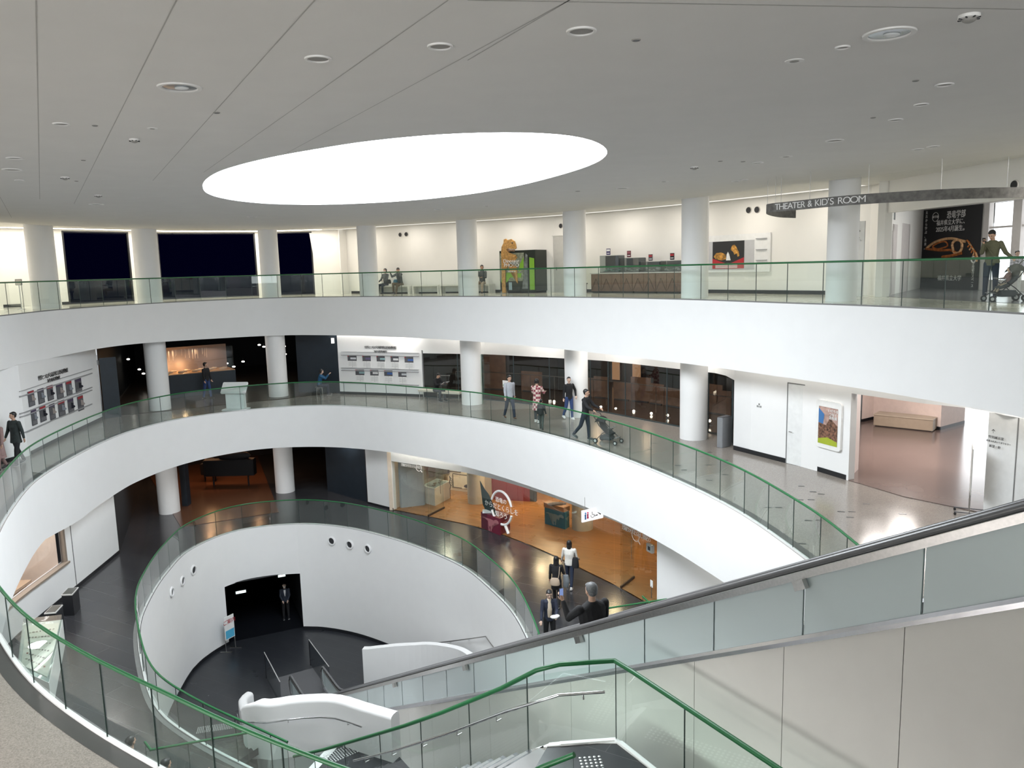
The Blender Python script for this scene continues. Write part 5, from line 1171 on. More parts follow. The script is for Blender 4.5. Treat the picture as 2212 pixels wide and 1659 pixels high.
# inner low rail and interior furniture of the exhibition hall
IR = Path([tuple(S2.w(d, 0, 1.4))[:2] for d in S2.sub(1.0, S2.len-.6, 1.0)])
t = thing('inner_railing', 'low glass railing with a thin metal top rail inside the dark exhibition hall', 'railing', tuple(IR.w(0, Z2))); O = Vector(t.location)
bm = B(); tube(bm, [IR.w(d, Z2+1.1)-O for d in IR.sub(0, IR.len, .6)], .02, 8); obj('top_rail', bm, mat('bronze_rail', (.25, .2, .17), .3, metal=.8), t)
for d in IR.sub(0, IR.len, 1.35): bm = B(); p = IR.w(d, Z2+.01)-O; cyl(bm, p, p+Vector((0, 0, 1.09)), .014, seg=8); obj('post', bm, mat('bronze_rail', (.25, .2, .17), .3, metal=.8), t)
deep = Path([tuple(S2.w(d, 0, 3.0))[:2] for d in S2.sub(.3, S2.len-.1, 1.0)]); BOARD = mat('brown_exhibit_board', (.33, .19, .13), .6, noise=(3, .2))
for i, (x, w_, h_) in enumerate(((1065, 1.5, 2.6), (1150, 1.2, 1.0), (1265, .9, .9), (1300, .8, 1.0), (1345, .9, .8), (1385, 1.0, 1.1), (1420, .8, .9), (1460, 1.2, .8), (1540, 1.0, 1.2), (1565, .7, 1.0))):
    hh = deep.hit(x, 860); q = deep.w(hh[0], Z2); n = deep.nrm(hh[0]); t = thing('exhibit_board', '%s brown exhibit board from the left behind the dark glass wall' % ['tall first', 'second', 'third', 'fourth', 'fifth', 'sixth', 'seventh', 'eighth', 'ninth', 'tenth'][i], 'exhibit board', tuple(q), 0, 'brown exhibit boards behind the glass')
    R = frame((0, 0, 0), (-n.x, -n.y, 0)).to_3x3().to_4x4(); bm = B(); plate(bm, R, 0, h_/2, w_, h_, 0, .05); obj('board', bm, BOARD, t); bm = B(); plate(bm, R, 0, .03, w_*.8, .05, .04, .1); obj('foot', bm, CHAR, t)
mid_ = Path([tuple(S2.w(d, 0, .9))[:2] for d in S2.sub(.3, S2.len-.1, 1.0)])
for i, (x, y) in enumerate(((1188, 866), (1197, 867), (1298, 879), (1330, 883), (1369, 888), (1407, 893), (1442, 897), (1533, 909))):
    hh = mid_.hit(x, y); q = mid_.w(hh[0], hh[1]); t = thing('exhibit_spotlight', '%s glowing spotlight from the left behind the dark glass wall' % ['first', 'second', 'third', 'fourth', 'fifth', 'sixth', 'seventh', 'eighth'][i], 'spotlight', (q.x, q.y, Z2), 0, 'spotlights behind the dark glass')
    hz_ = hh[1]-Z2; bm = B(); ball(bm, (0, 0, hz_), .055, 12); obj('lens', bm, emis('warm_spot', (1, .8, .6), 7), t, True); bm = B(); cyl(bm, (.05, .03, 0), (.05, .03, max(.1, hz_)), .012); obj('stem', bm, CHAR, t); bm = B(); cyl(bm, (.05, .03, 0), (.05, .03, .02), .09); obj('base', bm, CHAR, t)
wal = Path([tuple(S2.w(d, 0, 7.0))[:2] for d in S2.sub(.3, S2.len-.1, 1.0)])
for i, (x0, y0, x1, y1) in enumerate(((1322, 782, 1340, 800), (1366, 790, 1385, 812), (1440, 797, 1475, 815), (1527, 808, 1570, 819))):
    hh = wal.hit((x0+x1)/2, (y0+y1)/2+6); q = wal.w(hh[0], hh[1]); n = wal.nrm(hh[0]); R = frame((0, 0, 0), (-n.x, -n.y, 0)).to_3x3().to_4x4()
    t = thing('lit_panel', '%s glowing amber wall picture high behind the dark glass wall' % ['first', 'second', 'third', 'fourth'][i], 'lit panel', tuple(q), 0, 'amber pictures behind the glass'); bm = B(); plate(bm, R, 0, .0, (x1-x0)/42, 1.1, 0, .04); obj('picture', bm, emis('amber_panel', (1, .5, .25), .35), t); bm = B(); plate(bm, R, 0, 0, (x1-x0)/42+.1, 1.2, -.03, .04); obj('frame', bm, CHAR, t)
for x in (1290, 1400, 1520):
    hh = wal.hit(x, 820); q = wal.w(hh[0], Z2+2.9); area('exhibit_lamp', (q.x, q.y, q.z), .5, 30, (1, .6, .38), shape='DISK')
for x in (1080, 1180, 1330, 1460):
    hh = mid_.hit(x, 850); q = mid_.w(hh[0], Z2+2.9); area('exhibit_lamp', (q.x, q.y, q.z), .4, 16, (1, .7, .5), shape='DISK')
# notice on the glass, symbol glass, steel box
M, w, h = wrect(S2, 1087, 822, 1103, 837, -.03); P, R = local(M); t = thing('notice', 'small white and green notice on the dark glass above the man in grey', 'notice', tuple(P)); bm = B(); plate(bm, R, 0, 0, w, h, 0, .01); obj('sheet', bm, PAPER, t); bm = B(); plate(bm, R, 0, -h*.2, w*.86, h*.3, .01, .002); obj('green_field', bm, mat('soft_green', (.2, .4, .2), .6), t)
P = at(1037, 872, Z2)+Vector((.05, -.1, 0)); R = frame((0, 0, 0), (.2, -.95, 0)).to_3x3().to_4x4(); t = thing('glass_fin', 'narrow clear glass panel with white symbols beside the middle floor column', 'glass panel', tuple(P)); bm = B(); plate(bm, R, 0, 1.12, .36, 2.24, 0, .015); obj('glass', bm, RAILGLASS, t)
for i in range(4): text('symbol', '♿' if 0 else '〃', .22, R @ Matrix.Translation((-.06+.03*(i % 2), 1.5-.2*i, .02)), PAPER, t)
P = at(1566, 966, Z2)+Vector((.0, .1, 0)); t = thing('steel_box', 'slim grey steel box on the floor at the right end of the glass wall', 'box', tuple(P), -.9); bm = B(); box(bm, (0, 0, .5), (.22, .5, 1.0), bev=.01); obj('body', bm, mat('box_grey', (.3, .31, .33), .35, metal=.4), t); bm = B(); box(bm, (0, 0, 1.01), (.2, .46, .02)); obj('top', bm, CHAR, t)
# right wall: small mark, framed poster
M, w, h = wrect(N2, 1637, 871, 1643, 881, -.004); P, R = local(M); o = text('lettering', '■\n消火栓', .07, R, GREY); o.location = P; tag(o, 'tiny grey mark on the white wall left of the white door', 'lettering')
M, w, h = wrect(N2, 1766, 866, 1821, 970, -.004); P, R = local(M); t = thing('framed_poster', 'rounded white frame holding a colourful poster right of the white door', 'poster', tuple(P))
def rrect(bm, w, h, r, z0, z1, R):
    pts = []
    for cx, cy, a0 in ((w/2-r, h/2-r, 0), (-w/2+r, h/2-r, PI/2), (-w/2+r, -h/2+r, PI), (w/2-r, -h/2+r, 1.5*PI)):
        for k in range(6): a = a0+PI/2*k/5; pts.append((cx+r*math.cos(a), cy+r*math.sin(a)))
    a = [bm.verts.new(R @ Vector((x, y, z0))) for x, y in pts]; b = [bm.verts.new(R @ Vector((x, y, z1))) for x, y in pts]; n = len(pts)
    fs = [bm.faces.new(a[::-1]), bm.faces.new(b)]+[bm.faces.new((a[i], a[(i+1) % n], b[(i+1) % n], b[i])) for i in range(n)]; bmesh.ops.recalc_face_normals(bm, faces=fs)
bm = B(); rrect(bm, w, h, .1, 0, .07, R); obj('frame', bm, PAPER, t)
pw, ph = w*.76, h*.78
for nm, pts, m in (('poster_sky', [(-.5, .5), (.5, .5), (.5, 0), (-.5, 0)], mat('poster_rose_sky', (.42, .28, .24), .5, noise=(5, .4))), ('poster_blue', [(-.5, .45), (-.2, .3), (-.25, .02), (-.5, .05)], mat('poster_blue', (.05, .16, .38), .5)), ('poster_crowd', [(-.5, .06), (-.1, .02), (.1, .22), (.5, .05), (.5, -.4), (-.5, -.4)], mat('poster_crowd', (.16, .08, .05), .5, noise=(16, .9))), ('poster_meadow', [(-.5, -.38), (0, -.30), (.5, -.38), (.5, -.5), (-.5, -.5)], mat('poster_meadow', (.35, .42, .03), .5))):
    bm = B(); zz = {'poster_sky': .0, 'poster_blue': .002, 'poster_crowd': .004, 'poster_meadow': .006}[nm]; bm.faces.new([bm.verts.new(R @ Vector((x*pw, y*ph-h*.02, .073+zz))) for x, y in pts]); obj(nm, bm, m, t)
text('lettering', 'いのちを\nつなぐ\n恐竜展', .1, R @ Matrix.Translation((pw*.27, ph*.3, .085)), PAPER, t)
# long bench in the side lobby
a, b = at(1886, 921.5, Z2), at(2014, 935, Z2); L = (b-a).length; u = (b-a).normalized(); v = Vector((-u.y, u.x, 0)); v = v if v.dot(a) > 0 else -v; c = (a+b)/2+v*.35
t = thing('lobby_bench', 'long solid beige bench against the pink wall of the side lobby', 'bench', (c.x, c.y, Z2), math.atan2(u.y, u.x)); BE = mat('beige_laminate', (.36, .29, .22), .5)
bm = B(); box(bm, (0, 0, .24), (L, .66, .38), bev=.01); obj('body', bm, BE, t); bm = B(); box(bm, (0, 0, .445), (L+.02, .7, .04), bev=.008); obj('top', bm, mat('beige_top', (.45, .38, .3), .5), t); bm = B(); box(bm, (0, 0, .03), (L-.1, .56, .06)); obj('plinth', bm, BLACK, t)
# signs on the pale panel at the right
wtext(K2, 2147, 932, '↑', .13, 'small dark arrow on the pale panel at the right edge'); wtext(K2, 2153, 946, '特別展示室', .075, 'small dark line of Japanese lettering under the arrow'); wtext(K2, 2158, 956, '恐竜ふれあいラボラトリー', .05, 'fine lettering under the Japanese line on the pale panel'); wtext(K2, 2150, 965, '展望・他', .07, 'lowest small lettering on the pale panel at the right edge')
P = at(2098, 1113, Z2)+Vector((0, .1, 0)); t = thing('sign_stand', 'slim sign board on castors seen edge-on before the bright side lobby', 'sign stand', tuple(P), -.50)
bm = B(); box(bm, (0, 0, 1.08), (.02, .62, 1.1)); obj('board', bm, mat('stand_board', (.5, .5, .48), .5), t)
for sy in (-.2, .2):
    bm = B(); cyl(bm, (0, sy, .08), (0, sy, .6), .012); obj('post', bm, STEEL, t); bm = B(); box(bm, (0, sy, .075), (.62, .03, .02)); obj('foot_bar', bm, CHAR, t)
    for sx in (-.29, .29): bm = B(); cyl(bm, (sx, sy-.015, .03), (sx, sy+.015, .03), .03, seg=12); obj('castor', bm, INK, t)
# inlays in the terrazzo
bm = B()
for (x, y) in ((1413, 957), (1405, 970), (1533, 977), (1567, 994), (1531, 1004), (1464, 1005), (1566, 1025), (1532, 1037), (1478, 1015), (1523, 1059), (1731, 1050), (1756, 1062), (1774, 1067), (1752, 1079), (1728, 1079), (1871, 1088), (1660, 1096), (1682, 1096), (1817, 1105), (1840, 1105), (1950, 1110), (1836, 1117), (1746, 1124), (1770, 1123), (1733, 1174), (1160, 915), (1217, 925), (1237, 930)):
    p = at(x, y, Z2+.004); box(bm, (p.x, p.y, Z2+.004), (.16, .06, .004), rz=-.2)
struct('trim_12', bm, mat('dark_inlay', (.05, .05, .05), .3))
# ============================================================ lower floor things
GP1 = lambda x, y: at(x, y, Z1)
# glass front of the wood room: panes and two open doors
t = thing('shop_front', 'tall clear glass front of the amber-floored room on the lower floor', 'glass wall', tuple(G1.w(0, Z1))); O = Vector(t.location)
gx = [851, 927, 960, 1130, 1215, 1325, 1342, 1417]; gd = sorted(set([.02]+[round(px(G1, x, 1100), 3) for x in gx[1:-1]]+[G1.len-.02]))
for a, b in zip(gd, gd[1:]):
    if b-a < .25: continue
    bm = B(); ds = G1.sub(a+.01, b-.01, .9); A = [[bm.verts.new(G1.w(d, Z1+.01, .02)-O), bm.verts.new(G1.w(d, ZHEAD, .02)-O)] for d in ds]
    for p, q in zip(A, A[1:]): bm.faces.new((p[0], p[1], q[1], q[0]))
    obj('glass_pane', bm, SHOPGLASS, t)
bm = B(); slab_along(bm, G1, .02, G1.len-.02, Z1, Z1+.02, 0, .04); bmesh.ops.translate(bm, verts=bm.verts[:], vec=-O); obj('floor_rail', bm, STEEL, t)
for lab, (x0, y0), (x1, y1) in (('open glass door with a dark bottom bar at the left of the amber room', (925, 1117), (960, 1099)), ('open glass door with a dark bottom bar at the right of the amber room', (1341, 1272), (1370, 1250))):
    a, b = GP1(x0, y0), GP1(x1, y1); t = thing('glass_door', lab, 'door', tuple(a), 0, 'open glass doors'); u = (b-a); hh = ZHEAD-Z1-.05
    bm = B(); quad(bm, (0, 0, .1), (u.x, u.y, .1), (u.x, u.y, hh), (0, 0, hh)); obj('glass_leaf', bm, SHOPGLASS, t)
    bm = B(); box(bm, (u.x/2, u.y/2, .055), (u.length, .05, .1), rz=math.atan2(u.y, u.x)); obj('bottom_bar', bm, mat('bronze_bar', (.06, .04, .03), .4, metal=.5), t)
    bm = B(); m_ = Vector((u.x*.8, u.y*.8, 0)); cyl(bm, m_+Vector((0, -.03, .8)), m_+Vector((0, -.03, 1.5)), .012); obj('pull_handle', bm, CHROME, t)
# columns, partition, lit niche wall of the room
def colm(x, y, label, r=.42):
    p = GP1(x, y); bm = B(); cyl(bm, (p.x, p.y+r*.8, Z1), (p.x, p.y+r*.8, ZS1-.02), r, seg=40); o = obj('column', bm, mat('column_stone', (.52, .50, .44), .6), smooth=True); tag(o, label, 'column', 'columns in the amber room')
colm(1029, 1090, 'pale round column left of the maroon panel in the amber room'); colm(1260, 1148, 'pale round column right of the teal plinth in the amber room', .44)
NICHE = mat('niche_wall', (.78, .70, .58), .6)
a, b = GP1(950, 1072), GP1(1046, 1095); a = a+Vector((-.6, 1.6, 0)); b = b+Vector((.3, 1.8, 0)); NW = Path([tuple(a)[:2], tuple(b)[:2]])
t = thing('display_wall', 'bright cream display wall with lit niches at the left of the amber room', 'display wall', (a.x, a.y, Z1)); O = Vector(t.location)
bm = B(); slab_along(bm, NW, 0, NW.len, Z1, ZS1-.05, 0, .3); bmesh.ops.translate(bm, verts=bm.verts[:], vec=-O); obj('panel', bm, NICHE, t)
def nrect(bx, dep=.02, m=None, nm='niche_frame'):
    M, w, h = wrect(NW, *bx, -.01); P, R = local(M); P = P-O; mm = m or mat('niche_line', (.10, .08, .06), .5)
    bm = B()
    for x, y, ww, hh in ((0, h/2, w, .03), (0, -h/2, w, .03), (-w/2, 0, .03, h), (w/2, 0, .03, h)): box(bm, None, (ww, hh, dep), M=Matrix.Translation(P) @ R @ Matrix.Translation((x, y, dep/2)))
    obj(nm, bm, mm, t); return P, R, w, h
nrect((962, 1010, 995, 1018)); P_, R_, w_, h_ = nrect((979, 1027, 1045, 1056))
bm = B(); box(bm, None, (w_*.96, h_*.96, .01), M=Matrix.Translation(P_) @ R_ @ Matrix.Translation((0, 0, .004))); obj('niche_glass', bm, mat('niche_lit', (.82, .74, .6), .4), t)
t2 = thing('fossil_model', 'dark fossil lump in the lit niche beside the first column of the amber room', 'fossil', tuple(P_+O+(R_ @ Vector((w_*.05, -h_*.25, .08))))); bm = B(); ball(bm, (0, 0, 0), (.26, .07, .1), 14); ball(bm, (.2, 0, .03), (.13, .06, .08), 12); obj('stone', bm, mat('dark_fossil', (.06, .045, .05), .7, noise=(12, .4)), t2, True); bm = B(); box(bm, (0, 0, -.09), (.7, .14, .02)); obj('shelf', bm, NICHE, t2)
# left grey door wall and white cube showcase
a, b = GP1(868, 1098), GP1(892, 1088); c = GP1(916, 1092)
t = thing('partition', 'grey partition with a door at the left end of the amber room', 'partition', tuple(a)); bm = B(); n_ = Path([tuple(a)[:2], tuple(b)[:2], tuple(c)[:2]])
slab_along(bm, n_, 0, n_.len, Z1, ZS1-.05, 0, .1); bmesh.ops.translate(bm, verts=bm.verts[:], vec=-a); obj('panel', bm, mat('cool_grey_wall', (.36, .38, .40), .6), t)
bm = B(); slab_along(bm, n_, n_.L[1]*.25, n_.L[1]*.8, Z1+.01, Z1+2.2, -.03, 0); bmesh.ops.translate(bm, verts=bm.verts[:], vec=-a); obj('door', bm, mat('grey_door', (.27, .29, .30), .5), t)
a, b, c = GP1(915, 1087), GP1(940, 1094), GP1(972, 1077); P = b; u = (c-b).normalized(); v = (a-b).normalized(); L1c, L2c = (c-b).length, max(.9, (a-b).length)
t = thing('cube_showcase', 'white cube showcase with a lit glass box holding small fossils in the amber room', 'showcase', tuple(P)); Q = Matrix((Vector((u.x, u.y, 0)), Vector((v.x, v.y, 0)), Vector((0, 0, 1)))).transposed().to_4x4()
bm = B(); box(bm, None, (L1c, L2c, .85), M=Q @ Matrix.Translation((L1c/2, L2c/2, .425))); obj('plinth', bm, mat('cube_white', (.72, .70, .64), .5), t)
bm = B(); box(bm, None, (L1c*.9, L2c*.9, .7), M=Q @ Matrix.Translation((L1c/2, L2c/2, 1.2))); obj('glass_box', bm, SHOPGLASS, t)
for i in range(4):
    q = Q @ Vector((L1c*(.2+.2*i), L2c*(.3+.15*(i % 2)), .86)); t2 = thing('fossil_piece', 'small brown fossil piece on the white cube showcase', 'fossil', tuple(P+q), 0, 'fossil pieces on the white cube'); bm = B(); ball(bm, (0, 0, .03), (.09, .05, .03), 10); ball(bm, (.05, .02, .05), (.04, .03, .03), 8); obj('stone', bm, mat('brown_fossil', (.25, .17, .08), .7), t2, True)
q = Q @ Vector((L1c*.95, -.08, 0)); t = thing('skeleton_mount', 'small dark skeleton mount hanging in front of the white cube showcase', 'skeleton', tuple(P+q+Vector((0, 0, 0)))); bm = B(); tube(bm, [(0, 0, 1.15), (.03, 0, 1.0), (-.02, 0, .85), (.04, 0, .7), (.0, 0, .5)], .02, 6); obj('spine', bm, INK, t)
for k in range(4): bm = B(); tube(bm, [(0, 0, 1.1-.12*k), (.1, 0, 1.02-.12*k), (.12, .02, .92-.12*k)], .01, 5); obj('rib', bm, INK, t)
bm = B(); cyl(bm, (0, 0, 0), (0, 0, .5), .012); obj('stand', bm, INK, t)
# maroon wall panel, maroon plinth with fin, magnifier sign on the glass, teal plinth
MAR = mat('maroon_laminate', (.14, .014, .035), .4); MARW = mat('maroon_wall', (.25, .05, .07), .6); ROSE = mat('rose_silhouette', (.36, .13, .15), .6); TEAL = mat('teal_laminate', (.012, .16, .26), .4); TEALL = mat('teal_silhouette', (.22, .36, .42), .6); SPR = mat('spruce_panel', (.018, .04, .045), .5)
a, b = GP1(1043, 1092), GP1(1112, 1092); a += Vector((.45, 1.0, 0)); b += Vector((.75, .6, 0)); PM = Path([tuple(a)[:2], tuple(b)[:2]]); O = PM.w(PM.len/2, Z1)
t = thing('exhibition_board', 'tall maroon exhibition panel with a pale long-necked dinosaur drawing in the amber room', 'panel', tuple(O)); n = PM.nrm(.5); R = frame((0, 0, 0), (-n.x, -n.y, 0)).to_3x3().to_4x4()
bm = B(); plate(bm, R, 0, 1.55, PM.len, 3.1, 0, .12); obj('board', bm, MARW, t)
bm = B(); plate(bm, R, PM.len*.5+.14, 1.5, .3, 3.0, -.1, .2); obj('edge_board', bm, mat('slate_edge', (.05, .065, .08), .5), t)
bm = B(); tube(bm, [R @ Vector((x, y, .13)) for x, y in ((-.9, 2.9), (-.6, 2.95), (-.45, 2.6), (-.5, 2.2), (-.7, 1.9), (-.6, 1.6))], [.08, .07, .1, .13, .16, .2], 8); obj('neck_drawing', bm, ROSE, t)
text('lettering', 'DINOSAUR\nBODY', .16, R @ Matrix.Translation((.2, 2.4, .13)), ROSE, t)
TREX = [(-1, .12), (-.62, .10), (-.35, .02), (-.2, -.12), (-.22, -.3), (-.3, -.42), (-.18, -.62), (-.25, -.70), (-.08, -.70), (-.06, -.6), (-.12, -.42), (.0, -.28), (.06, -.42), (.0, -.66), (.14, -.68), (.12, -.6), (.2, -.38), (.2, -.2), (.34, -.12), (.4, -.22), (.46, -.2), (.42, -.06), (.55, .05), (.7, .04), (.9, .02), (.98, .1), (.93, .22), (.72, .3), (.55, .26), (.4, .16), (.1, .2), (-.3, .18), (-.7, .2)]
def silh(parent, M, s, m, nm='dinosaur_drawing', flip=1):
    bm = B(); f = bm.faces.new([bm.verts.new(M @ Vector((x*s*flip, y*s, 0))) for x, y in TREX]); bmesh.ops.triangulate(bm, faces=[f]); obj(nm, bm, m, parent)
def plinth(pl, pf, pr, hgt, name, label, m, ms, top=None):
    a, b, c = GP1(*pl), GP1(*pf), GP1(*pr); P = b; u = (a-b); v = (c-b); t = thing(name, label, 'plinth', tuple(P))
    d_ = u+v; poly = [(0, 0), (v.x, v.y), (v.x+u.x, v.y+u.y), (u.x, u.y)]; bm = B(); prism(bm, poly, 0, hgt); obj('body', bm, m, t)
    for e, s_ in ((u, -1), (v, 1)):
        n = Vector((e.y, -e.x, 0)).normalized(); n = n if n.dot(-P) > 0 else -n
        M = frame(e/2+n*.012+Vector((0, 0, hgt*.62)), n); silh(t, M, min(e.length*.46, hgt*.85), ms, flip=1)
    return t, P, u, v
t, P, u, v = plinth((1040, 1141), (1081, 1157), (1102, 1146), .72, 'maroon_plinth', 'maroon angular plinth with pale dinosaur drawings near the glass of the amber room', MAR, ROSE)
bm = B(); ctr = u*.75+v*.3; tt = thing('fin_board', 'dark spruce fin-shaped panel standing on the maroon plinth', 'panel', tuple(P+ctr+Vector((0, 0, .721)))); w = u.normalized()
pts = [(-.15, 0), (-.35, .25), (-.42, .7), (-.5, 1.25), (-.2, .95), (.05, .8), (.35, .4), (.55, .05), (.6, 0)]
A = [bm.verts.new(Vector((-w.x*x, -w.y*x, y))) for x, y in pts]; C_ = [bm.verts.new(Vector((-w.x*x-.03, -w.y*x+.06, y))) for x, y in pts]; n = len(pts)
fs = [bm.faces.new(A), bm.faces.new(C_[::-1])]+[bm.faces.new((A[i], A[(i+1) % n], C_[(i+1) % n], C_[i])) for i in range(n)]; bmesh.ops.recalc_face_normals(bm, faces=fs); obj('fin', bm, SPR, tt); tt['category'] = 'panel'
bm = B(); box(bm, (0, 0, .04), (.5, .3, .08)); obj('block', bm, PAPER, tt)
h = G1.hit(1084, 1097); M = pframe(G1, h[0], h[1], -.02); Pm, R = local(M); t = thing('magnifier_sign', 'big white magnifying glass sign with Japanese lettering on the glass front', 'sign', tuple(Pm))
SW = mat('sign_white', (.82, .82, .82), .5); rx_ = abs(G1.hit(1106, 1097)[0]-h[0]); rz_ = (G1.hit(1084, 1060)[1]-G1.hit(1084, 1131)[1])/2
for a0, a1 in ((.25, PI-.35), (PI+.3, 2*PI-.3)):
    bm = B(); tube(bm, [R @ Vector((rx_*math.cos(a), rz_*math.sin(a), 0)) for a in [a0+(a1-a0)*i/20 for i in range(21)]], .05, 8); obj('ring', bm, SW, t, True)
bm = B(); tube(bm, [R @ Vector((rx_*.35, -rz_*1.0, 0)), R @ Vector((rx_*.62, -rz_*1.42, 0))], .06, 8); obj('handle', bm, SW, t, True)
for s_, y, sz in (('恐竜の', .42, .24), ('からだとくらしを', .0, .27), ('知ろう', -.45, .27)): text('lettering', s_, sz, R @ Matrix.Translation((0, y*rz_, .02)), SW, t)
t, P, u, v = plinth((1177, 1132), (1221, 1145), (1230, 1139), .75, 'teal_plinth', 'teal blue plinth with a pale running dinosaur beside the amber room column', TEAL, TEALL)
t2 = thing('footprint_slab', 'brown fossil footprint slab lying on the teal plinth', 'fossil slab', tuple(P+(u+v)/2+Vector((0, 0, .752)))); ang = math.atan2(u.y, u.x); bm = B(); box(bm, (0, 0, .1), (u.length*.98, v.length*.98, .2), rz=ang); obj('slab', bm, mat('slab_wood', (.42, .24, .14), .6), t2); bm = B(); ball(bm, (0, 0, .2), (u.length*.36, .22, .06), 14); obj('fossil', bm, mat('dark_fossil', (.06, .045, .05), .7), t2, True)
# hanging restroom sign
a, b = at(1257, 1128.5, Z1+2.45), at(1302, 1118, Z1+2.45); u = b-a; n = Vector((u.y, -u.x, 0)).normalized(); n = n if n.dot(-a) > 0 else -n; ht = .40; M = frame((a+b)/2+Vector((0, 0, ht/2)), n); P, R = local(M); W_ = u.length
t = thing('restroom_sign', 'white hanging sign with toilet and wheelchair pictograms over the lower corridor', 'sign', tuple(P)); bm = B(); plate(bm, R, 0, 0, W_, ht, -.03, .06); obj('board', bm, emis('sign_face', (1, 1, 1), .75), t)
def man(x, m, dress=0):
    bm = B(); ball(bm, R @ Vector((x, .1, .04)), .03, 8); pts = [(-.035, .06), (.035, .06), (.03, -.03), (.045, -.1) if dress else (.03, -.12), (-.045, -.1) if dress else (-.03, -.12), (-.03, -.03)]; bm.faces.new([bm.verts.new(R @ Vector((x+p, q, .036))) for p, q in pts]); obj('pictogram', bm, m, t)
man(-W_*.36, mat('picto_blue', (.02, .15, .4), .5)); man(-W_*.25, mat('picto_red', (.55, .03, .12), .5), 1)
bm = B(); tube(bm, [R @ Vector((.07*math.cos(x_)-W_*.02, .07*math.sin(x_)-.03, .036)) for x_ in [PI*.9+i*.45 for i in range(10)]], .008, 5); tube(bm, [R @ Vector((x_-W_*.02, y_, .036)) for x_, y_ in ((-.02, .1), (-.01, 0), (.06, 0), (.1, -.08))], .01, 5); obj('pictogram', bm, INK, t)
bm = B(); box(bm, None, (.16, .04, .005), M=R @ Matrix.Translation((W_*.30, .0, .036)) @ Matrix.Rotation(-.7, 4, 'Z')); box(bm, None, (.1, .03, .005), M=R @ Matrix.Translation((W_*.17, -.05, .036))); obj('pictogram', bm, INK, t)
for sx in (-.35, .35): bm = B(); q = R @ Vector((W_*sx, ht/2, 0)); cyl(bm, q, q+Vector((0, 0, ZS1-P.z-q.z-.02)), .008, seg=6); obj('hanger', bm, STEEL, t)
# lettering and fittings on the glass front
wpath(G1, 868, 1003.5, 912, 1011, '恐竜のからだとくらしを知ろう', .15, 'fine white lettering high on the left glass of the amber room', SW, -.02)
wpath(G1, 1346, 1138, 1406, 1168, '恐竜のからだとくらしを知ろう', .2, 'fine white lettering high on the right glass of the amber room', SW, -.02)
for x, y, r in ((905, 1010, .16), (1374, 1156, .2)):
    hh = G1.hit(x, y); M = pframe(G1, hh[0], hh[1], -.02); P, R = local(M); bm = B(); tube(bm, [R @ Vector((r*math.cos(a), r*math.sin(a), 0)) for a in [2*PI*i/20 for i in range(20)]], .012, 5, closed=True); tube(bm, [R @ Vector((r*.7, -r*.7, 0)), R @ Vector((r*1.2, -r*1.2, 0))], .015, 5); o = obj('magnifier_mark', bm, SW); o.location = P; tag(o, 'small white magnifier outline on the %s glass of the amber room' % ('left' if x < 1000 else 'right'), 'glass marking')
M, w, h_ = wrect(G1, 1407, 1253, 1412, 1268, -.03); P, R = local(M); t = thing('notice', 'small white card on the glass at the right end of the amber room', 'notice', tuple(P)); bm = B(); plate(bm, R, 0, 0, .14, h_, 0, .008); obj('card', bm, PAPER, t); bm = B(); plate(bm, R, 0, -h_*1.2, .03, h_*1.8, 0, .012); obj('edge_strip', bm, STEEL, t)
M, w, h_ = wrect(G1, 1405, 1178, 1414, 1188, -.03); P, R = local(M); t = thing('wall_box', 'small grey box high at the right end of the amber glass front', 'box', tuple(P)); bm = B(); plate(bm, R, 0, 0, .3, .26, 0, .1); obj('housing', bm, mat('box_grey2', (.3, .3, .28), .5), t); bm = B(); plate(bm, R, 0, 0, .12, .12, .1, .01); obj('lens', bm, INK, t)
# amber light of that room
for (x, y, p) in ((940, 1085, 60), (1000, 1075, 50), (1075, 1110, 60), (1150, 1110, 70), (1230, 1150, 70), (1310, 1190, 70), (1180, 1090, 60), (1380, 1240, 45)):
    q = GP1(x, y)+Vector((.4, .8, 0)); area('room_lamp', (q.x, q.y, ZS1-.25), .5, p*.8, (1, .72, .42) if x > 1020 else (1, .86, .66), shape='DISK')
bm = B(); prism(bm, [tuple(p) for p in G1.p]+[tuple(p) for p in RW.p[1:-1]][::-1], ZS1-.2, ZS1-.1); struct('ceiling_wood_room', bm, mat('wood_room_ceiling', (.5, .42, .33), .7))
# dark entrance of the lower floor
enR = (Vector((-.35, .94)))
FE = Path([tuple(E1a+enR*7), tuple(E1b+enR*7)])
def silstand(x, y, w, h_, label, m=CHAR):
    p = at(x, y, Z1); t = thing('exhibit_stand', label, 'exhibit', tuple(p)); bm = B(); box(bm, (0, 0, h_*.6), (w, .5, h_*.5), bev=.02); obj('body', bm, m, t)
    for sx in (-.35, .35): bm = B(); cyl(bm, (w*sx, 0, 0), (w*sx, 0, h_*.4), .04); obj('leg', bm, m, t)
    bm = B(); ball(bm, (w*.1, 0, h_*.95), (w*.35, .2, h_*.16), 10); obj('model', bm, m, t, True)
silstand(500, 1050, 2.6, 1.7, 'large dark exhibit silhouette on legs inside the lower dark entrance', DARK); silstand(455, 1040, .8, 1.2, 'small dark exhibit silhouette beside the glowing pillar in the lower dark entrance', DARK)
p = at(429, 1040, Z1)+Vector((0, 1.5, 0)); t = thing('glowing_pillar', 'glowing amber pillar deep in the dark entrance of the lower floor', 'lamp', tuple(p)); bm = B(); box(bm, (0, 0, 2.5), (.4, .2, .9)); obj('lit_face', bm, emis('pillar_glow', (1, .55, .25), 3.5), t); bm = B(); box(bm, (0, 0, 1.0), (.3, .15, 2.0)); obj('shaft', bm, mat('amber_shaft', (.3, .12, .05), .5), t)
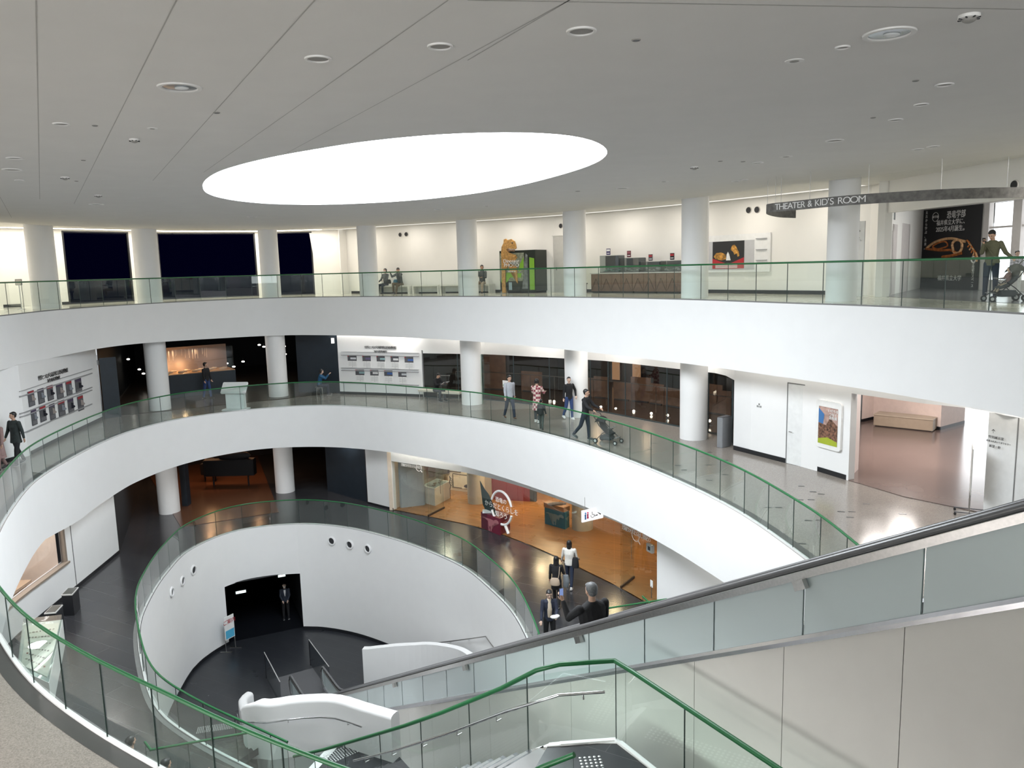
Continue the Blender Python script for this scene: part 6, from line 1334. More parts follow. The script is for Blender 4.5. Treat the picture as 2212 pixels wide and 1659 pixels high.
for x, y in ((430, 1060), (470, 1060), (540, 1045), (345, 1060)):
    p = at(x, y, Z1); area('entrance_lamp', (p.x, p.y+1, ZS1-.4), .25, 16, (1, .5, .25), shape='DISK')
bm = B(); a = E1b+Vector((-.05, .2)); b = Vector(atxy(700, 1075, Z1))+Vector((-.1, 1.2)); quad(bm, (a.x, a.y, Z1), (b.x, b.y, Z1), (b.x, b.y, 8), (a.x, a.y, 8)); struct('wall_entrance_panel', bm, NAVY)
for x in (388, 597):
    p = at(x, 1100 if x < 400 else 1060, Z1)+Vector((.1, .6, 0)); bm = B(); box(bm, (p.x, p.y, (Z1+ZS1)/2), (.28, .4, ZS1-Z1-.05)); struct('trim_%d' % (13 if x < 400 else 14), bm, NAVY)
# low black information stands, big white showcase, workshop bench
def lowstand(pts, label):
    P = [at(x, y, Z1+.72) for x, y in pts]; c = sum(P, Vector())/4; t = thing('low_stand', label, 'stand', (c.x, c.y, Z1), 0, 'low black information stands'); bm = B()
    k = [((p.x-c.x)*.96, (p.y-c.y)*.96) for p in P]; prism(bm, k, 0, .70); obj('body', bm, BLACK, t)
    bm = B(); prism(bm, [((p.x-c.x), (p.y-c.y)) for p in P], .70, .735); obj('pale_frame', bm, mat('stand_frame', (.55, .55, .54), .4), t)
    bm = B(); prism(bm, [((p.x-c.x)*.86, (p.y-c.y)*.86) for p in P], .735, .745); obj('dark_panel', bm, mat('stand_panel', (.07, .075, .07), .3), t)
lowstand(((132, 1286), (156, 1285), (170, 1269), (147, 1271)), 'low black information stand with pale frame, the farther of two below the workshop window')
lowstand(((95, 1326), (120, 1324), (136, 1307), (112, 1309)), 'low black information stand with pale frame, the nearer of two below the workshop window')
P = [at(x, y, Z1+.95) for x, y in ((50, 1336), (134, 1327), (104, 1462), (38, 1432))]; c = sum(P, Vector())/4; t = thing('table_showcase', 'white table showcase full of small specimens seen through the near glass at left', 'showcase', (c.x, c.y, Z1)); k = [((p.x-c.x), (p.y-c.y)) for p in P]
bm = B(); prism(bm, k, 0, .78); obj('body', bm, mat('table_white', (.74, .76, .73), .4), t); bm = B(); prism(bm, [(x*.86, y*.86) for x, y in k], .78, .80); obj('deck', bm, mat('deck_cream', (.62, .64, .55), .5), t)
bm = B(); prism(bm, [(x*.99, y*.99) for x, y in k], .785, .95); obj('glass_lid', bm, SHOPGLASS, t)
random.seed(11)
for i in range(8):
    for j in range(6):
        x_ = (i/7-.5)*.9; y_ = (j/5-.5)*1.2; q = Vector((k[0][0]*.55, k[0][1]*.55)).lerp(Vector((k[1][0]*.6, k[1][1]*.6)), i/7).lerp(Vector((k[3][0]*.6, k[3][1]*.6)).lerp(Vector((k[2][0]*.6, k[2][1]*.6)), i/7), j/5)
        bm = B(); ball(bm, (0, 0, 0), (random.uniform(.02, .045), random.uniform(.02, .035), .018), 8); o = obj('specimen', bm, [mat('spec_grey', (.2, .2, .18), .7), mat('spec_red', (.3, .05, .03), .6), mat('spec_pale', (.5, .5, .42), .7)][(0, 0, 0, 2, 0, 1)[random.randrange(6)]], smooth=True); o.location = (c.x+q.x, c.y+q.y, Z1+.815); tag(o, 'tiny specimen laid out in the white table showcase', 'specimen', 'specimens in the table showcase')
t = thing('workshop_table', 'pale wooden workshop table behind the window at the lower left', 'table', (-16.6, 22.3, Z1), 1.62); bm = B(); box(bm, (0, 0, .9), (6, .8, .08)); obj('table_top', bm, mat('pale_wood', (.6, .42, .28), .5), t)
for sx in (-2.8, 0, 2.8): bm = B(); box(bm, (sx, 0, .43), (.08, .7, .86)); obj('leg', bm, mat('pale_wood', (.6, .42, .28), .5), t)
for i in range(9): bm = B(); ball(bm, (0, 0, .06), (.14, .1, .08), 8); ball(bm, (.1, .05, .12), (.08, .05, .05), 8); o = obj('workshop_item', bm, [CHAR, mat('pinkish', (.5, .3, .25), .6), PAPER][i % 3], smooth=True); o.location = (-16.6-.05*(i-4), 22.3+(i-4)*.55, Z1+.94); tag(o, 'small tool or specimen on the workshop table', 'workshop item', 'items on the workshop table')
area('workshop_lamp', (-17.0, 22.5, ZS1-.3), 1.5, 60, (1, .85, .7), shape='DISK')
# basement: sign stand, lit signs, attendant's hall lamp
a, b = at(489, 1410, 0), at(509, 1399, 0); u = (b-a); t = thing('sign_stand', 'white and blue notice board on a steel stand by the basement opening', 'sign stand', tuple(a)); n = Vector((u.y, -u.x, 0)).normalized()
un = u.normalized(); M = Matrix((un, Vector((0, 0, 1)), un.cross(Vector((0, 0, 1))))).transposed().to_4x4(); L_ = u.length
bm = B(); plate(bm, M, L_/2, 1.05, L_, 1.0, 0, .03); obj('board', bm, PAPER, t); bm = B(); plate(bm, M, L_/2, .76, L_*.9, .36, .03, .004); plate(bm, M, L_/2, .76, L_*.9, .36, -.004, .004); obj('blue_field', bm, mat('sky_blue', (.08, .4, .62), .5), t)
text('lettering', 'ご案内', .22, Matrix.Translation(un*L_/2) @ M @ Matrix.Translation((0, 1.3, .034)), REDM, t)
for k in (0, 1):
    bm = B(); q = un*(L_*k); cyl(bm, q, q+Vector((0, 0, .56)), .018); obj('post', bm, STEEL, t); bm = B(); box(bm, q+Vector((0, 0, .02)), (.5, .05, .03)); obj('foot', bm, STEEL, t)
BO = Path([tuple(R1.pt(lo)+Vector((-.2, .5))), tuple(R1.pt(hi)+Vector((0.05, .5)))])
for (x, y, w, hh_, lab) in ((608, 1239, .34, .2, 'lit white sign under the lintel of the dark basement opening'), (520, 1276, .45, .12, 'small lit pale green sign deeper in the dark basement opening')):
    h = BO.hit(x, y); q = BO.w(h[0], h[1]-.05); litbox('hall_sign', q, frame((0, 0, 0), (.42, -.91, 0)).to_3x3().to_4x4(), w, hh_, .05, emis('basement_sign_glow', (.8, 1, .97), 1.6), lab, 'sign')
# ============================================================ fittings in the main ceiling
RIMW = mat('fitting_rim', (.78, .77, .75), .5); REFL = mat('lamp_reflector', (.30, .32, .34), .2, metal=.9); CUP = mat('lamp_cup', (.30, .29, .27), .6)
def fitting(kind, x, y, r, label):
    p = at(x, y, CZ); nm = {'big': 'ceiling_downlight', 'ring': 'ceiling_downlight', 'small': 'ceiling_downlight', 'black': 'ceiling_vent', 'dome': 'smoke_detector', 'disc': 'ceiling_disc'}[kind]; cat_ = {'black': 'vent', 'dome': 'smoke detector', 'disc': 'ceiling fitting'}.get(kind, 'ceiling light')
    t = thing(nm, label, cat_, (p.x, p.y, CZ), 0, {'big': 'large reflector downlights', 'ring': 'round recessed downlights', 'small': 'round recessed downlights', 'black': 'small black ceiling ports', 'dome': 'domed detectors', 'disc': 'flat ceiling discs'}[kind])
    def annulus(prof, m, name):
        bm = B(); n = 32; A = [[bm.verts.new((rr*math.cos(2*PI*i/n), rr*math.sin(2*PI*i/n), z)) for rr, z in prof] for i in range(n)]
        for i in range(n):
            a, b = A[i], A[(i+1) % n]
            for k in range(len(prof)-1): bm.faces.new((a[k], a[k+1], b[k+1], b[k]))
        if prof[-1][0] < .03: pass
        bmesh.ops.recalc_face_normals(bm, faces=bm.faces[:]); obj(name, bm, m, t, True)
    if kind in ('big', 'ring', 'small'):
        annulus([(r, -.001), (r*.98, -.016), (r*.80, -.016), (r*.78, -.003)], RIMW, 'rim')
        annulus([(r*.78, -.003), (r*.6, -.006), (.002, -.008)], REFL if kind == 'big' else CUP, 'reflector')
        if kind == 'big': bm = B(); ball(bm, (r*.1, 0, -.012), (r*.34, r*.22, .02), 14); obj('lamp', bm, mat('lamp_glass', (.6, .62, .62), .15), t, True)
    elif kind == 'black':
        annulus([(r, -.001), (r*.9, -.008), (r*.7, -.008)], CUP, 'rim'); annulus([(r*.72, -.009), (.002, -.009)], BLACK, 'opening')
    elif kind == 'dome':
        annulus([(r, -.001), (r, -.03), (r*.7, -.035)], RIMW, 'base'); bm = B(); ball(bm, (0, 0, -.03), (r*.7, r*.7, r*.45), 16); obj('dome', bm, CUP, t, True)
        for k in range(8): a = k*PI/4; bm = B(); box(bm, (r*.86*math.cos(a), r*.86*math.sin(a), -.034), (.03, .012, .01), rz=a); obj('slot', bm, INK, t)
    else: annulus([(r, -.001), (r*.97, -.008), (.002, -.008)], RIMW, 'disc'); annulus([(r*.5, -.009), (r*.45, -.011), (.002, -.011)], CUP, 'centre')
zone = lambda x, y: ('left' if x < 440 else 'centre' if x < 1320 else 'right')
FT = [('big', 388, 188, .24, 'large reflector downlight at the upper left of the grey ceiling'), ('big', 1921, 72, .24, 'large reflector downlight at the upper right of the grey ceiling'),
 ('ring', 687, 126, .135, 'round recessed downlight, left one of the three above the skylight'), ('ring', 951, 99, .125, 'round recessed downlight, middle one of the three above the skylight'), ('ring', 1256, 66, .14, 'round recessed downlight, right one of the three above the skylight'),
 ('ring', 1803, 303, .16, 'round recessed downlight above the right half of the curved lettered sign'), ('ring', 27, 366, .18, 'round recessed downlight at the left edge of the ceiling'), ('ring', 208, 441, .2, 'round recessed downlight above the first dark window'), ('ring', 545, 468, .2, 'round recessed downlight above the second dark window'), ('ring', 946, 452, .18, 'round recessed downlight just beyond the skylight'), ('ring', 1344, 406, .19, 'round recessed downlight right of the far tip of the skylight'),
 ('disc', 1716, 131, .1, 'flat pale disc below left of the large right downlight'), ('small', 1820, 101, .075, 'small round downlight just left of the large right downlight'), ('dome', 2094, 32, .09, 'slotted smoke detector in the top right corner'), ('black', 1374, 86, .045, 'small black port right of the three upper downlights'), ('ring', 2040, 182, .11, 'round recessed downlight, uppermost of the trio at right'), ('ring', 1990, 225, .1, 'round recessed downlight, middle of the trio at right'), ('ring', 1935, 258, .11, 'round recessed downlight, lowest of the trio at right'),
 ('black', 1978, 174, .04, 'tiny black port above the trio of downlights at right'), ('black', 1886, 254, .04, 'tiny black port left of the trio of downlights at right'), ('small', 132, 267, .11, 'round downlight at upper left between two ceiling joints'), ('black', 205, 271, .04, 'tiny black port left of the domed detector at left'), ('dome', 290, 300, .075, 'pale domed detector under the large left downlight'), ('disc', 329, 277, .07, 'flat disc between the domed detector and the large left downlight'), ('small', 32, 341, .14, 'pale round fitting above the left edge downlight'), ('small', 42, 389, .1, 'faint round fitting below the left edge downlight'),
 ('dome', 140, 382, .085, 'dark domed detector at left above the first dark window'), ('black', 180, 346, .04, 'tiny black port right of the dark domed detector'), ('black', 165, 391, .04, 'tiny black port below the dark domed detector'), ('black', 468, 243, .045, 'tiny black port left above the skylight tip'), ('dome', 212, 421, .09, 'small domed detector above the farther left downlight'), ('black', 1248, 413, .07, 'small dark port under the right end of the skylight'), ('disc', 1434, 392, .12, 'faint disc right of the skylight, first of a row'), ('dome', 1500, 360, .09, 'small domed detector right of the skylight'), ('black', 1556, 348, .05, 'tiny black port right of the small domed detector'), ('black', 1605, 349, .05, 'second tiny black port right of the small domed detector'),
 ('small', 1637, 351, .13, 'round downlight right of the two tiny black ports'), ('disc', 1698, 338, .13, 'bright flat disc left of the curved sign downlight'), ('small', 1608, 388, .12, 'right one of the close pair of faint downlights above the wall poster'), ('small', 1590, 391, .12, 'left one of the close pair of faint downlights above the wall poster'), ('small', 1983, 322, .12, 'left one of the close pair of faint downlights above the banner'), ('small', 2016, 316, .12, 'right one of the close pair of faint downlights above the banner'), ('disc', 1051, 445, .12, 'faint disc near the far rim of the skylight')]
for f in FT: fitting(*f)
# ============================================================ people
SKIN = mat('skin', (.50, .31, .22), .55, noise=(20, .05)); SKINP = mat('skin_fair', (.60, .42, .33), .55, noise=(20, .05)); HAIRB = mat('black_hair', (.012, .011, .011), .45, noise=(60, .3)); HAIRG = mat('grey_hair', (.12, .125, .13), .5, noise=(60, .4))
LIPS = mat('lips', (.35, .12, .10), .5); EYEM = mat('dark_eye', (.02, .015, .012), .3)
def cap(bm, a, b, ra, rb, seg=12):
    """tapered limb with rounded ends"""
    a, b = Vector(a), Vector(b); d = b-a
    if d.length < 1e-5: ball(bm, a, ra, seg); return
    cyl(bm, a, b, ra, rb, seg); ball(bm, a, ra, seg); ball(bm, b, rb, seg)
def ell(bm, path_, seg=16):
    """body tube through elliptical sections (centre, rx, ry, frame)"""
    rings = []
    for c, rx, ry, X, Y in path_: rings.append([bm.verts.new(c+X*(rx*math.cos(2*PI*j/seg))+Y*(ry*math.sin(2*PI*j/seg))) for j in range(seg)])
    for A, Bq in zip(rings, rings[1:]):
        for j in range(seg): bm.faces.new((A[j], A[(j+1) % seg], Bq[(j+1) % seg], Bq[j]))
    bm.faces.new(rings[0][::-1]); bm.faces.new(rings[-1])
def fuse(name, bm, m, parent, vox, smooth=2):
    """melt the overlapping shapes into one continuous skin"""
    bmesh.ops.recalc_face_normals(bm, faces=bm.faces[:])
    me = bpy.data.meshes.new('tmp'); bm.to_mesh(me); bm.free(); o = bpy.data.objects.new('tmp', me); COL.objects.link(o)
    r = o.modifiers.new('r', 'REMESH'); r.mode = 'VOXEL'; r.voxel_size = vox; r.use_smooth_shade = True
    s = o.modifiers.new('s', 'SMOOTH'); s.factor = .6; s.iterations = smooth
    bpy.context.view_layer.update(); n = bpy.data.meshes.new_from_object(o.evaluated_get(bpy.context.evaluated_depsgraph_get())); bpy.data.objects.remove(o); bpy.data.meshes.remove(me)
    n.name = name; n.materials.clear(); n.materials.append(m); q = bpy.data.objects.new(name, n); COL.objects.link(q); q.parent = parent
    n.polygons.foreach_set('use_smooth', [True]*len(n.polygons)); return q
def person(loc, yaw, label, H=1.7, lean=0, turn=0, nod=0, legs=((0, 0, 0), (0, 0, 0)), arms=((5, 8, 10, 0), (5, 8, 10, 0)), hip=None, top=None, bottom=None, shoes=None, skin=SKIN, hair=HAIRB,
           hairlen=0, coat=0, sleeve=1, skirt=0, fat=1.0, mask=False, vox=.011, glasses=False, curl=.5, neckroll=False, bottomtype='trousers', sc=None, rest=None):
    """local frame: +y is the way the person faces, x to the right, z up. legs: (hip flexion, knee bend, spread); arms: (raise forward, out, elbow bend, inward twist), degrees"""
    t = thing('person', label, 'person', loc, yaw); s = H/1.7; r_ = math.radians
    hh = .90*s if hip is None else hip
    X = Vector((1, 0, 0)); Y = Vector((0, 1, 0)); Z = Vector((0, 0, 1)); hipc = Vector((0, 0, hh)); lr = Matrix.Rotation(-r_(lean), 3, 'X'); TU = lr @ Z; TY = lr @ Y
    chest = hipc+TU*.30*s; shc = hipc+TU*.50*s; neck = hipc+TU*.56*s; hd = Matrix.Rotation(r_(turn), 3, 'Z') @ Matrix.Rotation(-r_(nod), 3, 'X')
    hc = neck+TU*.05*s+(hd @ Vector((0, .015*s, .105*s))); HX, HY, HZ = hd @ X, hd @ Y, hd @ Z
    J = {}
    for i, sx in enumerate((-1, 1)):
        hf, kb, sp_ = legs[i]; a = hipc+Vector((sx*.09*s, 0, -.03*s)); dv = Matrix.Rotation(r_(hf), 3, 'X') @ Vector((sx*math.sin(r_(sp_)), 0, -math.cos(r_(sp_)))); k = a+dv*.42*s
        dv2 = Matrix.Rotation(r_(hf-kb), 3, 'X') @ Vector((sx*math.sin(r_(sp_))*.5, 0, -1)); f = k+dv2.normalized()*.40*s; J['leg%d' % i] = (a, k, f, hf-kb)
        rf, ro, eb, it = arms[i]; a = shc+lr @ Vector((sx*.175*s*fat, 0, -.01*s)); dv = Matrix.Rotation(r_(rf), 3, 'X') @ Vector((sx*math.sin(r_(ro)), 0, -math.cos(r_(ro)))); e = a+dv*.28*s
        ax = dv.cross(Y).normalized() if abs(dv.y) < .95 else X; dv2 = Matrix.Rotation(r_(eb), 3, 'X') @ dv; dv2 = Matrix.Rotation(-r_(it)*sx, 3, dv) @ dv2; dv2.normalize(); w = e+dv2*.25*s; J['arm%d' % i] = (a, e, w, dv2, dv)
    # body: head, neck, torso, limbs and hands in one skin
    bm = B()
    ball(bm, hc+HZ*.02*s, (.075*s, .09*s, .098*s), 20, rot=hd); ball(bm, hc-HZ*.045*s+HY*.018*s, (.056*s, .065*s, .062*s), 16, rot=hd); ball(bm, hc-HZ*.09*s+HY*.045*s, (.026*s, .025*s, .02*s), 12)
    cyl(bm, hc-HZ*.0*s+HY*.083*s, hc-HZ*.035*s+HY*.105*s, .009*s, .015*s, 8); ball(bm, hc-HZ*.037*s+HY*.097*s, .014*s, 8)
    for sx in (-1, 1): ball(bm, hc+HX*sx*.077*s-HZ*.012*s, (.012*s, .022*s, .032*s), 10, rot=hd)
    cap(bm, neck-TU*.03*s, hc-HZ*.06*s-HY*.012*s, .055*s, .05*s)
    ell(bm, [(hipc-TU*.08*s, .11*s, .08*s, X, TY), (hipc, .145*s*fat, .095*s*fat, X, TY), (hipc+TU*.16*s, .12*s*fat, .085*s*fat, X, TY), (chest+TU*.04*s, .145*s*fat, .10*s*fat, X, TY), (shc-TU*.02*s, .155*s*fat, .085*s, X, TY), (neck-TU*.01*s, .06*s, .055*s, X, TY)])
    for i in (0, 1):
        sx = (-1, 1)[i]; a, k, f, an = J['leg%d' % i]; cap(bm, a, k, .078*s, .05*s); cap(bm, k, f, .05*s, .032*s); ff = Matrix.Rotation(r_(an*.6), 3, 'X') @ Y; cap(bm, f-Vector((0, 0, .03*s)), f+ff*.14*s-Vector((0, 0, .05*s)), .032*s, .026*s)
        a, e, w, dv, du = J['arm%d' % i]; cap(bm, a, e, .048*s, .036*s); cap(bm, e, w, .036*s, .024*s)
        # hand: palm, four unequal curled fingers, a thumb from the side of the palm
        side = dv.cross(du if abs(dv.dot(du)) < .98 else Y); side = side.normalized() if side.length > .01 else X; pn = dv.cross(side).normalized(); pal = w+dv*.045*s
        ball(bm, pal, (.036*s, .016*s, .046*s), 12, rot=Matrix((side, pn, dv)).transposed())
        for q, (o_, l) in enumerate(((-.026, .062), (-.009, .072), (.009, .067), (.026, .052))):
            b0 = pal+side*o_*s+dv*.036*s; m1 = b0+(dv*(1-curl*.3)-pn*curl*.6).normalized()*l*.5*s; m2 = m1+(dv*(1-curl)-pn*curl).normalized()*l*.5*s; cap(bm, b0, m1, .0095*s, .009*s, 8); cap(bm, m1, m2, .009*s, .0075*s, 8)
        b0 = pal-side*.03*s*sx-dv*.01*s; m1 = b0+(dv*.7-side*.8*sx-pn*.3*curl).normalized()*.035*s; cap(bm, b0, m1, .012*s, .010*s, 8); cap(bm, m1, m1+(dv*.9-pn*.4*curl).normalized()*.028*s, .010*s, .008*s, 8)
    fuse('body', bm, skin, t, vox*.8, 1)
    # face
    if not mask: bm = B(); ball(bm, hc-HZ*.066*s+HY*.079*s, (.022*s, .008*s, .006*s), 10, rot=hd); obj('mouth', bm, LIPS, t, True)
    else: bm = B(); ball(bm, hc-HZ*.055*s+HY*.035*s, (.062*s, .068*s, .045*s), 14, rot=hd); obj('face_mask', bm, PAPER, t, True)
    for sx in (-1, 1): bm = B(); ball(bm, hc+HX*sx*.03*s+HY*.082*s+HZ*.008*s, (.012*s, .008*s, .006*s), 10, rot=hd); obj('eye', bm, EYEM, t, True); bm = B(); ball(bm, hc+HX*sx*.031*s+HY*.084*s+HZ*.028*s, (.018*s, .006*s, .004*s), 8, rot=hd); obj('eyebrow', bm, HAIRB, t, True)
    # hair
    bm = B(); ball(bm, hc+HZ*.038*s-HY*.026*s, (.086*s, .096*s, .094*s), 20, rot=hd); ball(bm, hc+HZ*.08*s+HY*.025*s, (.068*s, .058*s, .034*s), 14, rot=hd); ball(bm, hc-HZ*.02*s-HY*.045*s, (.074*s, .06*s, .06*s), 14, rot=hd)
    if hairlen > 0:
        e_ = hc-HY*.075*s-TU*hairlen*s; ell(bm, [(hc+HZ*.02*s-HY*.04*s, .085*s, .055*s, HX, HY), (hc-HZ*.08*s-HY*.065*s, .085*s, .04*s, HX, HY), (e_+Vector((0, 0, .05)), .075*s, .03*s, HX, HY), (e_, .04*s, .02*s, HX, HY)])
        for sx in (-1, 1): cap(bm, hc+HX*sx*.075*s+HZ*.02*s, hc+HX*sx*.08*s-HZ*min(.2, hairlen)*s-HY*.02*s, .024*s, .015*s)
    fuse('hair', bm, hair, t, vox*.9, 1)
    # clothes
    bm = B(); low = -.06*s-coat*s; pr = []
    if coat > .05: pr.append((hipc-Vector((0, 0, coat*s+.06*s)), (.17+coat*.08)*s*fat, (.12+coat*.08)*s*fat, X, Y))
    else: pr.append((hipc-TU*.07*s, .158*s*fat, .112*s*fat, X, TY))
    pr += [(hipc, .162*s*fat, .112*s*fat, X, TY), (hipc+TU*.16*s, .145*s*fat, .105*s*fat, X, TY), (chest+TU*.04*s, .168*s*fat, .12*s*fat, X, TY), (shc-TU*.01*s, .178*s*fat, .098*s, X, TY), (neck+TU*.005*s, .075*s, .068*s, X, TY)]
    if neckroll: pr.append((neck+TU*.035*s, .068*s, .062*s, X, TY))
    ell(bm, pr)
    for i in (0, 1):
        a, e, w, dv, du = J['arm%d' % i]; cap(bm, a-Vector((0, 0, .005)), e, .066*s, .053*s)
        if sleeve: cap(bm, e, w-dv*.02*s, .052*s, .038*s)
    fuse('top', bm, top or CHAR, t, vox, 1)
    bm = B()
    if bottomtype == 'skirt': ell(bm, [(hipc-Vector((0, 0, skirt*s)), .22*s, .19*s, X, Y), (hipc-Vector((0, 0, .1*s)), .17*s, .13*s, X, Y), (hipc+TU*.06*s, .135*s, .10*s, X, TY)])
    ell(bm, [(hipc-TU*.10*s, .14*s*fat, .10*s*fat, X, TY), (hipc-TU*.0*s, .155*s*fat, .106*s*fat, X, TY), (hipc+TU*.07*s, .14*s*fat, .10*s*fat, X, TY)])
    for i in (0, 1): a, k, f, an = J['leg%d' % i]; cap(bm, a, k, .092*s, .068*s); cap(bm, k, f-(f-k)*.06, .066*s, .052*s)
    fuse({'skirt': 'skirt'}.get(bottomtype, 'trousers'), bm, bottom or INK, t, vox, 1)
    for i in (0, 1):
        a, k, f, an = J['leg%d' % i]; R3_ = Matrix.Rotation(r_(an*.6), 3, 'X'); bm = B(); o_ = f-Vector((0, 0, .035*s))
        ball(bm, o_+R3_ @ Vector((0, .06, -.01))*s, (.042*s, .125*s, .042*s), 14, rot=R3_); ball(bm, o_+R3_ @ Vector((0, -.02, .01))*s, (.04*s, .05*s, .045*s), 12, rot=R3_); sh = obj('shoe', bm, shoes or INK, t, True)
        bm = B(); box(bm, None, (.08*s, .24*s, .02*s), M=Matrix.Translation(o_+R3_ @ Vector((0, .055, -.048))*s) @ R3_.to_4x4(), bev=.006); obj('sole', bm, PAPER if shoes is PAPER else mat('shoe_sole', (.3, .3, .3), .6), sh)
    # settle so that the lowest sole touches the ground the person stands on
    if rest is None:
        mz = min(J['leg0'][2].z, J['leg1'][2].z)-.035*s-.058*s; t.location.z -= mz
    t['_'] = 0; del t['_']
    J['hc'] = hc; J['t'] = t; J['dz'] = t.location.z-loc[2]; J['hd'] = hd; J['shc'] = shc; J['s'] = s; J['hipc'] = hipc; J['chest'] = chest
    return J
def wpt(J, v): return J['t'].matrix_basis @ Vector(v) if False else Matrix.Translation(J['t'].location) @ Matrix.Rotation(J['t'].rotation_euler.z, 4, 'Z') @ Vector(v)
def face(p, q): return math.atan2(-(q[0]-p[0]), q[1]-p[1])      # yaw so that +y looks from p to q
CAMP = (0, 0)
NVY = mat('navy_cloth', (.015, .02, .04), .8, noise=(30, .15)); BLK = mat('black_cloth', (.010, .010, .012), .85, noise=(30, .2)); GRYC = mat('grey_knit', (.38, .40, .44), .85, noise=(30, .08)); DGR = mat('dark_grey_cloth', (.06, .065, .07), .85, noise=(30, .15)); OLV = mat('olive_knit', (.10, .10, .06), .85, noise=(30, .1))
JEAN = mat('blue_denim', (.03, .06, .17), .8, noise=(40, .15)); JEAND = mat('dark_denim', (.012, .02, .045), .8, noise=(40, .15)); KHA = mat('beige_cloth', (.40, .32, .24), .8, noise=(20, .08)); PNK = mat('dusty_pink_cloth', (.26, .17, .16), .85, noise=(20, .1)); TEALC = mat('blue_parka', (.01, .08, .18), .7); WHC = mat('white_cloth', (.70, .68, .64), .8, noise=(20, .06)); BEIG = mat('cream_knit', (.52, .44, .34), .85)
def plaid(name):
    m = mat(name, (.5, .35, .3), .85); nt = m.node_tree; b = nt.nodes['Principled BSDF']; tc = nt.nodes.new('ShaderNodeTexCoord'); ck = nt.nodes.new('ShaderNodeTexChecker'); ck.inputs['Scale'].default_value = 11
    ck.inputs[1].default_value = (.60, .50, .44, 1); ck.inputs[2].default_value = (.22, .04, .06, 1); nt.links.new(tc.outputs['Object'], ck.inputs[0]); nt.links.new(ck.outputs[0], b.inputs['Base Color']); return m
PLD = plaid('plaid_wool')
walk = ((16, 8, 2), (-14, 14, 2))
def bag(J, at_, size, m, label, name='shoulder_bag', cat='bag', strap=None):
    p = wpt(J, at_); t = thing(name, label, cat, tuple(p), J['t'].rotation_euler.z); bm = B(); x, y, z = size
    ell(bm, [(Vector((0, 0, -z/2)), x*.42, y*.5, Vector((1, 0, 0)), Vector((0, 1, 0))), (Vector((0, 0, -z*.3)), x*.5, y*.5, Vector((1, 0, 0)), Vector((0, 1, 0))), (Vector((0, 0, z*.3)), x*.42, y*.4, Vector((1, 0, 0)), Vector((0, 1, 0))), (Vector((0, 0, z/2)), x*.3, y*.2, Vector((1, 0, 0)), Vector((0, 1, 0)))]); obj('pouch', bm, m, t, True)
    if strap: bm = B(); tube(bm, [Vector(v)-Vector(at_) for v in strap], .012, 6); obj('strap', bm, m, t)
    return t
# --- top floor
def seated(P, R, x, label, turn_yaw=0, **k):
    q = P+R @ Vector((x, 0, 0)); q = q+R @ Vector((0, 0, .02)); yaw = math.atan2(-(R @ Vector((0, 0, 1))).x, (R @ Vector((0, 0, 1))).y)+turn_yaw
    return person((q.x, q.y, P.z), yaw, label, hip=.50, rest=1, **k)
SITL = ((86, 82, 6), (86, 84, 6))
def benchat(x0): d = px(W3, x0, 628); P = W3.w(d, Z3, -.35); n = W3.nrm(d); return frame(P, (-n.x, -n.y, 0))
def seat_on(xp, label, **k):
    P, R = local(benchat(xp)); return seated(P, R, 0, label, **k)
J = seat_on(845, 'person in grey hooded coat and white face mask on the white bench', H=1.6, top=DGR, bottom=NVY, legs=SITL, arms=((25, 10, 60, 30), (20, 14, 50, 30)), mask=True, hairlen=.1, hair=DGR, skin=SKINP)
bag(J, (-.28, .05, .62), (.26, .18, .22), BLK, 'black bag beside the masked person on the white bench', 'handbag')
J = seat_on(877, 'person in dark jacket and brown trousers sitting bent forward beside a blue bag', H=1.7, lean=14, nod=25, turn=40, top=DGR, bottom=mat('brown_trousers', (.12, .09, .06), .8), legs=((84, 70, 4), (95, 100, 6)), arms=((70, 20, 70, 20), (65, 10, 80, 20)))
bag(J, (.34, -.02, .58), (.36, .26, .28), mat('blue_bag_cloth', (.03, .13, .2), .7), 'blue bag on the bench beside the bent forward person', 'handbag')
J = seat_on(1052, 'person in dark jacket and beige trousers sitting on the bench behind the column', H=1.68, top=DGR, bottom=KHA, legs=((85, 70, 4), (92, 95, 6)), arms=((25, 8, 75, 35), (25, 8, 75, 35)), turn=30, turn_yaw=.3)
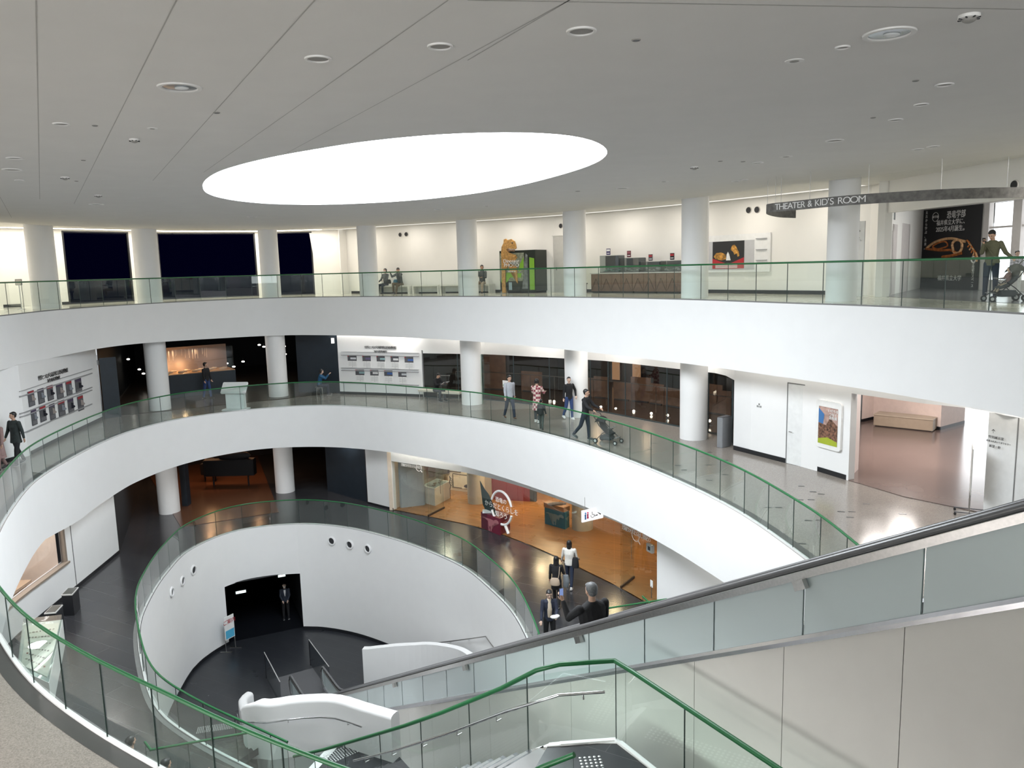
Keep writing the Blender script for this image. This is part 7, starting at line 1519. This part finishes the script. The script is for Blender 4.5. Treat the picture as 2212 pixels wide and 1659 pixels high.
# man with stroller at the right of the top floor
def stroller(P, yaw, label, m, child=True, hood=1):
    t = thing('stroller', label, 'stroller', tuple(P), yaw); FR = mat('stroller_frame', (.04, .04, .045), .4, metal=.5)
    for sx in (-1, 1):
        bm = B(); tube(bm, [(sx*.24, .42, .10), (sx*.24, .1, .36), (sx*.24, -.18, .62), (sx*.24, -.42, .98)], .013, 8); obj('side_frame', bm, FR, t, True)
        bm = B(); tube(bm, [(sx*.24, -.34, .10), (sx*.24, -.1, .34), (sx*.24, .1, .48)], .012, 8); obj('rear_frame', bm, FR, t, True)
        for y, r in ((.42, .075), (-.34, .09)):
            bm = B(); cyl(bm, (sx*.24-.02, y, r), (sx*.24+.02, y, r), r, seg=20); w_ = obj('wheel', bm, INK, t, True); bm = B(); cyl(bm, (sx*.24-.024, y, r), (sx*.24+.024, y, r), r*.55, seg=16); obj('hub', bm, mat('hub_pale', (.5, .5, .5), .4), w_)
    bm = B(); tube(bm, [(-.24, -.42, .98), (-.2, -.46, 1.01), (.2, -.46, 1.01), (.24, -.42, .98)], .016, 8); obj('push_bar', bm, RUBBER, t, True)
    bm = B(); ell(bm, [(Vector((0, .22, .34)), .18, .04, Vector((1, 0, 0)), Vector((0, .2, 1)).normalized()), (Vector((0, .02, .40)), .2, .06, Vector((1, 0, 0)), Vector((0, .3, 1)).normalized()), (Vector((0, -.14, .55)), .2, .06, Vector((1, 0, 0)), Vector((0, 1, .4)).normalized()), (Vector((0, -.24, .82)), .18, .04, Vector((1, 0, 0)), Vector((0, 1, .3)).normalized())]); obj('seat', bm, m, t, True)
    bm = B(); n = 8
    A = [[bm.verts.new((.2*math.cos(PI*j/8), -.2+.2*math.cos(a)+.0, .70+.24*math.sin(a)*max(.25, math.sin(PI*j/8)))) for j in range(9)] for a in [PI*.12+PI*.75*i/n for i in range(n+1)]]
    for p, q in zip(A, A[1:]):
        for j in range(8): bm.faces.new((p[j], p[j+1], q[j+1], q[j]))
    sl = obj('canopy', bm, m, t, True); md = sl.modifiers.new('thick', 'SOLIDIFY'); md.thickness = .012
    bm = B(); box(bm, (0, .0, .20), (.36, .42, .16), bev=.04); obj('basket', bm, DGR, t)
    bm = B(); tube(bm, [(-.2, .12, .56), (-.12, .26, .58), (.12, .26, .58), (.2, .12, .56)], .014, 6); obj('bumper_bar', bm, RUBBER, t)
    bm = B(); box(bm, (0, .38, .22), (.32, .1, .02)); obj('footrest', bm, RUBBER, t)
    if child:
        c_ = person(tuple(Vector(P)+Matrix.Rotation(yaw, 3, 'Z') @ Vector((0, -.04, 0))), yaw, 'small child seated in the stroller beside the person in the olive jumper', H=.80, hip=.46, rest=1, legs=((75, 40, 6), (75, 40, 6)), arms=((40, 10, 40, 10), (30, 10, 60, 20)), top=PNK, bottom=KHA, skin=SKINP, vox=.009, hair=mat('brown_hair', (.04, .025, .018), .5))
    return t
P = at(2137, 648, Z3); J = person(tuple(P), face(P, CAMP)-.2, 'person in olive jumper and dark trousers looking at a phone on the top floor', H=1.74, nod=30, turn=-15, top=OLV, bottom=JEAND, legs=((2, 2, 3), (-2, 0, 3)), arms=((12, 28, 40, -20), (35, 5, 120, 20)))
w = J['arm1'][2]+J['arm1'][3]*.07; q = wpt(J, w); t = thing('phone', 'dark phone held by the person in the olive jumper', 'phone', tuple(q), J['t'].rotation_euler.z); bm = B(); box(bm, (0, .02, .02), (.075, .01, .15), rx=-.5, bev=.003); obj('case', bm, INK, t); bm = B(); box(bm, (0, .012, .02), (.066, .004, .135), rx=-.5); obj('screen', bm, mat('phone_screen', (.1, .12, .15), .1), t)
bag(J, (-.12, .14, .98), (.2, .07, .14), OLV, 'thin tan strap bag worn across the olive jumper', 'sling_bag', strap=[(.14, .08, 1.38), (.02, .155, 1.22), (-.12, .15, 1.03)])
P = at(2172, 651, Z3); stroller(P, face(P, CAMP)-1.15, 'black stroller with grey canopy pushed beside the person in the olive jumper', DGR)
P = at(2207, 640, Z3)+Vector((.12, .5, 0)); J = person(tuple(P), face(P, CAMP)+.4, 'short person in a patterned white top at the right edge of the top floor', H=1.22, top=mat('speckled_cloth', (.45, .42, .5), .8, noise=(18, .8)), bottom=WHC, skin=SKINP, legs=((3, 0, 3), (0, 0, 3)))
# --- middle floor
P = at(1102, 905, Z2); J = person(tuple(P), face(P, CAMP)+.45, 'man in light grey jumper and dark jeans walking along the middle floor', H=1.72, top=GRYC, bottom=JEAND, legs=walk, arms=((-18, 10, 12, 0), (10, 10, 20, 0)), shoes=mat('brown_shoe', (.12, .06, .04), .6), nod=5)
P = at(1161, 912, Z2); J = person(tuple(P), face(P, CAMP)+2.7, 'person in a plaid wool coat seen from behind on the middle floor', H=1.66, top=PLD, bottom=DGR, coat=.38, legs=((8, 6, 2), (-6, 4, 2)), arms=((30, 12, 70, 30), (30, 12, 70, 30)), hairlen=.06, shoes=PAPER, fat=1.08)
P = at(1170, 928, Z2); J = person(tuple(P), face(P, CAMP)+2.8, 'small child with a black backpack walking next to the plaid coat', H=1.12, top=BLK, bottom=mat('charcoal_leggings', (.05, .06, .055), .8), legs=((14, 6, 3), (-12, 6, 3)), vox=.009)
bag(J, (0, -.13, .75), (.26, .18, .3), BLK, 'black child backpack with a pale leaf motif beside the plaid coat', 'backpack')
P = at(1230, 906, Z2); J = person(tuple(P), face(P, CAMP)+.5, 'person in black jumper and blue jeans standing at the middle floor column', H=1.64, top=BLK, bottom=JEAN, legs=((4, 2, 2), (-10, 22, 3)), arms=((-10, 30, 60, 60), (-6, 8, 10, 0)), skin=SKINP, shoes=PAPER, turn=-20)
P = at(1265, 951, Z2); J = person(tuple(P), face(P, CAMP)+1.05, 'man in black jumper pushing a black stroller on the middle floor', H=1.74, top=BLK, bottom=NVY, lean=4, legs=((8, 6, 2), (-18, 24, 2)), arms=((38, 8, 30, 10), (38, 8, 30, 10)), turn=10, shoes=DGR)
yw = J['t'].rotation_euler.z; q = P+Matrix.Rotation(yw, 3, 'Z') @ Vector((0, .86, 0)); stroller(q, yw, 'black stroller with white wheel hubs pushed by the man in the black jumper', BLK, child=False)
P = at(41, 1004, Z2); J = person(tuple(P), face(P, CAMP)-.9, 'man in dark padded coat walking at the left edge of the middle floor', H=1.72, top=mat('dark_green_coat', (.02, .028, .028), .8, noise=(12, .2)), bottom=BLK, coat=.12, fat=1.15, legs=walk, arms=((-8, 12, 8, 0), (8, 12, 10, 0)), turn=-20)
P = at(3, 1016, Z2); J = person(tuple(P), face(P, CAMP)-.9, 'person in a dusty pink coat cut off by the left edge of the middle floor', H=1.66, top=PNK, bottom=PNK, coat=.34, fat=1.12, legs=walk, hairlen=.15, bottomtype='skirt', skirt=.5)
bag(J, (.22, .02, .80), (.22, .12, .22), PNK, 'small pink bag carried beside the dusty pink coat', 'handbag')
P = at(449, 861, Z2); J = person(tuple(P), face(P, CAMP)+.9, 'person in black jacket and blue jeans standing before the amber showcase in the dark hall', H=1.74, top=BLK, bottom=JEAN, legs=((10, 6, 2), (-8, 4, 2)), turn=30)
P = at(692, 853, Z2)+Vector((.0, -.1, 0)); t = thing('stool', 'dark stool under the person in the blue parka', 'stool', tuple(P), 0); bm = B(); cyl(bm, (0, 0, .38), (0, 0, .43), .2, seg=20); obj('seat', bm, CHAR, t)
for a in (.5, 2.1, 3.7, 5.3): bm = B(); cyl(bm, (.15*math.cos(a), .15*math.sin(a), 0), (.12*math.cos(a), .12*math.sin(a), .38), .014); obj('leg', bm, CHROME, t)
J = person(tuple(P), face(P, CAMP)+1.5, 'person in a blue parka sitting in the dark hall doorway', H=1.62, hip=.52, rest=1, lean=12, nod=10, top=TEALC, bottom=NVY, legs=SITL, arms=((60, 8, 80, 20), (60, 8, 80, 20)), skin=SKINP, hairlen=.12)
P = at(942, 866, Z2)+Vector((0, .12, 0)); J = person(tuple(P), face(P, CAMP)+.75, 'person in black vest and cream sleeves reading on the padded bench of the middle floor', H=1.66, hip=.53, rest=1, lean=14, nod=32, top=BLK, bottom=DGR, sleeve=1, legs=SITL, arms=((38, 10, 70, 30), (38, 10, 70, 30)), glasses=True)
w = (J['arm0'][2]+J['arm1'][2])/2+Vector((0, .08, 0)); q = wpt(J, w); t = thing('open_book', 'open dark book held by the reader on the padded bench', 'book', tuple(q), J['t'].rotation_euler.z)
for sx in (-1, 1): bm = B(); box(bm, None, (.2, .28, .012), M=Matrix.Translation((sx*.1, .05, .03)) @ Matrix.Rotation(sx*-.35, 4, 'Y') @ Matrix.Rotation(.5, 4, 'X')); obj('cover', bm, CHAR, t)
bm = B(); box(bm, None, (.34, .24, .01), M=Matrix.Translation((0, .05, .045)) @ Matrix.Rotation(.5, 4, 'X')); obj('pages', bm, PAPER, t)
# --- lower floor
P = at(1203, 1308, Z1); J = person(tuple(P), face(P, CAMP)+2.95, 'woman with long black hair and black coat walking away on the lower floor', H=1.62, top=BLK, bottom=BLK, coat=.26, hairlen=.34, legs=((14, 6, 1), (-12, 12, 1)), arms=((6, 8, 10, 0), (20, 10, 40, 20)))
bag(J, (-.02, -.17, .86), (.34, .13, .24), mat('beige_leather', (.42, .33, .25), .6), 'beige leather shoulder bag on the back of the long-haired woman', strap=[(.13, -.09, 1.34), (.12, -.17, 1.1), (.08, -.17, .94)])
q = wpt(J, (.3, .05, .9)); t = thing('folded_coat', 'grey coat carried over the arm of the long-haired woman', 'coat', tuple(q), J['t'].rotation_euler.z); bm = B(); ell(bm, [(Vector((0, 0, -.3)), .08, .05, X_, Y_) for X_, Y_ in ((Vector((1, 0, 0)), Vector((0, 1, 0))),)]+[(Vector((.02, 0, -.1)), .11, .08, Vector((1, 0, 0)), Vector((0, 1, 0))), (Vector((0, 0, .12)), .09, .07, Vector((1, 0, 0)), Vector((0, 1, 0)))]); fuse('cloth', bm, mat('grey_coat_cloth', (.16, .18, .2), .85), t, .02, 3); t['category'] = 'coat'
P = at(1231, 1270, Z1); J = person(tuple(P), face(P, CAMP)+2.9, 'woman in white jacket and dark trousers walking away on the lower floor', H=1.64, top=WHC, bottom=JEAND, fat=1.1, hairlen=.22, legs=((10, 6, 1), (-10, 8, 1)), shoes=PAPER, arms=((12, 14, 20, 0), (10, 10, 50, 10)))
bag(J, (.22, -.06, .92), (.26, .16, .36), BLK, 'black tote bag on the shoulder of the woman in the white jacket', 'tote_bag', strap=[(.16, -.02, 1.38), (.22, -.06, 1.08)])
P = at(1188, 1401, Z1); J = person(tuple(P), face(P, CAMP)+.15, 'man in navy jacket over cream roll-neck standing behind the escalator', H=1.72, nod=14, top=NVY, bottom=BLK, legs=((4, 2, 2), (-4, 2, 2)), arms=((24, 6, 60, 25), (18, 10, 20, 0)), skin=SKINP)
bm = B(); ell(bm, [(Vector((0, .075, .96)), .065, .06, Vector((1, 0, 0)), Vector((0, 1, 0))), (Vector((0, .085, 1.2)), .075, .06, Vector((1, 0, 0)), Vector((0, 1, 0))), (Vector((0, .06, 1.36)), .07, .06, Vector((1, 0, 0)), Vector((0, 1, 0))), (Vector((0, .02, 1.49)), .065, .06, Vector((1, 0, 0)), Vector((0, 1, 0)))]); o = fuse('roll_neck', bm, BEIG, J['t'], .012, 2)
q = wpt(J, J['arm0'][2]+Vector((.06, .06, 0))) ; t = thing('white_bundle', 'white folded bundle held by the man in the navy jacket', 'bundle', tuple(q)); bm = B(); ball(bm, (0, 0, 0), (.12, .09, .05), 12); ball(bm, (.08, .02, .02), (.08, .07, .04), 10); fuse('cloth', bm, PAPER, t, .015, 2)
# man riding the escalator, seen from behind
s_ = None
for k in range(240):
    s = k*.1; q = epos(s, .55, ez(s)-.98+1.66)
    if abs(proj(tuple(q))[0]-1281) < 4: s_ = s; break
s_ = s_ or 13.0; zt_r = ez(s_)-.98
st_i = round((zt_r)/.2)*.2
P = epos(s_, .55, 0); P.z = ez(s_)-1.17; yw = math.atan2(ED.x, -ED.y)+PI+.0
J = person(tuple(P), face((0, 0), (-ED.x, -ED.y)), 'grey-haired man in black coat photographing with a phone while riding the escalator', H=1.88, top=BLK, bottom=BLK, hair=HAIRG, fat=1.3, coat=.1, nod=6, legs=((2, 0, 4), (0, 0, 4)), arms=((45, 12, 110, 10), (20, 16, 50, 20)), vox=.009)
w = J['arm0'][2]+J['arm0'][3]*.10; q = wpt(J, w); t = thing('phone', 'phone with lit screen held up by the grey-haired man', 'phone', tuple(q), J['t'].rotation_euler.z); bm = B(); box(bm, (0, 0, .04), (.078, .012, .16), bev=.003); obj('case', bm, INK, t); bm = B(); box(bm, (0, -.008, .04), (.068, .004, .145)); obj('screen', bm, emis('phone_glow', (.3, .42, .8), .5), t)
bag(J, (-.22, .0, 1.0), (.22, .2, .34), BLK, 'black bag at the side of the grey-haired man on the escalator', 'shoulder_bag')
q = wpt(J, (.12, -.163, 1.12)); bm = B(); box(bm, (0, 0, 0), (.03, .01, .07), rz=J['t'].rotation_euler.z); o = obj('coat_label', bm, mat('pale_tag', (.5, .5, .45), .6)); o.parent = J['t']; o.location = (.12, -.165, 1.12)
# two heads seen through the near glass at the bottom left
for (x, y, lab, k) in ((282, 1606, 'dark-haired person seen from above through the near glass at lower left', 0), (358, 1656, 'dark-haired person with raised white sleeve at the bottom edge behind the near glass', 1)):
    P = at(x, y, Z1+1.62); J = person((P.x, P.y, Z1), face(P, CAMP)+2.2, lab, H=1.7, top=BLK if k == 0 else WHC, bottom=BLK, arms=((5, 8, 10, 0), (8, 8, 10, 0)) if k == 0 else ((8, 8, 10, 0), (82, 40, 12, 0)))
# --- basement attendant
P = at(621, 1341, 0); P = at(619, 1336, 0); J = person(tuple(P), face(P, CAMP), 'attendant in dark suit and white shirt standing in the dark basement opening', H=1.66, top=mat('suit_navy', (.02, .028, .045), .7), bottom=BLK, legs=((0, 0, 2), (0, 0, 2)), arms=((12, 6, 42, 42), (12, 6, 42, 42)), mask=True, skin=SKINP)
bm = B(); ell(bm, [(Vector((0, .10, 1.08)), .012, .02, Vector((1, 0, 0)), Vector((0, 1, 0))), (Vector((0, .105, 1.25)), .04, .025, Vector((1, 0, 0)), Vector((0, 1, 0))), (Vector((0, .075, 1.38)), .05, .03, Vector((1, 0, 0)), Vector((0, 1, 0)))]); o = fuse('shirt', bm, PAPER, J['t'], .01, 1)
area('attendant_lamp', (P.x+.2, P.y-.6, 2.9), .15, 9, (1, .95, .9), shape='DISK')
